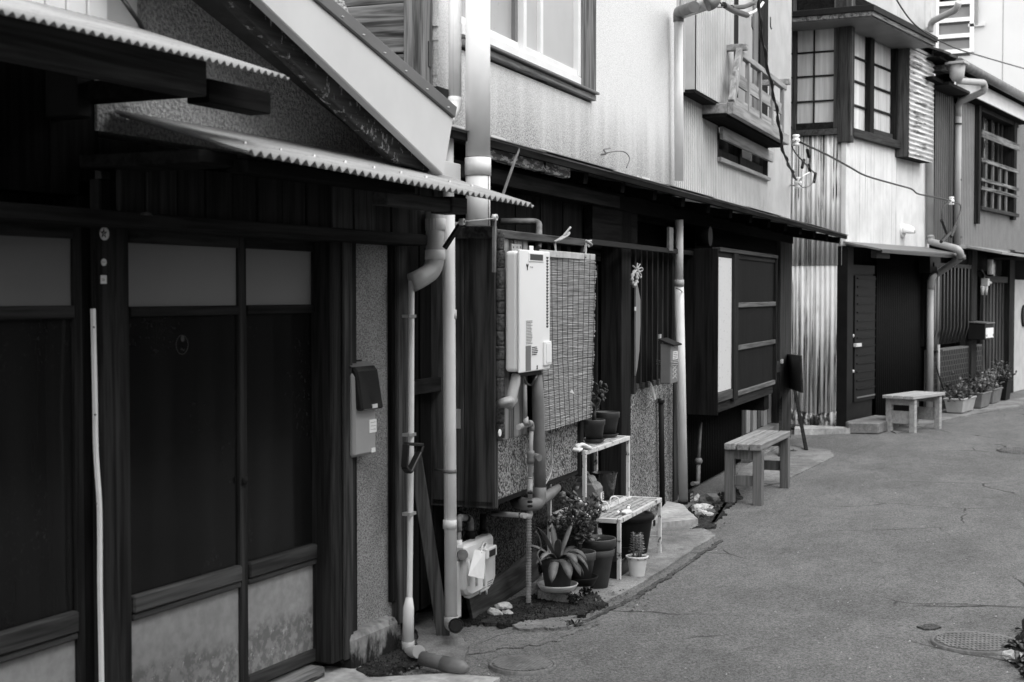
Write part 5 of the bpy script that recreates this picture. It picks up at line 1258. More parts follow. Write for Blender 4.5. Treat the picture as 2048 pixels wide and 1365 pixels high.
# --- long white drainpipe
wp = Thing('drainpipe', 'long white drainpipe beside the flue running from the upper wall to the ground', 'drainpipe', B, P_(901, 1245, .12))
wp.part('upper_pipe', MB().tube([P_(910, -60, .10), P_(910, 202, .10)], .028, 16), M['pvc'])
wp.part('joint', MB().tube(bend([P_(910, 196, .10), P_(909, 214, .10), P_(897, 232, .10), P_(894, 245, .10)], .05), .031, 16), M['pvc'])
wp.part('mid_pipe', MB().tube([P_(897, 236, .10), P_(896, 330, .10), P_(898, 440, .12)], .024, 16), M['pvc'])
wp.part('cover_box', MB().box(P_(886, 340, .14)[0], P_(922, 340, .14)[0], .05, .14, Z_(900, 372, .14), Z_(900, 324, .14)), M['fascia'], bev=.004)
wp.part('lower_pipe', MB().tube([P_(897, 425, .13), P_(899, 800, .13), P_(902, 1236, .13)], .0275, 18), M['pvc'])
wp.part('outlet_elbow', MB().tube(bend([P_(902, 1232, .13), P_(902, 1248, .13), P_(912, 1252, .22)], .04), [.031]*7+[.033], 16, caps=False), M['pvc'])
q = P_(912, 1252, .222); wp.part('outlet_mouth', MB().tube([P_(911, 1252, .215), q], .026, 14), M['black'])
for v in (620, 1040): wp.part('socket', MB().tube([P_(899.5, v+18, .13), P_(899.5, v, .13)], .0300, 18), M['pvc'])
wp.part('clamp', MB().tube([P_(899.5, 946, .13), P_(899.5, 939, .13)], .030, 18), M['iron'])
wp.part('clamp_nail', MB().tube([P_(899, 942, .10), P_(872, 940, .0)], .004, 6), M['iron'])
wp.part('side_channel', MB().box(P_(908, 1100, .10)[0]+.012, P_(917, 1100, .10)[0]+.008, .06, .11, Z_(915, 1235, .1), Z_(915, 1122, .1)), M['pvc'], bev=.003)
wp.part('link_bar', MB().tube([P_(872, 451, .1), P_(925, 448, .16)], .009, 8), M['iron'])
# --- water heater
nH = .36
h0, h1 = S_(1040, nH, 620), S_(1100, nH, 620); zh0, zh1 = Z_(1040, 747, nH), Z_(1040, 499, nH)
wh = Thing('water_heater', 'white wall mounted gas water heater with a slotted vent and printed labels', 'water heater', B, ((h0+h1)/2, .30, zh0))
wh.part('body', MB().box(h0+.003, h1-.003, .287, .347, zh0+.004, zh1-.006), M['white_enamel'], bev=.016)
o = wh.part('front_cover', MB().box(h0, h1, .348, nH, zh0, zh1), M['white_enamel'], bev=.0055); o.modifiers['edge'].segments = 3
for o_ in wh.o.children: o_.modifiers['edge'].segments = 3
sw = lambda u: S_(u, nH+.001, 620); zw = lambda u, v: Z_(u, v, nH+.001)
vz = zw(1072, 515)
wh.part('vent_frame', MB().box(sw(1057), sw(1087), nH-.004, nH+.004, vz-.021, vz+.021), M['white_enamel'], bev=.002)
wh.part('vent_slot', MB().box(sw(1059), sw(1084.5), nH+.0041, nH+.005, vz-.014, vz+.013), M['black'])
m = MB(); zl0, zl1 = zw(1097, 654), zw(1097, 517)
for i in range(24):
    z = zl0+(zl1-zl0)*i/23; s = sw(1093); L = .028
    m.poly([(s, z), (s+.008, z-.004), (s+L*.6, z-.004), (s+L, z+.006), (s, z+.006)], nH+.0005, nH+.0025)
wh.part('louvre_slots', m, M['black'], kind='stuff')
hp_ = wh.part('hatch', MB().box(sw(1086), sw(1099), nH, nH+.012, zw(1092, 731), zw(1092, 683)), M['white_enamel'], bev=.004)
wh.part('hatch_panel', MB().box(sw(1088), sw(1098), nH+.0121, nH+.015, zw(1092, 726), zw(1092, 688)), M['white_enamel'], parent=hp_, bev=.002)
# emblem and lettering
q = P_(1055, 535, nH+.002)
m = MB(); m.beam((q[0]-.010, nH+.002, q[2]+.014), (q[0], nH+.002, q[2]-.002), .006, .002, (0, 1, 0)).beam((q[0]+.010, nH+.002, q[2]+.014), (q[0], nH+.002, q[2]-.002), .006, .002, (0, 1, 0)).beam((q[0], nH+.002, q[2]), (q[0], nH+.002, q[2]-.014), .006, .002, (0, 1, 0))
wh.part('emblem', m, M['print_dark'])
words_on(wh.o, 'TMEIGAS', B, wh.base, 1063, 535, nH+.002, .011, M['print_dark'])
def print_lines(t, parent, u0, u1, v0, v1, n, rows, mat='print', seed=1, th=.0008, fr=B, fill=.55):
    r = random.Random(seed); m = MB(); um = (u0+u1)/2
    za, ze = fr.Z(um, v0, n), fr.Z(um, v1, n); a, e = fr.S(u0, n, v0), fr.S(u1, n, v0)
    for i in range(rows):
        z = za+(ze-za)*(i+.2)/rows; h = (ze-za)/rows*fill; s = a
        lim = a+(e-a)*r.uniform(.7, 1)
        while s < lim:
            L = (e-a)*r.uniform(.06, .2); m.box(s, min(e, s+L), n, n+th, z, z+h); s += L*1.3
    return t.part('printed_text', m, M[mat], parent=parent, kind='stuff')
l1_ = wh.part('paper_label', MB().box(sw(1052), sw(1065), nH+.0005, nH+.0012, zw(1058, 691), zw(1058, 640)), M['white'])
print_lines(wh, l1_, 1052.5, 1064.5, 689, 641, nH+.0013, 16, seed=2)
l2_ = wh.part('paper_label', MB().box(sw(1051.5), sw(1062), nH+.0005, nH+.0012, zw(1057, 742), zw(1057, 692)), M['frost'])
print_lines(wh, l2_, 1052, 1061.5, 733, 693, nH+.0013, 15, seed=3)
l3_ = wh.part('paper_label', MB().box(sw(1063), sw(1076.5), nH+.0005, nH+.0012, zw(1069, 712), zw(1069, 692)), M['white'])
print_lines(wh, l3_, 1064, 1075.5, 711, 693, nH+.0013, 5, 'print_dark', 4)
for v in (733, 737): disc(wh, 'screw', B, 1074, v, nH+.0005, .0045, M['black'], seg=8)
wh.part('hanger', MB().box(P_(1024, 495, .28)[0], P_(1043, 495, .28)[0], .275, .280, zh1-.02, Z_(1033, 489, .28)), M['steel'], bev=.001)
for u in (1027, 1034, 1041): disc(wh, 'hanger_hole', B, u, 495, .2802, .005, M['black'], seg=8, th=.001)
wh.part('rear_tab', MB().box(P_(1060, 493, .28)[0], P_(1067, 493, .28)[0], .275, .280, zh1-.02, Z_(1062, 492, .28)), M['white_enamel'])
wh.part('underside', MB().box(h0+.05, h1-.06, .295, .34, zh0-.02, zh0+.003), M['char'])
wh.part('wire_loop', MB().tube(smooth_path([P_(1046, 748, .33), P_(1052, 765, .30), P_(1062, 770, .30), P_(1070, 758, .33), P_(1074, 748, .32)]), .005, 8), M['iron'])
# --- pipes of the heater
lg = Thing('lagged_pipe', 'thick grey lagged pipe dropping from the heater and curling under the window box', 'pipe', B, P_(1077, 1000, .32))
lg.part('drop', MB().tube([P_(1074, 750, .32), P_(1076, 800, .32), P_(1079, 900, .32), P_(1080, 985, .32)], [.024, .0285, .0285, .0285], 20), M['wrap'])
lg.part('bend', MB().tube(bend([P_(1080, 975, .32), P_(1079, 1008, .32), P_(1055, 1010, .30), P_(1032, 1004, .12)], .07), .030, 18), M['wrap'])
lg.part('cross_run', MB().tube([P_(1068, 1012, .25), P_(1098, 990, .25), P_(1115, 976, .22)], [.027, .027, .020], 16), M['wrap'])
lgs = Thing('lagged_elbow', 'pale taped pipe elbow hanging from the left underside of the heater', 'pipe', B, P_(1018, 812, .33))
lgs.part('drop', MB().tube([P_(1032, 750, .32), P_(1030, 765, .32), P_(1020, 806, .31), P_(1018, 816, .31)], [.020, .024, .024, .016], 16), M['wrap_pale'])
lgs.part('elbow', MB().tube([P_(1026, 800, .31), P_(1010, 806, .33), P_(1000, 808, .28)], [.022, .023, .020], 16), M['wrap_pale'])
gp = Thing('gas_pipe', 'narrow grey gas pipe with screwed fittings and a tap under the heater', 'pipe', B, P_(1058, 1040, .30))
iron = M['iron_pale']
gp.part('riser', MB().tube([P_(1049, 770, .32), P_(1050, 838, .32)], .0105, 12), iron)
gp.part('tee', MB().tube([P_(1037, 855, .36), P_(1045, 852, .30), P_(1060, 848, .32)], [.0125, .0135, .0135], 12), iron)
gp.part('tee_neck', MB().tube([P_(1051, 836, .32), P_(1052, 850, .33)], .013, 12), iron)
gp.part('elbow', MB().tube(bend([P_(1056, 847, .32), P_(1063, 846, .32), P_(1063, 862, .32)], .02), .0135, 12), iron)
gp.part('drop', MB().tube([P_(1063, 855, .32), P_(1061, 905, .32), P_(1060, 1030, .30)], .0105, 12), iron)
gp.part('valve_body', MB().lathe([(.0001, 0), (.017, 0), (.019, .02), (.015, .03), (.019, .045), (.018, .06), (.0001, .06)], P_(1061, 928, .32), 14), M['iron'])
gp.part('valve_knob', MB().tube([P_(1069, 914, .33), P_(1079, 916, .36)], [.019, .017], 12), M['iron'])
for v in (958, 988, 1006, 1015): gp.part('collar', MB().lathe([(.0105, 0), (.0125, .001), (.0125, .008), (.0105, .009)], P_(1060, v, .345), 12), M['char'] if v != 958 else iron)
gp.part('sleeve', MB().tube([P_(1060, 960, .31), P_(1060, 986, .345)], .0135, 12), iron)
gp.part('low_elbow', MB().tube(bend([P_(1060, 1015, .30), P_(1060, 1034, .30), P_(1040, 1031, .30)], .02), .014, 12), iron)
gp.part('low_run', MB().tube([P_(1050, 1032, .33), P_(985, 1027, .12)], .012, 12), iron)
gp.part('run_band', MB().tube([P_(1044, 1031.5, .31), P_(1041, 1031, .30)], .0145, 12), M['char'])
gp.part('upper_riser', MB().tube(bend([P_(1000, 443, -.02), P_(1078, 443, .14), P_(1078, 470, .20), P_(1076, 498, .24)], .05), .016, 12), M['iron'])
cd = Thing('flexible_conduit', 'ribbed grey flexible conduit going into the moss', 'conduit', B, P_(1057, 1203, .30))
c0, c1 = P_(1058, 1036, .33), P_(1057, 1205, .33); pts = []; rr = []
for i in range(121):
    t = i/120; pts.append(tuple(Vector(c0).lerp(Vector(c1), t))); rr.append(.0128 if i % 4 < 2 else .0105)
cd.part('hose', MB().tube(pts, rr, 12), M['iron'])
hs_ = Thing('thin_hose', 'thin pale hose curving down the pebbledash beside the blind', 'hose', B, P_(1092, 970, .27))
hs_.part('hose', MB().tube(smooth_path([P_(1103, 872, .27), P_(1104, 910, .27), P_(1102, 945, .27), P_(1090, 970, .28), P_(1082, 975, .30)]), .0035, 8), M['pvc_grey'])
# --- bamboo blind
nB = .31
bl_ = Thing('bamboo_blind', 'weathered reed blind tied to the window box by two straw cords', 'blind', B, P_(1140, 870, nB))
s0, s1 = S_(1080, nB, 650), S_(1189, nB, 650)
zt, zb = Z_(1189, 522, nB), Z_(1187, 836, nB)
nn = 104; m = MB(); r = random.Random(3)
def sag(s, z):
    return nB+.012*math.sin(3*s+2*z)+.025*max(0, (zt-z)/(zt-zb)-.6)*math.sin((s-s0)*5)
for i in range(nn):
    z = zb+(zt-zb)*(i+.5)/nn; a = s0+r.uniform(-.008, .006); e = s1+r.uniform(-.012, .01)+.010*math.sin(i*.35)
    dz = r.uniform(-.003, .003); k = 7; pts = []
    for j in range(k+1):
        s = a+(e-a)*j/k; pts.append((s, sag(s, z)+r.uniform(-.0015, .0015), z+dz*(j/k*2-1)+r.uniform(-.0012, .0012)))
    m.tube(pts, (zt-zb)/nn*.72, 5)
bl_.part('reeds', m, M['reed'], kind='stuff')
for i in range(11):
    s = s0+.02+(s1-s0-.04)*i/10; pts = [(s+r.uniform(-.003, .003), sag(s, zt+(zb-zt)*j/24)+.0065, zt+.03+(zb-zt-.04)*j/24) for j in range(25)]
    bl_.part('cord', MB().tube(pts, .0013, 5), M['cord'])
bl_.part('batten', MB().box(s0, s1, nB-.006, nB+.004, zt+.002, zt+.034), M['bamboo_top'], bev=.002)
q = P_(1143, 784, nB+.02); bl_.part('paper_scrap', MB().quad((q[0]-.02, q[1], q[2]), (q[0]+.015, q[1]+.01, q[2]-.012), (q[0]+.025, q[1], q[2]), (q[0]-.01, q[1]+.005, q[2]+.012), .001), M['paper'])
for pts in ([P_(1112, 512, .31), P_(1110, 485, .30), P_(1113, 482, .31), P_(1138, 466, .31), P_(1134, 472, .32), P_(1116, 482, .31)], [P_(1126, 473, .31), P_(1141, 455, .33)],
            [P_(1171, 516, .32), P_(1172, 490, .31), P_(1172, 482, .31), P_(1180, 486, .33), P_(1184, 490, .32)], [P_(1172, 484, .31), P_(1183, 482, .33)], [P_(1168, 505, .30), P_(1172, 490, .30), P_(1178, 493, .33)]):
    bl_.part('straw_tie', MB().tube(smooth_path(pts, 4), .0055, 7), M['rope'])
# --- grey downpipe at the joint of the two claddings, upper and lower runs
up_ = Thing('drainpipe', 'pale drainpipe down the edge of the stucco with an elbow at the top', 'drainpipe', B, P_(1358, 360, .07))
up_.part('pipe', MB().tube([P_(1357, 40, .07), P_(1358, 362, .07)], .032, 16), M['pvc'])
up_.part('elbow', MB().tube(bend([P_(1357, 44, .07), P_(1357, 24, .07), P_(1388, 14, .30)], .09), .038, 16), M['pvc_dark'])
up_.part('arm', MB().tube([P_(1366, 27, .10), P_(1416, 9, .38)], .037, 16), M['pvc_grey'])
up_.part('head', MB().tube(bend([P_(1414, 10, .38), P_(1428, 4, .42), P_(1430, -40, .42)], .06), .046, 16), M['pvc_dark'])
lp_ = Thing('drainpipe', 'thick pale drainpipe beside the mailbox ending in a dark elbow at the stones', 'drainpipe', B, P_(1367, 1005, .10))
lp_.part('pipe', MB().tube([P_(1358, 440, .10), P_(1358, 562, .10)], .030, 18), M['pvc'])
lp_.part('pipe', MB().tube([P_(1358, 560, .10), P_(1367, 1006, .10)], .033, 18), M['pvc'])
lp_.part('collar', MB().tube([P_(1358, 573, .10), P_(1358, 560, .10)], .0355, 18), M['pvc_grey'])
lp_.part('foot_elbow', MB().tube(bend([P_(1366, 1002, .10), P_(1367, 1028, .10), P_(1384, 1027, .22)], .05), [.036]*7+[.038], 16, caps=False), M['char'])
lp_.part('mouth', MB().tube([P_(1381, 1027, .21), P_(1383.5, 1027, .22)], .030, 14), M['black'])
lp_.part('wire_tie', MB().tube(smooth_path([P_(1352, 577, .13), P_(1360, 580, .14), P_(1366, 586, .12)]), .003, 6), M['black'])
# --- shop of small things on the lattice side
mb_ = Thing('mailbox', 'narrow grey metal mailbox strapped with cord beside the thick drainpipe', 'mailbox', B, P_(1340, 765, .15))
q0, q1 = P_(1341, 766, .22), P_(1356, 766, .22); zt_ = Z_(1341, 688, .22); zb_ = Z_(1341, 768, .22)
mb_.part('body', MB().box(q0[0], q1[0], .15, .22, zb_, zt_), M['grey_plastic'], bev=.004)
mb_.part('lid', MB().quad((q0[0]-.012, .245, zt_-.006), (q1[0]+.012, .245, zt_-.006), (q1[0]+.012, .14, zt_+.035), (q0[0]-.012, .14, zt_+.035), .012), M['char'], bev=.003)
mb_.part('hanger', MB().box(q0[0]+.02, q0[0]+.07, .13, .14, zt_+.02, zt_+.06), M['steel'])
words_on(mb_.o, 'MAIL', B, mb_.base, 1349.5, 691.5, .2215, .045, M['paper'])
pl_ = mb_.part('paper_label', MB().box(P_(1346, 711, .222)[0], P_(1355, 711, .222)[0], .2205, .223, Z_(1350, 719, .22), Z_(1350, 703, .22)), M['paper'])
print_lines(mb_, pl_, 1347, 1354, 718, 704, .2232, 4, 'print', 6)
m = MB(); cx_ = (q0[0]+q1[0])/2; za, ze = zb_+.03, Z_(1348, 732, .22)
for i in range(3):
    for sg in (-1, 1):
        m.beam((cx_-sg*.055, .2215, za+(ze-za)*i/3), (cx_+sg*.055, .2215, za+(ze-za)*(i+1)/3), .006, .002, (0, 1, 0))
mb_.part('lattice_print', m, M['wrap_pale'], kind='stuff')
for v in (722, 725, 729): mb_.part('cord', MB().tube([P_(1313, v-1, .06), P_(1322, v, .10), (q0[0]-.003, .225, Z_(1341, v+2, .22)), (q1[0]+.003, .225, Z_(1356, v, .22))], .0028, 6), M['rope'])
sk = Thing('straw_ornament', 'twisted straw rope ornament with loops hanging on the barred window', 'ornament', B, P_(1272, 575, .10))
pts = [P_(1272+(-9 if i < 0 else 0), 536, .10) for i in range(1)]
lp_pts = smooth_path([P_(1275, 538, .09), P_(1266, 548, .10), P_(1264, 562, .10), P_(1268, 572, .10), P_(1273, 564, .10), P_(1274, 550, .10), P_(1276, 540, .09)], 6)
m = MB(); m.tube(lp_pts, [.011+.004*math.sin(i*1.9) for i in range(len(lp_pts))], 8); sk.part('rope_ring', m, M['rope'])
for pts in ([P_(1274, 540, .10), P_(1283, 536, .11), P_(1285, 541, .11), P_(1277, 545, .10)], [P_(1274, 541, .10), P_(1282, 550, .11), P_(1281, 556, .11), P_(1275, 546, .10)], [P_(1274, 538, .10), P_(1280, 529, .10)], [P_(1272, 538, .10), P_(1266, 532, .10)], [P_(1273, 538, .10), P_(1275, 527, .10)]):
    sk.part('straw_loop', MB().tube(smooth_path(pts, 5), .005, 6), M['rope'])
cr = Thing('pale_crescent', 'tall pale crescent shaped board hung against the barred window', 'board', B, P_(1271, 750, .05))  # pale flat plate standing in for a papery reflection in the window
ol = [(1272, 562), (1277, 578), (1281, 600), (1281, 650), (1279, 700), (1275, 735), (1271.5, 752), (1271.5, 650)]
m = MB().poly([(P_(u, v, .04)[0], P_(u, v, .04)[2]) for u, v in ol], .03, .04); cr.part('board', m, M['frost'])
cr.part('fixing', MB().box(P_(1270, 618, .045)[0], P_(1271.5, 618, .045)[0], .04, .048, Z_(1270, 622, .04), Z_(1270, 614, .04)), M['paper'])
kb = Thing('plant_label', 'white pointed plant label stuck on the pebbledash below the window bars', 'plant label', B, P_(1307, 800, .06))
kb.part('blade', MB().poly([(P_(u, v, .06)[0], P_(u, v, .06)[2]) for u, v in ((1303, 765), (1308, 777), (1310, 786), (1313, 799), (1310, 800), (1306, 783))], .05, .058), M['paper'])
pole = Thing('standing_pipe', 'dark pipe standing upright against the pebbledash beside the mailbox', 'pipe', B, B.G(1326, 1042))
pole.part('pipe', MB().tube([P_(1322, 798, .035), P_(1325, 1030, .035)], .020, 12), M['char'])
pole.part('cap', MB().tube([P_(1322, 806, .035), P_(1322, 797, .035)], .026, 12), M['black'])
for k in range(1):
    tp = Thing('thin_pipe', 'thin grey water pipe with a union on the dark corrugated base', 'pipe', B, P_(1393, 970, .06))
    tp.part('upper', MB().tube([P_(1401, 845, .05), P_(1397, 920, .06)], .014, 10), M['iron'])
    tp.part('union', MB().lathe([(.0001, 0), (.024, 0), (.03, .015), (.03, .03), (.02, .045), (.0001, .045)], P_(1397, 928, .06), 12), M['iron'])
    tp.part('lower', MB().tube(bend([P_(1397, 925, .06), P_(1396, 968, .06), P_(1385, 968, .06)], .03), .017, 10), M['iron'])
vb = Thing('vent_block', 'small perforated block standing behind the coral stones', 'block', B, P_(1383, 1012, .10))
q = P_(1383, 1010, .13); s, z = q[0], q[2]
vb.part('block', MB().box(s-.05, s+.06, .08, .13, 0, Z_(1383, 984, .13)), M['char'], bev=.003)
m = MB()
for i in range(3):
    for j in range(6): m.box(s-.035+i*.03, s-.02+i*.03, .1305, .132, z+.0+j*.022-.04, z+.012+j*.022-.04)
vb.part('holes', m, M['coral'], kind='stuff')
# --- gas meter with tag
nm = .12
gm = Thing('gas_meter', 'cream gas meter with a blank paper tag under the window box', 'gas meter', B, P_(960, 1185, nm))
sx = lambda u, n=nm: S_(u, n, 1110); zx = lambda v, u=960, n=nm: Z_(u, v, n)
def meterhull(n0, n1, u0, u1, v0, v1, vs_):
    a, e = sx(u0, n1), sx(u1, n1); zt, zs, zb = zx(v0, 960, n1), zx(vs_, 960, n1), zx(v1, 960, n1); w_ = e-a
    pts = [(a+.01, zt), (e-.01, zt), (e, zt-.01), (e, zs), (e-w_*.08, zb+.018), (e-w_*.22, zb), (a+w_*.22, zb), (a+w_*.08, zb+.018), (a, zs), (a, zt-.01)]
    return MB().poly(pts, n0, n1)
gm.part('rear_half', meterhull(.02, .07, 929, 986, 1078, 1184, 1165), M['cream_enamel'], bev=.012)
gm.part('front_half', meterhull(.073, .135, 931, 988, 1080, 1185, 1166), M['cream_enamel'], bev=.012)
gm.part('flange', meterhull(.066, .076, 925, 991, 1112, 1188, 1168), M['cream_enamel'], bev=.004)
for u in (938, 953, 968): gm.part('rib', MB().tube([P_(u, 1120, .14), P_(u, 1172, .138)], .007, 8), M['cream_enamel'])
for u in (931, 946, 960, 973): gm.part('foot_screw', MB().tube([P_(u, 1180, .08), P_(u, 1189, .08)], .005, 8), M['cream_enamel'])
rd = gm.part('reader', MB().box(sx(974, .18), sx(994, .18), .135, .18, zx(1115, 985, .18), zx(1094, 985, .18)), M['cream_enamel'], bev=.004)
gm.part('reader_window', MB().box(sx(979, .181), sx(991, .181), .1801, .182, zx(1112, 985, .18), zx(1099, 985, .18)), M['black'], parent=rd)
for u in (941, 966):
    gm.part('neck', MB().tube([P_(u, 1082, .08), P_(u, 1064, .08)], .021, 14), M['cream_enamel'])
    gm.part('coupling', MB().tube([P_(u, 1079, .08), P_(u, 1062, .08)], .024, 8), M['char'])
print_lines(gm, None, 975, 987, 1172, 1160, .1358, 3, 'print', 9)
tagp = [P_(947, 1097, .165), P_(969, 1104, .175), P_(973, 1105, .175), P_(965, 1159, .19), P_(936, 1152, .19), P_(945, 1110, .17)]
tg = gm.part('paper_tag', MB().quad(P_(949, 1099, .165), P_(971, 1104, .175), P_(967, 1159, .195), P_(936, 1152, .195), .0012), M['paper'])
gm.part('tag_loop', MB().tube(smooth_path([P_(963, 1106, .175), P_(964, 1093, .155), P_(969, 1086, .14), P_(973, 1089, .14), P_(968, 1100, .165)], 5), .004, 6), M['paper'], parent=tg)
gs = Thing('gas_pipe', 'grey gas pipe looping over to the meter with a dark tap', 'pipe', B, P_(921, 1240, .08))
gs.part('loop', MB().tube(bend([P_(941, 1064, .08), P_(941, 1037, .08), P_(917, 1035, .08), P_(917, 1062, .08)], .035), .0165, 14), M['iron'])
gs.part('band', MB().tube([P_(934, 1038, .08), P_(930, 1037, .08)], .019, 12), M['char'])
gs.part('drop', MB().tube([P_(917, 1058, .08), P_(917, 1235, .08)], .013, 12), M['iron'])
gs.part('coupling', MB().tube([P_(916.5, 1094, .08), P_(916.5, 1080, .08)], .019, 8), M['cream_enamel'])
gs.part('tap_body', MB().tube([P_(917, 1120, .08), P_(917, 1098, .08)], .022, 12), M['char'])
gs.part('tap_wheel', MB().tube([P_(922, 1110, .10), P_(926, 1110, .13)], [.024, .024], 12), M['iron'])
gs.part('outlet_riser', MB().tube([P_(966, 1064, .08), P_(966, 1028, .08)], .016, 12), M['char'])
# --- two tier plant stand
g = B.G(1238, 1163)
z1, z2 = .315, .665
fs0, fn0 = g[0], g[1]
L = B.G(1318, 1109)[0]-fs0
nF, nMid, nBk = fn0, fn0-.19, fn0-.385
stand = Thing('plant_stand', 'rusty white two tier metal plant stand with mesh shelves', 'plant stand', B, (fs0+L/2, nMid, 0))
rw = M['rusty_white']
def ang(p, q): return MB().beam(p, q, .020, .020)
s0, s1 = fs0, fs0+L
for (s, n, zt) in ((s0, nF, z1), (s1, nF, z1), (s0, nMid, z2), (s1, nMid, z2), (s0, nBk, z2), (s1, nBk, z2)):
    stand.part('leg', MB().beam((s, n, 0), (s, n, zt-.012), .022, .020, (0, 1, 0)), rw, bev=.002)
def shelf(n0, n1, z):
    for a, b_ in (((s0-.011, n0, z), (s1+.011, n0, z)), ((s0-.011, n1, z), (s1+.011, n1, z)), ((s0, n0+.012, z), (s0, n1-.012, z)), ((s1, n0+.012, z), (s1, n1-.012, z))):
        stand.part('shelf_edge', MB().beam(a, b_, .020, .024), rw, bev=.002)
    m = MB(); k = 44
    for i in range(1, k):
        s = s0+(s1-s0)*i/k
        for sg in (0, 1):
            m.beam((s+(-.05 if sg else .05)*.5, n0, z+.004), (s+(.05 if sg else -.05)*.5, n1, z+.004), .0045, .003)
    stand.part('mesh_shelf', m, rw, kind='stuff')
shelf(nMid+.012, nF, z1); shelf(nBk, nMid-.012, z1); shelf(nBk, nMid, z2)
stand.part('brace', MB().beam((s1, nMid, .10), (s1, nF, .10), .012, .012), rw)
stand.part('brace', MB().beam((s0, nMid, .12), (s0+.12, nMid, .12), .012, .012), rw)
for u, v in ((1200, 1013), (1222, 1003)):
    c = P_(u, v, nMid); stand.part('wire_loop', MB().tube(smooth_path([(c[0], nMid-.01, z1+.01), (c[0]+.01, nMid+.0, z1+.05), (c[0]+.03, nMid+.03, z1+.045), (c[0]+.035, nMid+.04, z1+.005)], 5), .0045, 6), M['white'])
# --- pots
def pot_parts(t, c, r_top, r_bot, h, mat, rim=.18, soil=True, names=('pot', 'soil')):
    rr = r_top; hr = h*rim
    prof = [(.0001, 0), (r_bot, 0), (r_bot+(rr*.93-r_bot)*.98, h-hr), (rr, h-hr+.002), (rr*1.02, h-.004), (rr*1.0, h), (rr*.93, h), (rr*.90, h-.03), (rr*.86, h-hr-.02)]
    o = t.part(names[0], MB().lathe(prof, c, 30), mat)
    if soil: t.part(names[1], MB().lathe([(.0001, h-.028), (rr*.90, h-.032)], c, 24), M['soil'])
    return o
def saucer(label, c, r, h, mat, fr=B):
    o = solo('saucer', label, 'saucer', MB().lathe([(.0001, 0), (r*.82, 0), (r*.98, h*.75), (r*1.03, h), (r*.97, h), (r*.90, h*.5), (.0001, h*.3)], c, 30), mat, fr, c); return o
def leafblade(m, base, d, L, w_, droop, curl=.2, seg=7, twist=0):
    """strap leaf: base point, direction (horizontal unit), length, width, droop; drawn in frame coordinates"""
    b_ = Vector(base); d = Vector(d).normalized(); side = Vector((-d.y, d.x, 0))
    if side.length < .01: side = Vector((1, 0, 0))
    side.normalize(); vs = []; p = b_.copy(); a = twist
    for i in range(seg+1):
        t = i/seg; ww = w_*(.55+.9*t)*(1-t**4) if t < 1 else .0008
        dirv = Vector((d.x, d.y, d.z-droop*t*t*2.2)).normalized()
        if i: p = p+dirv*(L/seg)
        up = side.cross(dirv).normalized()
        vs += [p-side*ww, p+up*(-ww*curl), p+side*ww]
    k = len(m.v); m.v += [V(q) for q in vs]
    for i in range(seg):
        q = k+i*3; m.f += [[q, q+1, q+4, q+3], [q+1, q+2, q+5, q+4]]; m.sm += [True, True]
    return m
def soft(o, th=.0015):
    s = o.modifiers.new('th', 'SOLIDIFY'); s.thickness = th; return o
# slab of mossy stone
gA, gB_ = B.G(1076, 1200), B.G(1150, 1200)
sl_ = Thing('stone_slab', 'rough mossy stone slab carrying the near plant pots', 'stone slab', B, B.G(1125, 1205))
pp = [B.G(1074, 1204), B.G(1140, 1212), B.G(1152, 1214), B.G(1190, 1178), B.G(1165, 1160), B.G(1085, 1168)]
m = MB(); r = random.Random(5); ring = []
for i in range(len(pp)):
    a, b_ = Vector(pp[i]), Vector(pp[(i+1) % len(pp)])
    for k in range(5): q = a.lerp(b_, k/5); ring.append((q.x+r.uniform(-.006, .006), q.y+r.uniform(-.006, .006)))
m.polyz(ring, 0, .062); sl_.part('slab', m, M['concrete'], bev=.010)
m = MB()
for _ in range(260):
    i = r.randrange(5, 20); q = Vector((ring[i][0], ring[i][1], 0)); zz = r.uniform(.0, .06); h = r.uniform(.006, .014)
    c = V((q.x+r.uniform(-.02, .02), q.y+r.uniform(-.004, .012), zz)); m.add([c+Vector((h, 0, 0)), c+Vector((-h*.6, h, 0)), c+Vector((-h*.6, -h, 0)), c+Vector((0, 0, h))], [(0, 1, 3), (1, 2, 3), (2, 0, 3)])
sl_.part('moss_tufts', m, M['moss'], kind='stuff')
zsl = .062
# bromeliad pot
def onslab(u, v, z): q = B.G(u, v, z); return (q[0], q[1], z)
c1_ = onslab(1115, 1180, zsl)
saucer('wide pale rimmed saucer under the strap leaved plant', c1_, .098, .032, M['cream_enamel'])
cp = (c1_[0], c1_[1], zsl+.012)
t = Thing('potted_bromeliad', 'strap leaved plant with drooping bleached leaves in a dark pot', 'potted plant', B, cp)
rt = .0855; pot_parts(t, cp, rt, .060, .150, M['pot'], .30)
r = random.Random(21); top = (cp[0], cp[1], cp[2]+.135)
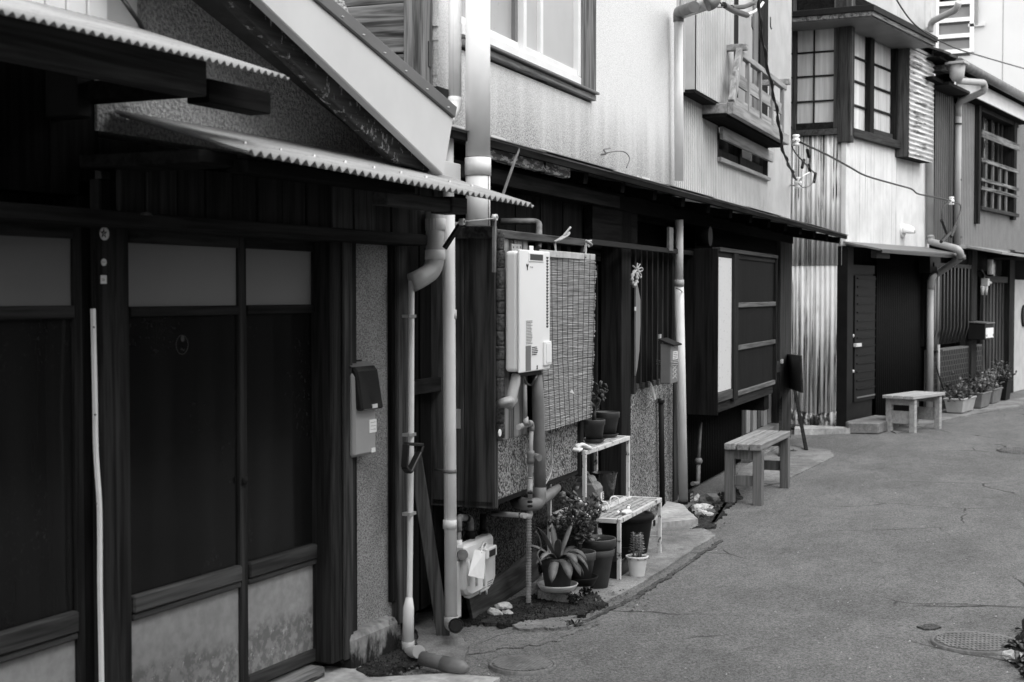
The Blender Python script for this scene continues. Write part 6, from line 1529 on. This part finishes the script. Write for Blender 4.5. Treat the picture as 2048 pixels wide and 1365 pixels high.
# direction list: (angle about up, elevation, length, width, droop)
lv = [(-30, 66, .19, .026, .15), (150, 62, .20, .026, .2), (60, 78, .17, .026, .05), (200, 55, .16, .024, .2), (-80, 28, .17, .034, 1.1), (-108, 24, .16, .034, 1.3), (-140, 18, .18, .034, 1.0), (-50, 26, .18, .034, 1.1), (-12, 30, .20, .030, .5), (165, 24, .17, .030, .4), (20, 42, .18, .028, .4), (100, 40, .18, .026, .4), (-95, 48, .18, .032, .9), (-170, 10, .19, .032, .9), (-65, 8, .15, .032, 1.3), (-125, 40, .17, .030, .8), (175, 35, .2, .026, .5)]
for a, el_, Lf, wf, dr in lv:
    a = math.radians(a); e = math.radians(el_)
    # toward the street is +n
    d = (math.cos(a)*math.cos(e), -math.sin(a)*math.cos(e), math.sin(e))
    soft(t.part('leaf', leafblade(MB(), (top[0]+d[0]*.015, top[1]+d[1]*.015, top[2]), d, Lf*1.05, wf*.78, dr, .3), M['strap']))
t.part('withered_shoot', MB().tube(smooth_path([P_(1083, 1130, .40), P_(1075, 1110, .38), P_(1082, 1095, .38), P_(1078, 1075, .38), P_(1072, 1064, .38)]), .004, 6), M['stem'])
# jade plant
c2 = onslab(1160, 1168, zsl)
saucer('dark deep saucer under the jade plant pot', c2, .088, .040, M['char'])
cj = (c2[0]-.008, c2[1]+.0, zsl+.014)
t = Thing('potted_jade_plant', 'bushy round leaved jade plant in a terracotta pot behind the strap leaved plant', 'potted plant', B, cj)
pot_parts(t, cj, .080, .055, .150, M['pot_light'], .28)
def jade(t, base, H, R, n_leaf, seed, stems=7, lsz=.016):
    r = random.Random(seed); tips = []
    b0 = Vector(base)
    trunk = [tuple(b0), tuple(b0+Vector((.004, 0, H*.3))), tuple(b0+Vector((-.003, .003, H*.5)))]
    t.part('trunk', MB().tube(trunk, [.013, .011, .008], 8), M['stem'])
    for i in range(stems):
        a = 6.283*i/stems+r.uniform(-.3, .3); st = b0+Vector((0, 0, H*r.uniform(.2, .5)))
        end = b0+Vector((R*math.cos(a)*r.uniform(.45, 1), R*math.sin(a)*r.uniform(.45, 1), H*r.uniform(.45, 1.0)))
        mid = st.lerp(end, .55)+Vector((0, 0, -.02)); path = smooth_path([tuple(st), tuple(mid), tuple(end)], 4)
        t.part('stem', MB().tube(path, [.006-.0035*k/(len(path)-1) for k in range(len(path))], 6), M['stem']); tips.append(path)
    m = MB(); k = 6; L = 1.0
    vs = [(0, 0, 0), (.35, -.34, .03), (.8, -.36, .06), (1.05, 0, .0), (.8, .36, .06), (.35, .34, .03), (.55, 0, -.03)]
    m.add([Vector(v) for v in vs], [(0, 1, 6), (1, 2, 6), (2, 3, 6), (3, 4, 6), (4, 5, 6), (5, 0, 6)], True)
    me = m.mesh('leaf'); proto = None
    for i in range(n_leaf):
        path = r.choice(tips); f = r.uniform(.35, 1.0); q = Vector(path[min(len(path)-1, int(f*len(path)))])
        q += Vector((r.uniform(-1, 1), r.uniform(-1, 1), r.uniform(-1, 1)))*.018
        if proto is None:
            proto = new_obj('leaf', me, M['leaf']); proto.parent = t.o; soft(proto, .12); o = proto
        else:
            o = proto.copy(); COL.objects.link(o); o.parent = t.o
        o.location = V((q.x-t.base[0], q.y-t.base[1], q.z-t.base[2])); s = lsz*r.uniform(.7, 1.35)
        o.scale = (s, s, s); o.rotation_euler = (r.uniform(-.9, .9), r.uniform(-1.2, .3), r.uniform(0, 6.28))
jade(t, (cj[0], cj[1], cj[2]+.12), .31, .145, 290, 5, 14, .029)
# two nested pots
c3 = B.G(1200, 1178)
t = Thing('nested_pots', 'two large brown pots nested together with a small seedling in the upper one', 'potted plant', B, (c3[0], c3[1], 0))
cc = (c3[0], c3[1]-.02, 0)
pot_parts(t, cc, .092, .058, .205, M['pot_light'], .18, False, ('outer_pot', 'soil'))
pot_parts(t, (cc[0], cc[1], .085), .100, .064, .175, M['pot'], .26, True, ('inner_pot', 'soil'))
for a in (20, 100, 190, 280):
    a = math.radians(a); soft(t.part('leaf', leafblade(MB(), (cc[0]-.02, cc[1], .235), (math.cos(a)*.6, math.sin(a)*.6, .8), .045, .013, .3), M['leaf']))
# white pot with succulent
c4 = B.G(1274, 1155)
t = Thing('potted_succulent', 'small succulent with thin upright shoots in a ribbed white pot on the pavement', 'potted plant', B, (c4[0], c4[1]-.0, 0))
cc = (c4[0], c4[1], .002)
rt = .058; prof = [(.0001, 0), (.040, 0)]+[(.040+.013*(i/10)+(.0008 if i % 2 else 0), .012+.0085*i) for i in range(11)]+[(.060, .104), (.061, .113), (.056, .114), (.052, .098)]
t.part('pot', MB().lathe(prof, cc, 30), M['white_pot']); t.part('soil', MB().lathe([(.0001, .098), (.053, .096)], cc, 20), M['soil'])
r = random.Random(6)
for i in range(9):
    a = r.uniform(0, 6.28); x, y = cc[0]+.022*math.cos(a), cc[1]+.022*math.sin(a); H = r.uniform(.07, .13)
    tip = (x+r.uniform(-.02, .02)+(.01 if i < 3 else 0), y+r.uniform(-.01, .01), .11+H)
    t.part('shoot', MB().tube([(x, y, .096), ((x+tip[0])/2+.004, (y+tip[1])/2, .10+H*.5), tip], [.0035, .003, .002], 6), M['pale_leaf'])
    m = MB()
    for k in range(7):
        f = .25+.75*k/6; q = Vector((x, y, .1)).lerp(Vector(tip), f)
        for sgn in (0, 2.1, 4.2): b_ = sgn+k; leafblade(m, q, (math.cos(b_)*.8, math.sin(b_)*.8, .6), .030*(1.2-f*.6), .004, .25, .2, 3)
    soft(t.part('leaves', m, M['pale_leaf'], kind='stuff'), .001)
for i in range(9):
    a = 6.28*i/9; soft(t.part('leaf', leafblade(MB(), (cc[0]+.02*math.cos(a), cc[1]+.02*math.sin(a), .10), (math.cos(a), math.sin(a), .55), .05, .010, .5), M['leaf']))
# lidded bin, crates under the stand
c5 = B.G(1250, 1150); c5 = (S_(1252, nMid, 1090), nMid, 0)
tb_ = Thing('lidded_bin', 'round dark plastic bin with a ridged lid under the plant stand', 'bin', B, c5)
R_ = .155
tb_.part('body', MB().lathe([(.0001, 0), (R_*.78, 0), (R_*.97, .19), (R_*.98, .215)], c5, 36), M['char'])
tb_.part('lid', MB().lathe([(R_*1.0, .200), (R_*1.06, .205), (R_*1.06, .222), (R_*.98, .236), (R_*.80, .240), (R_*.76, .233), (R_*.58, .236), (R_*.54, .247), (R_*.35, .252), (.0001, .253)], c5, 36), M['char'])
tb_.part('lid_grip', MB().beam((c5[0]-.05, c5[1], .262), (c5[0]+.05, c5[1], .262), .02, .02), M['char'], bev=.004)
tb_.part('clip', MB().box(c5[0]+.03, c5[0]+.06, c5[1]+R_*.98, c5[1]+R_*1.03, .16, .195), M['char'], bev=.003)
c6 = (s0+.07, nMid-.04, 0)
ct = Thing('plastic_crate', 'dark plastic crate behind the nested pots under the plant stand', 'crate', B, c6)
a, e, n0, n1 = c6[0]-.06, c6[0]+.16, c6[1]-.14, c6[1]+.03
ct.part('base', MB().box(a, e, n0, n1, .0, .012), M['char'])
for bx_ in ((a, e, n1-.008, n1), (a, e, n0, n0+.008), (a, a+.008, n0+.009, n1-.009), (e-.008, e, n0+.009, n1-.009)): ct.part('side', MB().box(*bx_, .0125, .21), M['char'], bev=.002)
ct2 = Thing('long_trough', 'long low dark planting trough lying in front of the bin', 'trough', B, (c5[0]-.1, nF-.03, 0))
a, e = s0+.02, s0+.42
ct2.part('trough', MB().polyn([(nF-.115, 0), (nF-.015, 0), (nF+.005, .10), (nF-.005, .105), (nF-.02, .02), (nF-.11, .02), (nF-.125, .105), (nF-.135, .10)], a, e), M['black'], bev=.003)
ct2.part('end', MB().box(a-.006, a, nF-.12, nF-.005, .002, .10), M['black']); ct2.part('end', MB().box(e, e+.006, nF-.12, nF-.005, .002, .10), M['black'])
# pots on the upper shelf
zt2 = z2+.012
def shelfpt(u, v, z):
    q = B.G(u, v, z); return (q[0], q[1], z)
c7 = shelfpt(1186, 896, zt2)
c7 = (S_(1188, nMid-.085, 880), nMid-.085, zt2)
t = Thing('potted_jade_plant', 'dark pot with a rubbery sprig behind the blind on the upper shelf', 'potted plant', B, c7)
saucer('thin dark saucer under the pot nearest the blind', (c7[0], c7[1], zt2), .060, .018, M['pot'])
pot_parts(t, (c7[0], c7[1], zt2+.008), .062, .044, .118, M['pot'], .26)
jade(t, (c7[0]+.0, c7[1], zt2+.11), .22, .085, 60, 9, 7, .030)
c8 = (S_(1215, nMid-.105, 870), nMid-.105, zt2)
saucer('dark saucer under the empty pot on the upper shelf', (c8[0], c8[1], zt2), .064, .016, M['pot'])
t = Thing('empty_pot', 'empty brown pot on the upper shelf beside the sprig', 'pot', B, c8)
pot_parts(t, (c8[0], c8[1], zt2+.008), .070, .046, .135, M['pot'], .26)
gl = Thing('work_gloves', 'pair of white work gloves folded over the end of the upper shelf', 'gloves', B, (s0-.01, nMid-.01, z2+.03))
for k in range(4):
    y = nMid-.05+k*.018; gl.part('finger', MB().tube(smooth_path([(s0-.07, y-.03, z2+.022+.004*k), (s0-.02, y-.01, z2+.036+.003*k), (s0+.035, y+.005, z2+.026), (s0+.05+.006*(k % 2), y+.01, z2+.02)], 4), .011, 8), M['paper'])
gl.part('cuff', MB().quad((s0-.10, nMid-.075, z2+.018), (s0-.06, nMid-.085, z2+.03), (s0-.05, nMid+.01, z2+.02), (s0-.10, nMid+.005, z2+.012), .014), M['paper'], bev=.004)
# bucket, watering can on the lower shelf
zt1 = z1+.012
c9 = (S_(1209, nMid-.10, 990), nMid-.10, zt1)
bk = Thing('bucket', 'dark glossy bucket on the lower shelf behind the can', 'bucket', B, c9)
bk.part('shell', MB().lathe([(.0001, 0), (.050, 0), (.072, .145), (.076, .150), (.070, .150), (.052, .015), (.0001, .012)], c9, 28), M['smoke'])
wc = Thing('watering_can', 'grey watering can marked 3 with a long white tipped spout on the lower shelf', 'watering can', B, (S_(1174, nMid-.09, 990), nMid-.09, zt1))
w0_ = wc.base
m = MB().polyn([(w0_[1]-.07, zt1), (w0_[1]+.075, zt1), (w0_[1]+.078, zt1+.11), (w0_[1]+.055, zt1+.145), (w0_[1]-.055, zt1+.145), (w0_[1]-.072, zt1+.11)], w0_[0]-.055, w0_[0]+.055)
wc.part('body', m, M['grey_plastic'], bev=.014)
wc.part('shoulder', MB().polyn([(w0_[1]-.05, zt1+.14), (w0_[1]+.05, zt1+.14), (w0_[1]+.03, zt1+.175), (w0_[1]-.03, zt1+.175)], w0_[0]-.045, w0_[0]+.045), M['grey_plastic'], bev=.008)
wc.part('handle', MB().tube(smooth_path([(w0_[0]-.05, w0_[1], zt1+.11), (w0_[0]-.06, w0_[1], zt1+.165), (w0_[0]-.02, w0_[1], zt1+.195), (w0_[0]+.03, w0_[1], zt1+.17)], 5), .010, 8), M['grey_plastic'])
sp0 = (w0_[0]-.05, w0_[1]+.03, zt1+.03); spt = P_(1121, 976, w0_[1]+.02)
wc.part('spout', MB().tube([P_(1158, 1002, w0_[1]+.10), P_(1138, 990, w0_[1]+.08), P_(1121, 977, w0_[1]+.04)], [.012, .013, .014], 12), M['char'])
wc.part('rose', MB().tube([P_(1152, 999, w0_[1]+.10), P_(1159, 1004, w0_[1]+.11)], [.014, .019], 12), M['paper'])
tl = wc.part('label', MB().box(w0_[0]-.005, w0_[0]+.05, w0_[1]+.079, w0_[1]+.0805, zt1+.035, zt1+.085), M['paper'])
wc.part('label_patch', MB().box(w0_[0]+.024, w0_[0]+.049, w0_[1]+.0806, w0_[1]+.082, zt1+.037, zt1+.083), M['black'], parent=tl)
c_ = bpy.data.curves.new('numeral', 'FONT'); c_.body = '3'; c_.size = .05; c_.align_x = 'CENTER'; c_.align_y = 'CENTER'
tm = bpy.data.objects.new('numeral', c_); COL.objects.link(tm); bpy.context.view_layer.update()
me = bpy.data.meshes.new_from_object(tm.evaluated_get(bpy.context.evaluated_depsgraph_get())); bpy.data.objects.remove(tm); me.materials.clear()
o = new_obj('numeral', me, M['paper']); o.parent = wc.o; o.location = V((.0365, .0830, .060)); o.rotation_euler = (math.pi/2, 0, 0)
tw = Thing('trowel', 'small white bladed trowel lying on the lower mesh shelf', 'trowel', B, shelfpt(1255, 1024, zt1))
b0 = tw.base; d = Vector((1, -.15, 0)).normalized()
pts = [(-.10, -.0), (-.075, -.022), (-.03, -.024), (.015, -.012), (.015, .012), (-.03, .024), (-.075, .020)]
m = MB().polyz([(b0[0]+x*1.0+y*.25, b0[1]+y*1.1-x*.2) for x, y in pts], zt1+.004, zt1+.010); tw.part('blade', m, M['white'])
tw.part('handle', MB().tube([(b0[0]+.01, b0[1], zt1+.012), (b0[0]+.085, b0[1]-.018, zt1+.016)], [.008, .012], 10), M['white'])
tw.part('ring', MB().tube([(b0[0]+.058, b0[1]-.012, zt1+.0145), (b0[0]+.062, b0[1]-.013, zt1+.0148)], .0125, 10), M['char'])
tk = Thing('hand_rake', 'short tool with a white grip lying beside the trowel', 'hand tool', B, shelfpt(1238, 1028, zt1))
b0 = tk.base
tk.part('grip', MB().tube([(b0[0]-.045, b0[1], zt1+.010), (b0[0]-.005, b0[1]-.002, zt1+.010)], .009, 10), M['white'])
tk.part('shank', MB().tube([(b0[0]-.005, b0[1]-.002, zt1+.010), (b0[0]+.09, b0[1]-.012, zt1+.008)], .005, 8), M['iron'])
# ================================================================== benches, easel, planters
def bench(label, fr_pts, z, th, planks, wood, legwood, inset=.05, gap=.012, legw=.06, kind_b=True, stretch=.13, low=None):
    """four corners of the top (near-left, near-right, far-right, far-left) as places at height z"""
    P4 = [Vector(ground(u, v, z)) for u, v in fr_pts]
    o = (P4[0]+P4[1]+P4[2]+P4[3])/4
    ex = ((P4[3]-P4[0])+(P4[2]-P4[1])); Lb = ex.length/2; ex.normalize()
    wd = ((P4[1]-P4[0])+(P4[2]-P4[3])).length/2
    ang_ = math.degrees(math.atan2(ex.y, ex.x))
    fr = Frame(o.x, o.y, ang_)
    t = Thing('bench', label, 'bench', fr, (0, 0, 0))
    pw = (wd-gap*(planks-1))/planks
    for i in range(planks):
        n0 = -wd/2+i*(pw+gap); t.part('seat_plank', MB().box(-Lb/2, Lb/2, n0, n0+pw, z-th, z), wood, bev=.004)
    lx, ly = Lb/2-inset, wd/2-inset*.5
    for sx_ in (-1, 1):
        t.part('cross_bearer', MB().box(sx_*lx-legw*.3, sx_*lx+legw*.3, -ly, ly, z-th-.07, z-th-.0005), legwood, bev=.003)
        for sy_ in (-1, 1):
            t.part('leg', MB().box(sx_*lx-legw/2, sx_*lx+legw/2, sy_*ly-legw/2 if sy_ > 0 else -ly-legw/2, sy_*ly+legw/2, -.01, z-th-.001), legwood, bev=.004)
        zl = low if low is not None else .12
        t.part('stretcher', MB().box(sx_*lx-.012, sx_*lx+.012, -ly+legw/2, ly-legw/2, zl, zl+stretch), legwood, bev=.003)
    return t
zb1 = .40
bench('slatted wooden bench with three seat planks before the slatted door', [(1449, 887), (1521, 890), (1582, 862), (1513, 860)], .435, .045, 3, M['bench_wood_x'], M['bench_wood_z'], .06, .012, .068, stretch=.075, low=.13)
bench('pale low wooden bench beside the concrete step', [(1768, 790), (1824, 794), (1888, 785), (1832, 782)], .40, .035, 3, M['pale_bench_x'], M['pale_bench_x'], .09, .006, .064, stretch=.14, low=.09)
# easel sign
eg = C.o
e0 = ground(1613, 903)
ef = Frame(e0.x, e0.y, 20)
es = Thing('easel_sign', 'dark wooden easel sign with a blank board half hidden by the pillar', 'sign', ef, (0, 0, 0))
es.part('front_leg', MB().beam((0, 0, 0), tuple(Vector(ef.loc(Vector(B.world(*P_(1581, 735, -.10)))))), .035, .03, (0, 1, 0)), M['dark_wood_z'])
q = ef.P(1581, 708, -.06), ef.P(1604, 711, -.06), ef.P(1607, 786, -.02), ef.P(1581, 783, -.02)
q = [Vector(x) for x in q]; lft = (q[0]-q[1])*1.6
es.part('board', MB().quad(tuple(q[1]+lft), tuple(q[1]), tuple(q[2]), tuple(q[2]+lft), .02), M['board_wood'], bev=.003)
es.part('chain_bar', MB().tube([ef.P(1560, 846, 0), ef.P(1600, 852, 0)], .006, 6), M['iron'])
es.part('rear_leg', MB().beam(tuple(Vector((-.55, -.30, 0))), tuple(q[0]+lft*.6), .03, .03, (0, 1, 0)), M['dark_wood_z'])
# white stone under the far bench
rock('stone', 'white round stone with a hole under the pale bench', 1812, 853, .10, 'coral', 15, .9)
# planters
def planter(label, u, v, L, W, H, mat, seed, foliage, fr=D, rot=0, leafmat='leaf', tall=.2, n_leaf=70, lsz=.05):
    c = fr.G(u, v); t = Thing('planter', label, 'planter', fr, (c[0], c[1], 0))
    s, n = c[0], c[1]
    def rr(w, l, z): return [V((s-l/2, n-w/2, z)), V((s+l/2, n-w/2, z)), V((s+l/2, n+w/2, z)), V((s-l/2, n+w/2, z))]
    m = MB(); vs = rr(W*.78, L*.9, .02)+rr(W, L, H-.02)+rr(W*1.08, L*1.04, H-.02)+rr(W*1.08, L*1.04, H)+rr(W*.92, L*.95, H)+rr(W*.88, L*.92, H-.05)
    fs = [(3, 2, 1, 0)]
    for k in range(5):
        for i in range(4): fs.append((k*4+i, k*4+(i+1) % 4, k*4+4+(i+1) % 4, k*4+4+i))
    m.add(vs, fs); t.part('trough', m, mat, bev=.006)
    t.part('soil', MB().box(s-L*.45, s+L*.45, n-W*.43, n+W*.43, H-.07, H-.05), M['soil'])
    r = random.Random(seed); m = MB()
    vs = [(0, 0, 0), (.35, -.3, .05), (.8, -.28, .0), (1.1, 0, -.15), (.8, .28, 0), (.35, .3, .05), (.55, 0, -.04)]
    m.add([Vector(v) for v in vs], [(0, 1, 6), (1, 2, 6), (2, 3, 6), (3, 4, 6), (4, 5, 6), (5, 0, 6)], True)
    me = m.mesh('leaf'); pr = None; base = V(t.base)
    for i in range(int(n_leaf/9)):
        q = (s+r.uniform(-.42, .42)*L, n+r.uniform(-.3, .3)*W, H-.05); tip = (q[0]+r.uniform(-.08, .08), q[1]+r.uniform(-.03, .10), H+tall*.7*r.uniform(.4, 1))
        t.part('stem', MB().tube([q, tip], [.006, .003], 5), M['stem'])
    for i in range(n_leaf):
        p = Vector((s+r.gauss(0, .27)*L, n+r.gauss(.02, .24)*W, H-.02+tall*.75*abs(r.gauss(.2, .42))))
        if pr is None: pr = new_obj('leaf', me, M[leafmat]); pr.parent = t.o; soft(pr, .03); o = pr
        else: o = pr.copy(); COL.objects.link(o); o.parent = t.o
        o.location = V(p)-base; sz = lsz*r.uniform(.6, 1.5); o.scale = (sz, sz, sz); o.rotation_euler = (r.uniform(-.8, .8), r.uniform(-1.3, .5), r.uniform(0, 6.28))
    return t
planter('long pale trough planter with a white pot and dark leaves', 1920, 826, .62, .24, .20, M['wrap_pale'], 31, 0, n_leaf=190, tall=.26)
planter('second grey trough planter with a hose over its rim', 1955, 817, .50, .24, .22, M['wrap'], 32, 0, n_leaf=190, tall=.30)
planter('third trough planter with pale narrow leaves', 1978, 808, .50, .24, .22, M['pvc_dark'], 33, 0, leafmat='pale_leaf', n_leaf=150, tall=.34)
planter('dark square planter at the end of the planter row', 2000, 802, .30, .26, .30, M['char'], 34, 0, n_leaf=190, tall=.32, lsz=.045)
q = D.G(1907, 824); wpp = Thing('small_pot', 'small white pot standing in the first trough', 'pot', D, (q[0], q[1]+.02, .15))
wpp.part('pot', MB().lathe([(.0001, 0), (.05, 0), (.065, .12), (.07, .12), (.06, .115), (.0001, .09)], wpp.base, 18), M['white_pot'])
hz_ = Thing('garden_hose', 'short pale hose looped over the second trough', 'hose', D, D.G(1955, 826, .2))
hz_.part('hose', MB().tube(smooth_path([D.P(1950, 786, .30), D.P(1958, 787, .34), D.P(1962, 793, .36), D.P(1961, 802, .36), D.P(1956, 806, .34)]), .012, 8), M['wrap_pale'])
# weed at the street's edge and in the cement
def weed(label, u, v, R_, n, seed):
    c = W0.loc(ground(u, v)); t = Thing('weed', label, 'weed', W0, c); r = random.Random(seed)
    for i in range(n):
        a = r.uniform(0, 6.28); el_ = r.uniform(.2, 1.2)
        soft(t.part('leaf', leafblade(MB(), (c[0]+r.uniform(-.02, .02), c[1]+r.uniform(-.02, .02), 0.002), (math.cos(a)*math.cos(el_), math.sin(a)*math.cos(el_), math.sin(el_)), R_*r.uniform(.6, 1.2), R_*.12, r.uniform(.2, .9), .25, 5), M['leaf']))
weed('low leafy weed growing through the broken cement', 1150, 1252, .055, 13, 1)
weed('weed tuft beside the lattice manhole at the street edge', 2046, 1330, .09, 14, 2)
weed('thin grass tuft at the foot of the easel', 1588, 905, .05, 9, 3)
weed('small weed under the nested pots', 1195, 1210, .04, 10, 4)
# ================================================================== cables
def cable(label, pts, r_, mat='black', extra=(), name='cable'):
    t = Thing(name, label, 'cable', W0, tuple(pts[len(pts)//2]))
    o = t.part('wire', MB().tube(smooth_path(pts, 8), r_, 7), M[mat]); return t
w_ = lambda fr, u, v, n: W0.loc(fr.world(*fr.P(u, v, n)))
# twisted service cable dropping to the insulators
pts = [w_(B, u, v, .40) for u, v in ((1518, -30), (1520, 40), (1530, 110), (1545, 180), (1556, 235), (1566, 300), (1580, 335), (1592, 360))]
t = cable('thick black twisted cable dropping past the balcony', pts, .009)
m = MB(); sp = smooth_path(pts, 8); q = [(p[0]+.014*math.cos(i*.9), p[1]+.014*math.sin(i*.9), p[2]) for i, p in enumerate(sp)]
t.part('wire', MB().tube(q, .008, 6), M['black'])
def insulator(label, p, rot=0):
    t = Thing('insulator', label, 'insulator', W0, p)
    t.part('knob', MB().lathe([(.0001, -.05), (.03, -.05), (.034, -.035), (.022, -.025), (.036, -.01), (.036, .01), (.022, .022), (.034, .035), (.028, .05), (.0001, .05)], p, 14), M['white_enamel'])
    return t
i1, i2 = w_(B, 1592, 281, .38), w_(B, 1596, 366, .38); i3 = w_(C, 1903, 402, .35)
insulator('white porcelain insulator under the balcony beam end', i1)
insulator('white porcelain insulator lower on the house corner', i2)
insulator('small white insulator by the grey house pipe', i3)
t = cable('thin bracket rod holding the lower insulator', [w_(B, 1581, 371, .0), w_(B, 1590, 371, .2), i2], .008, 'iron')
t = cable('black service wire sagging along the white corner house', [i1, w_(C, 1612, 290, .55), w_(C, 1660, 313, .5), w_(C, 1700, 335, .45), w_(C, 1732, 352, .42), w_(C, 1790, 369, .40), w_(C, 1822, 378, .38), w_(C, 1836, 388, .36), w_(C, 1870, 395, .35), i3], .010)
cable('loose black lead looping from the upper insulator', [i1, w_(B, 1584, 290, .45), w_(B, 1590, 305, .45), w_(B, 1606, 323, .45), w_(B, 1620, 338, .45), w_(B, 1631, 350, .45), w_(B, 1627, 364, .45)], .007)
cable('fine lead hanging to the lower insulator', [w_(B, 1627, 364, .45), w_(B, 1618, 373, .45), w_(B, 1605, 375, .45), i2], .004)
for lab, a, b_ in (('short dark sleeve on the loose lead', (1614, 300), (1618, 315)), ('middle dark sleeve on the loose lead', (1608, 320), (1604, 336)), ('lower dark sleeve on the loose lead', (1617, 330), (1620, 344)), ('outermost dark sleeve on the loose lead', (1631, 347), (1628, 365))):
    cable(lab, [w_(B, *a, .45), w_(B, (a[0]+b_[0])/2, (a[1]+b_[1])/2, .45), w_(B, *b_, .45)], .014, 'char', name='cable_sleeve')
cable('white lead between sleeve and lower insulator', [w_(B, 1620, 345, .45), w_(B, 1607, 352, .44), i2], .007, 'white')
cable('thin wire crossing before the tall white building', [w_(C, 1780, -20, .9), w_(C, 1830, 50, .9), w_(D, 1900, 92, .9), w_(D, 1970, 115, .9), w_(D, 2060, 141, .9)], .008)
for lab, pp_, rr, mt in (('upper black sleeve among the wires at the top', ((1447, 10), (1468, 22), (1494, 31)), .022, 'black'), ('second black sleeve among the wires at the top', ((1462, 15), (1488, 14), (1508, 7)), .018, 'black'), ('white wire end at the top of the balcony', ((1495, 29), (1508, 24), (1520, 14), (1526, 6)), .012, 'white'), ('thin wire arching to the top drain elbow', ((1400, -10), (1420, 10), (1440, 15), (1450, 12)), .006, 'black'), ('second thin wire arching over the drain elbow', ((1434, -8), (1440, 5), (1446, 11)), .006, 'black'), ('black wire leaving the top of the picture', ((1508, 7), (1518, 2), (1524, -10)), .008, 'black')):
    cable(lab, [w_(B, u, v, .35) for u, v in pp_], rr, mt)
cable('bent wire stub sticking out of the stucco', [w_(B, 1202, 310, .02), w_(B, 1212, 308, .08), w_(B, 1208, 300, .10), w_(B, 1220, 297, .06)], .005, 'iron')
cable('curled wire loop above the low awning', [w_(B, 1204, 309, .03), w_(B, 1230, 303, .08), w_(B, 1250, 305, .10), w_(B, 1259, 318, .12), w_(B, 1253, 336, .12)], .004, 'iron')
for lab, pp_ in (('wire looping left of the small insulator', ((1900, 404), (1886, 415), (1884, 440), (1890, 455), (1894, 470))), ('wire looping right of the small insulator', ((1905, 405), (1920, 410), (1920, 425), (1914, 440), (1900, 470)))):
    cable(lab, [w_(D, u, v, .3) for u, v in pp_], .007)
for lab, a, b_ in (('slanted dark sleeve over the pipe elbow', (1883, 441), (1893, 466)), ('second slanted dark sleeve crossing by the pipe', (1911, 450), (1902, 474)), ('flat dark sleeve lying on the pipe elbow', (1882, 484), (1900, 466))):
    cable(lab, [w_(D, *a, .3), w_(D, (a[0]+b_[0])/2, (a[1]+b_[1])/2, .3), w_(D, *b_, .3)], .02, 'black', name='cable_sleeve')
cable('thin cable leaning on the tiled foot of the grey house', [w_(D, 1872, 732, .08), w_(D, 1878, 752, .08), w_(D, 1890, 788, .10)], .008)

weed('dark leafy weeds crowding the lattice manhole', 2040, 1300, .10, 16, 7)
weed('low broad weeds at the right edge below the broken kerb', 2052, 1352, .10, 16, 8)
weed('weed sprig above the lattice manhole', 2050, 1262, .08, 12, 9)
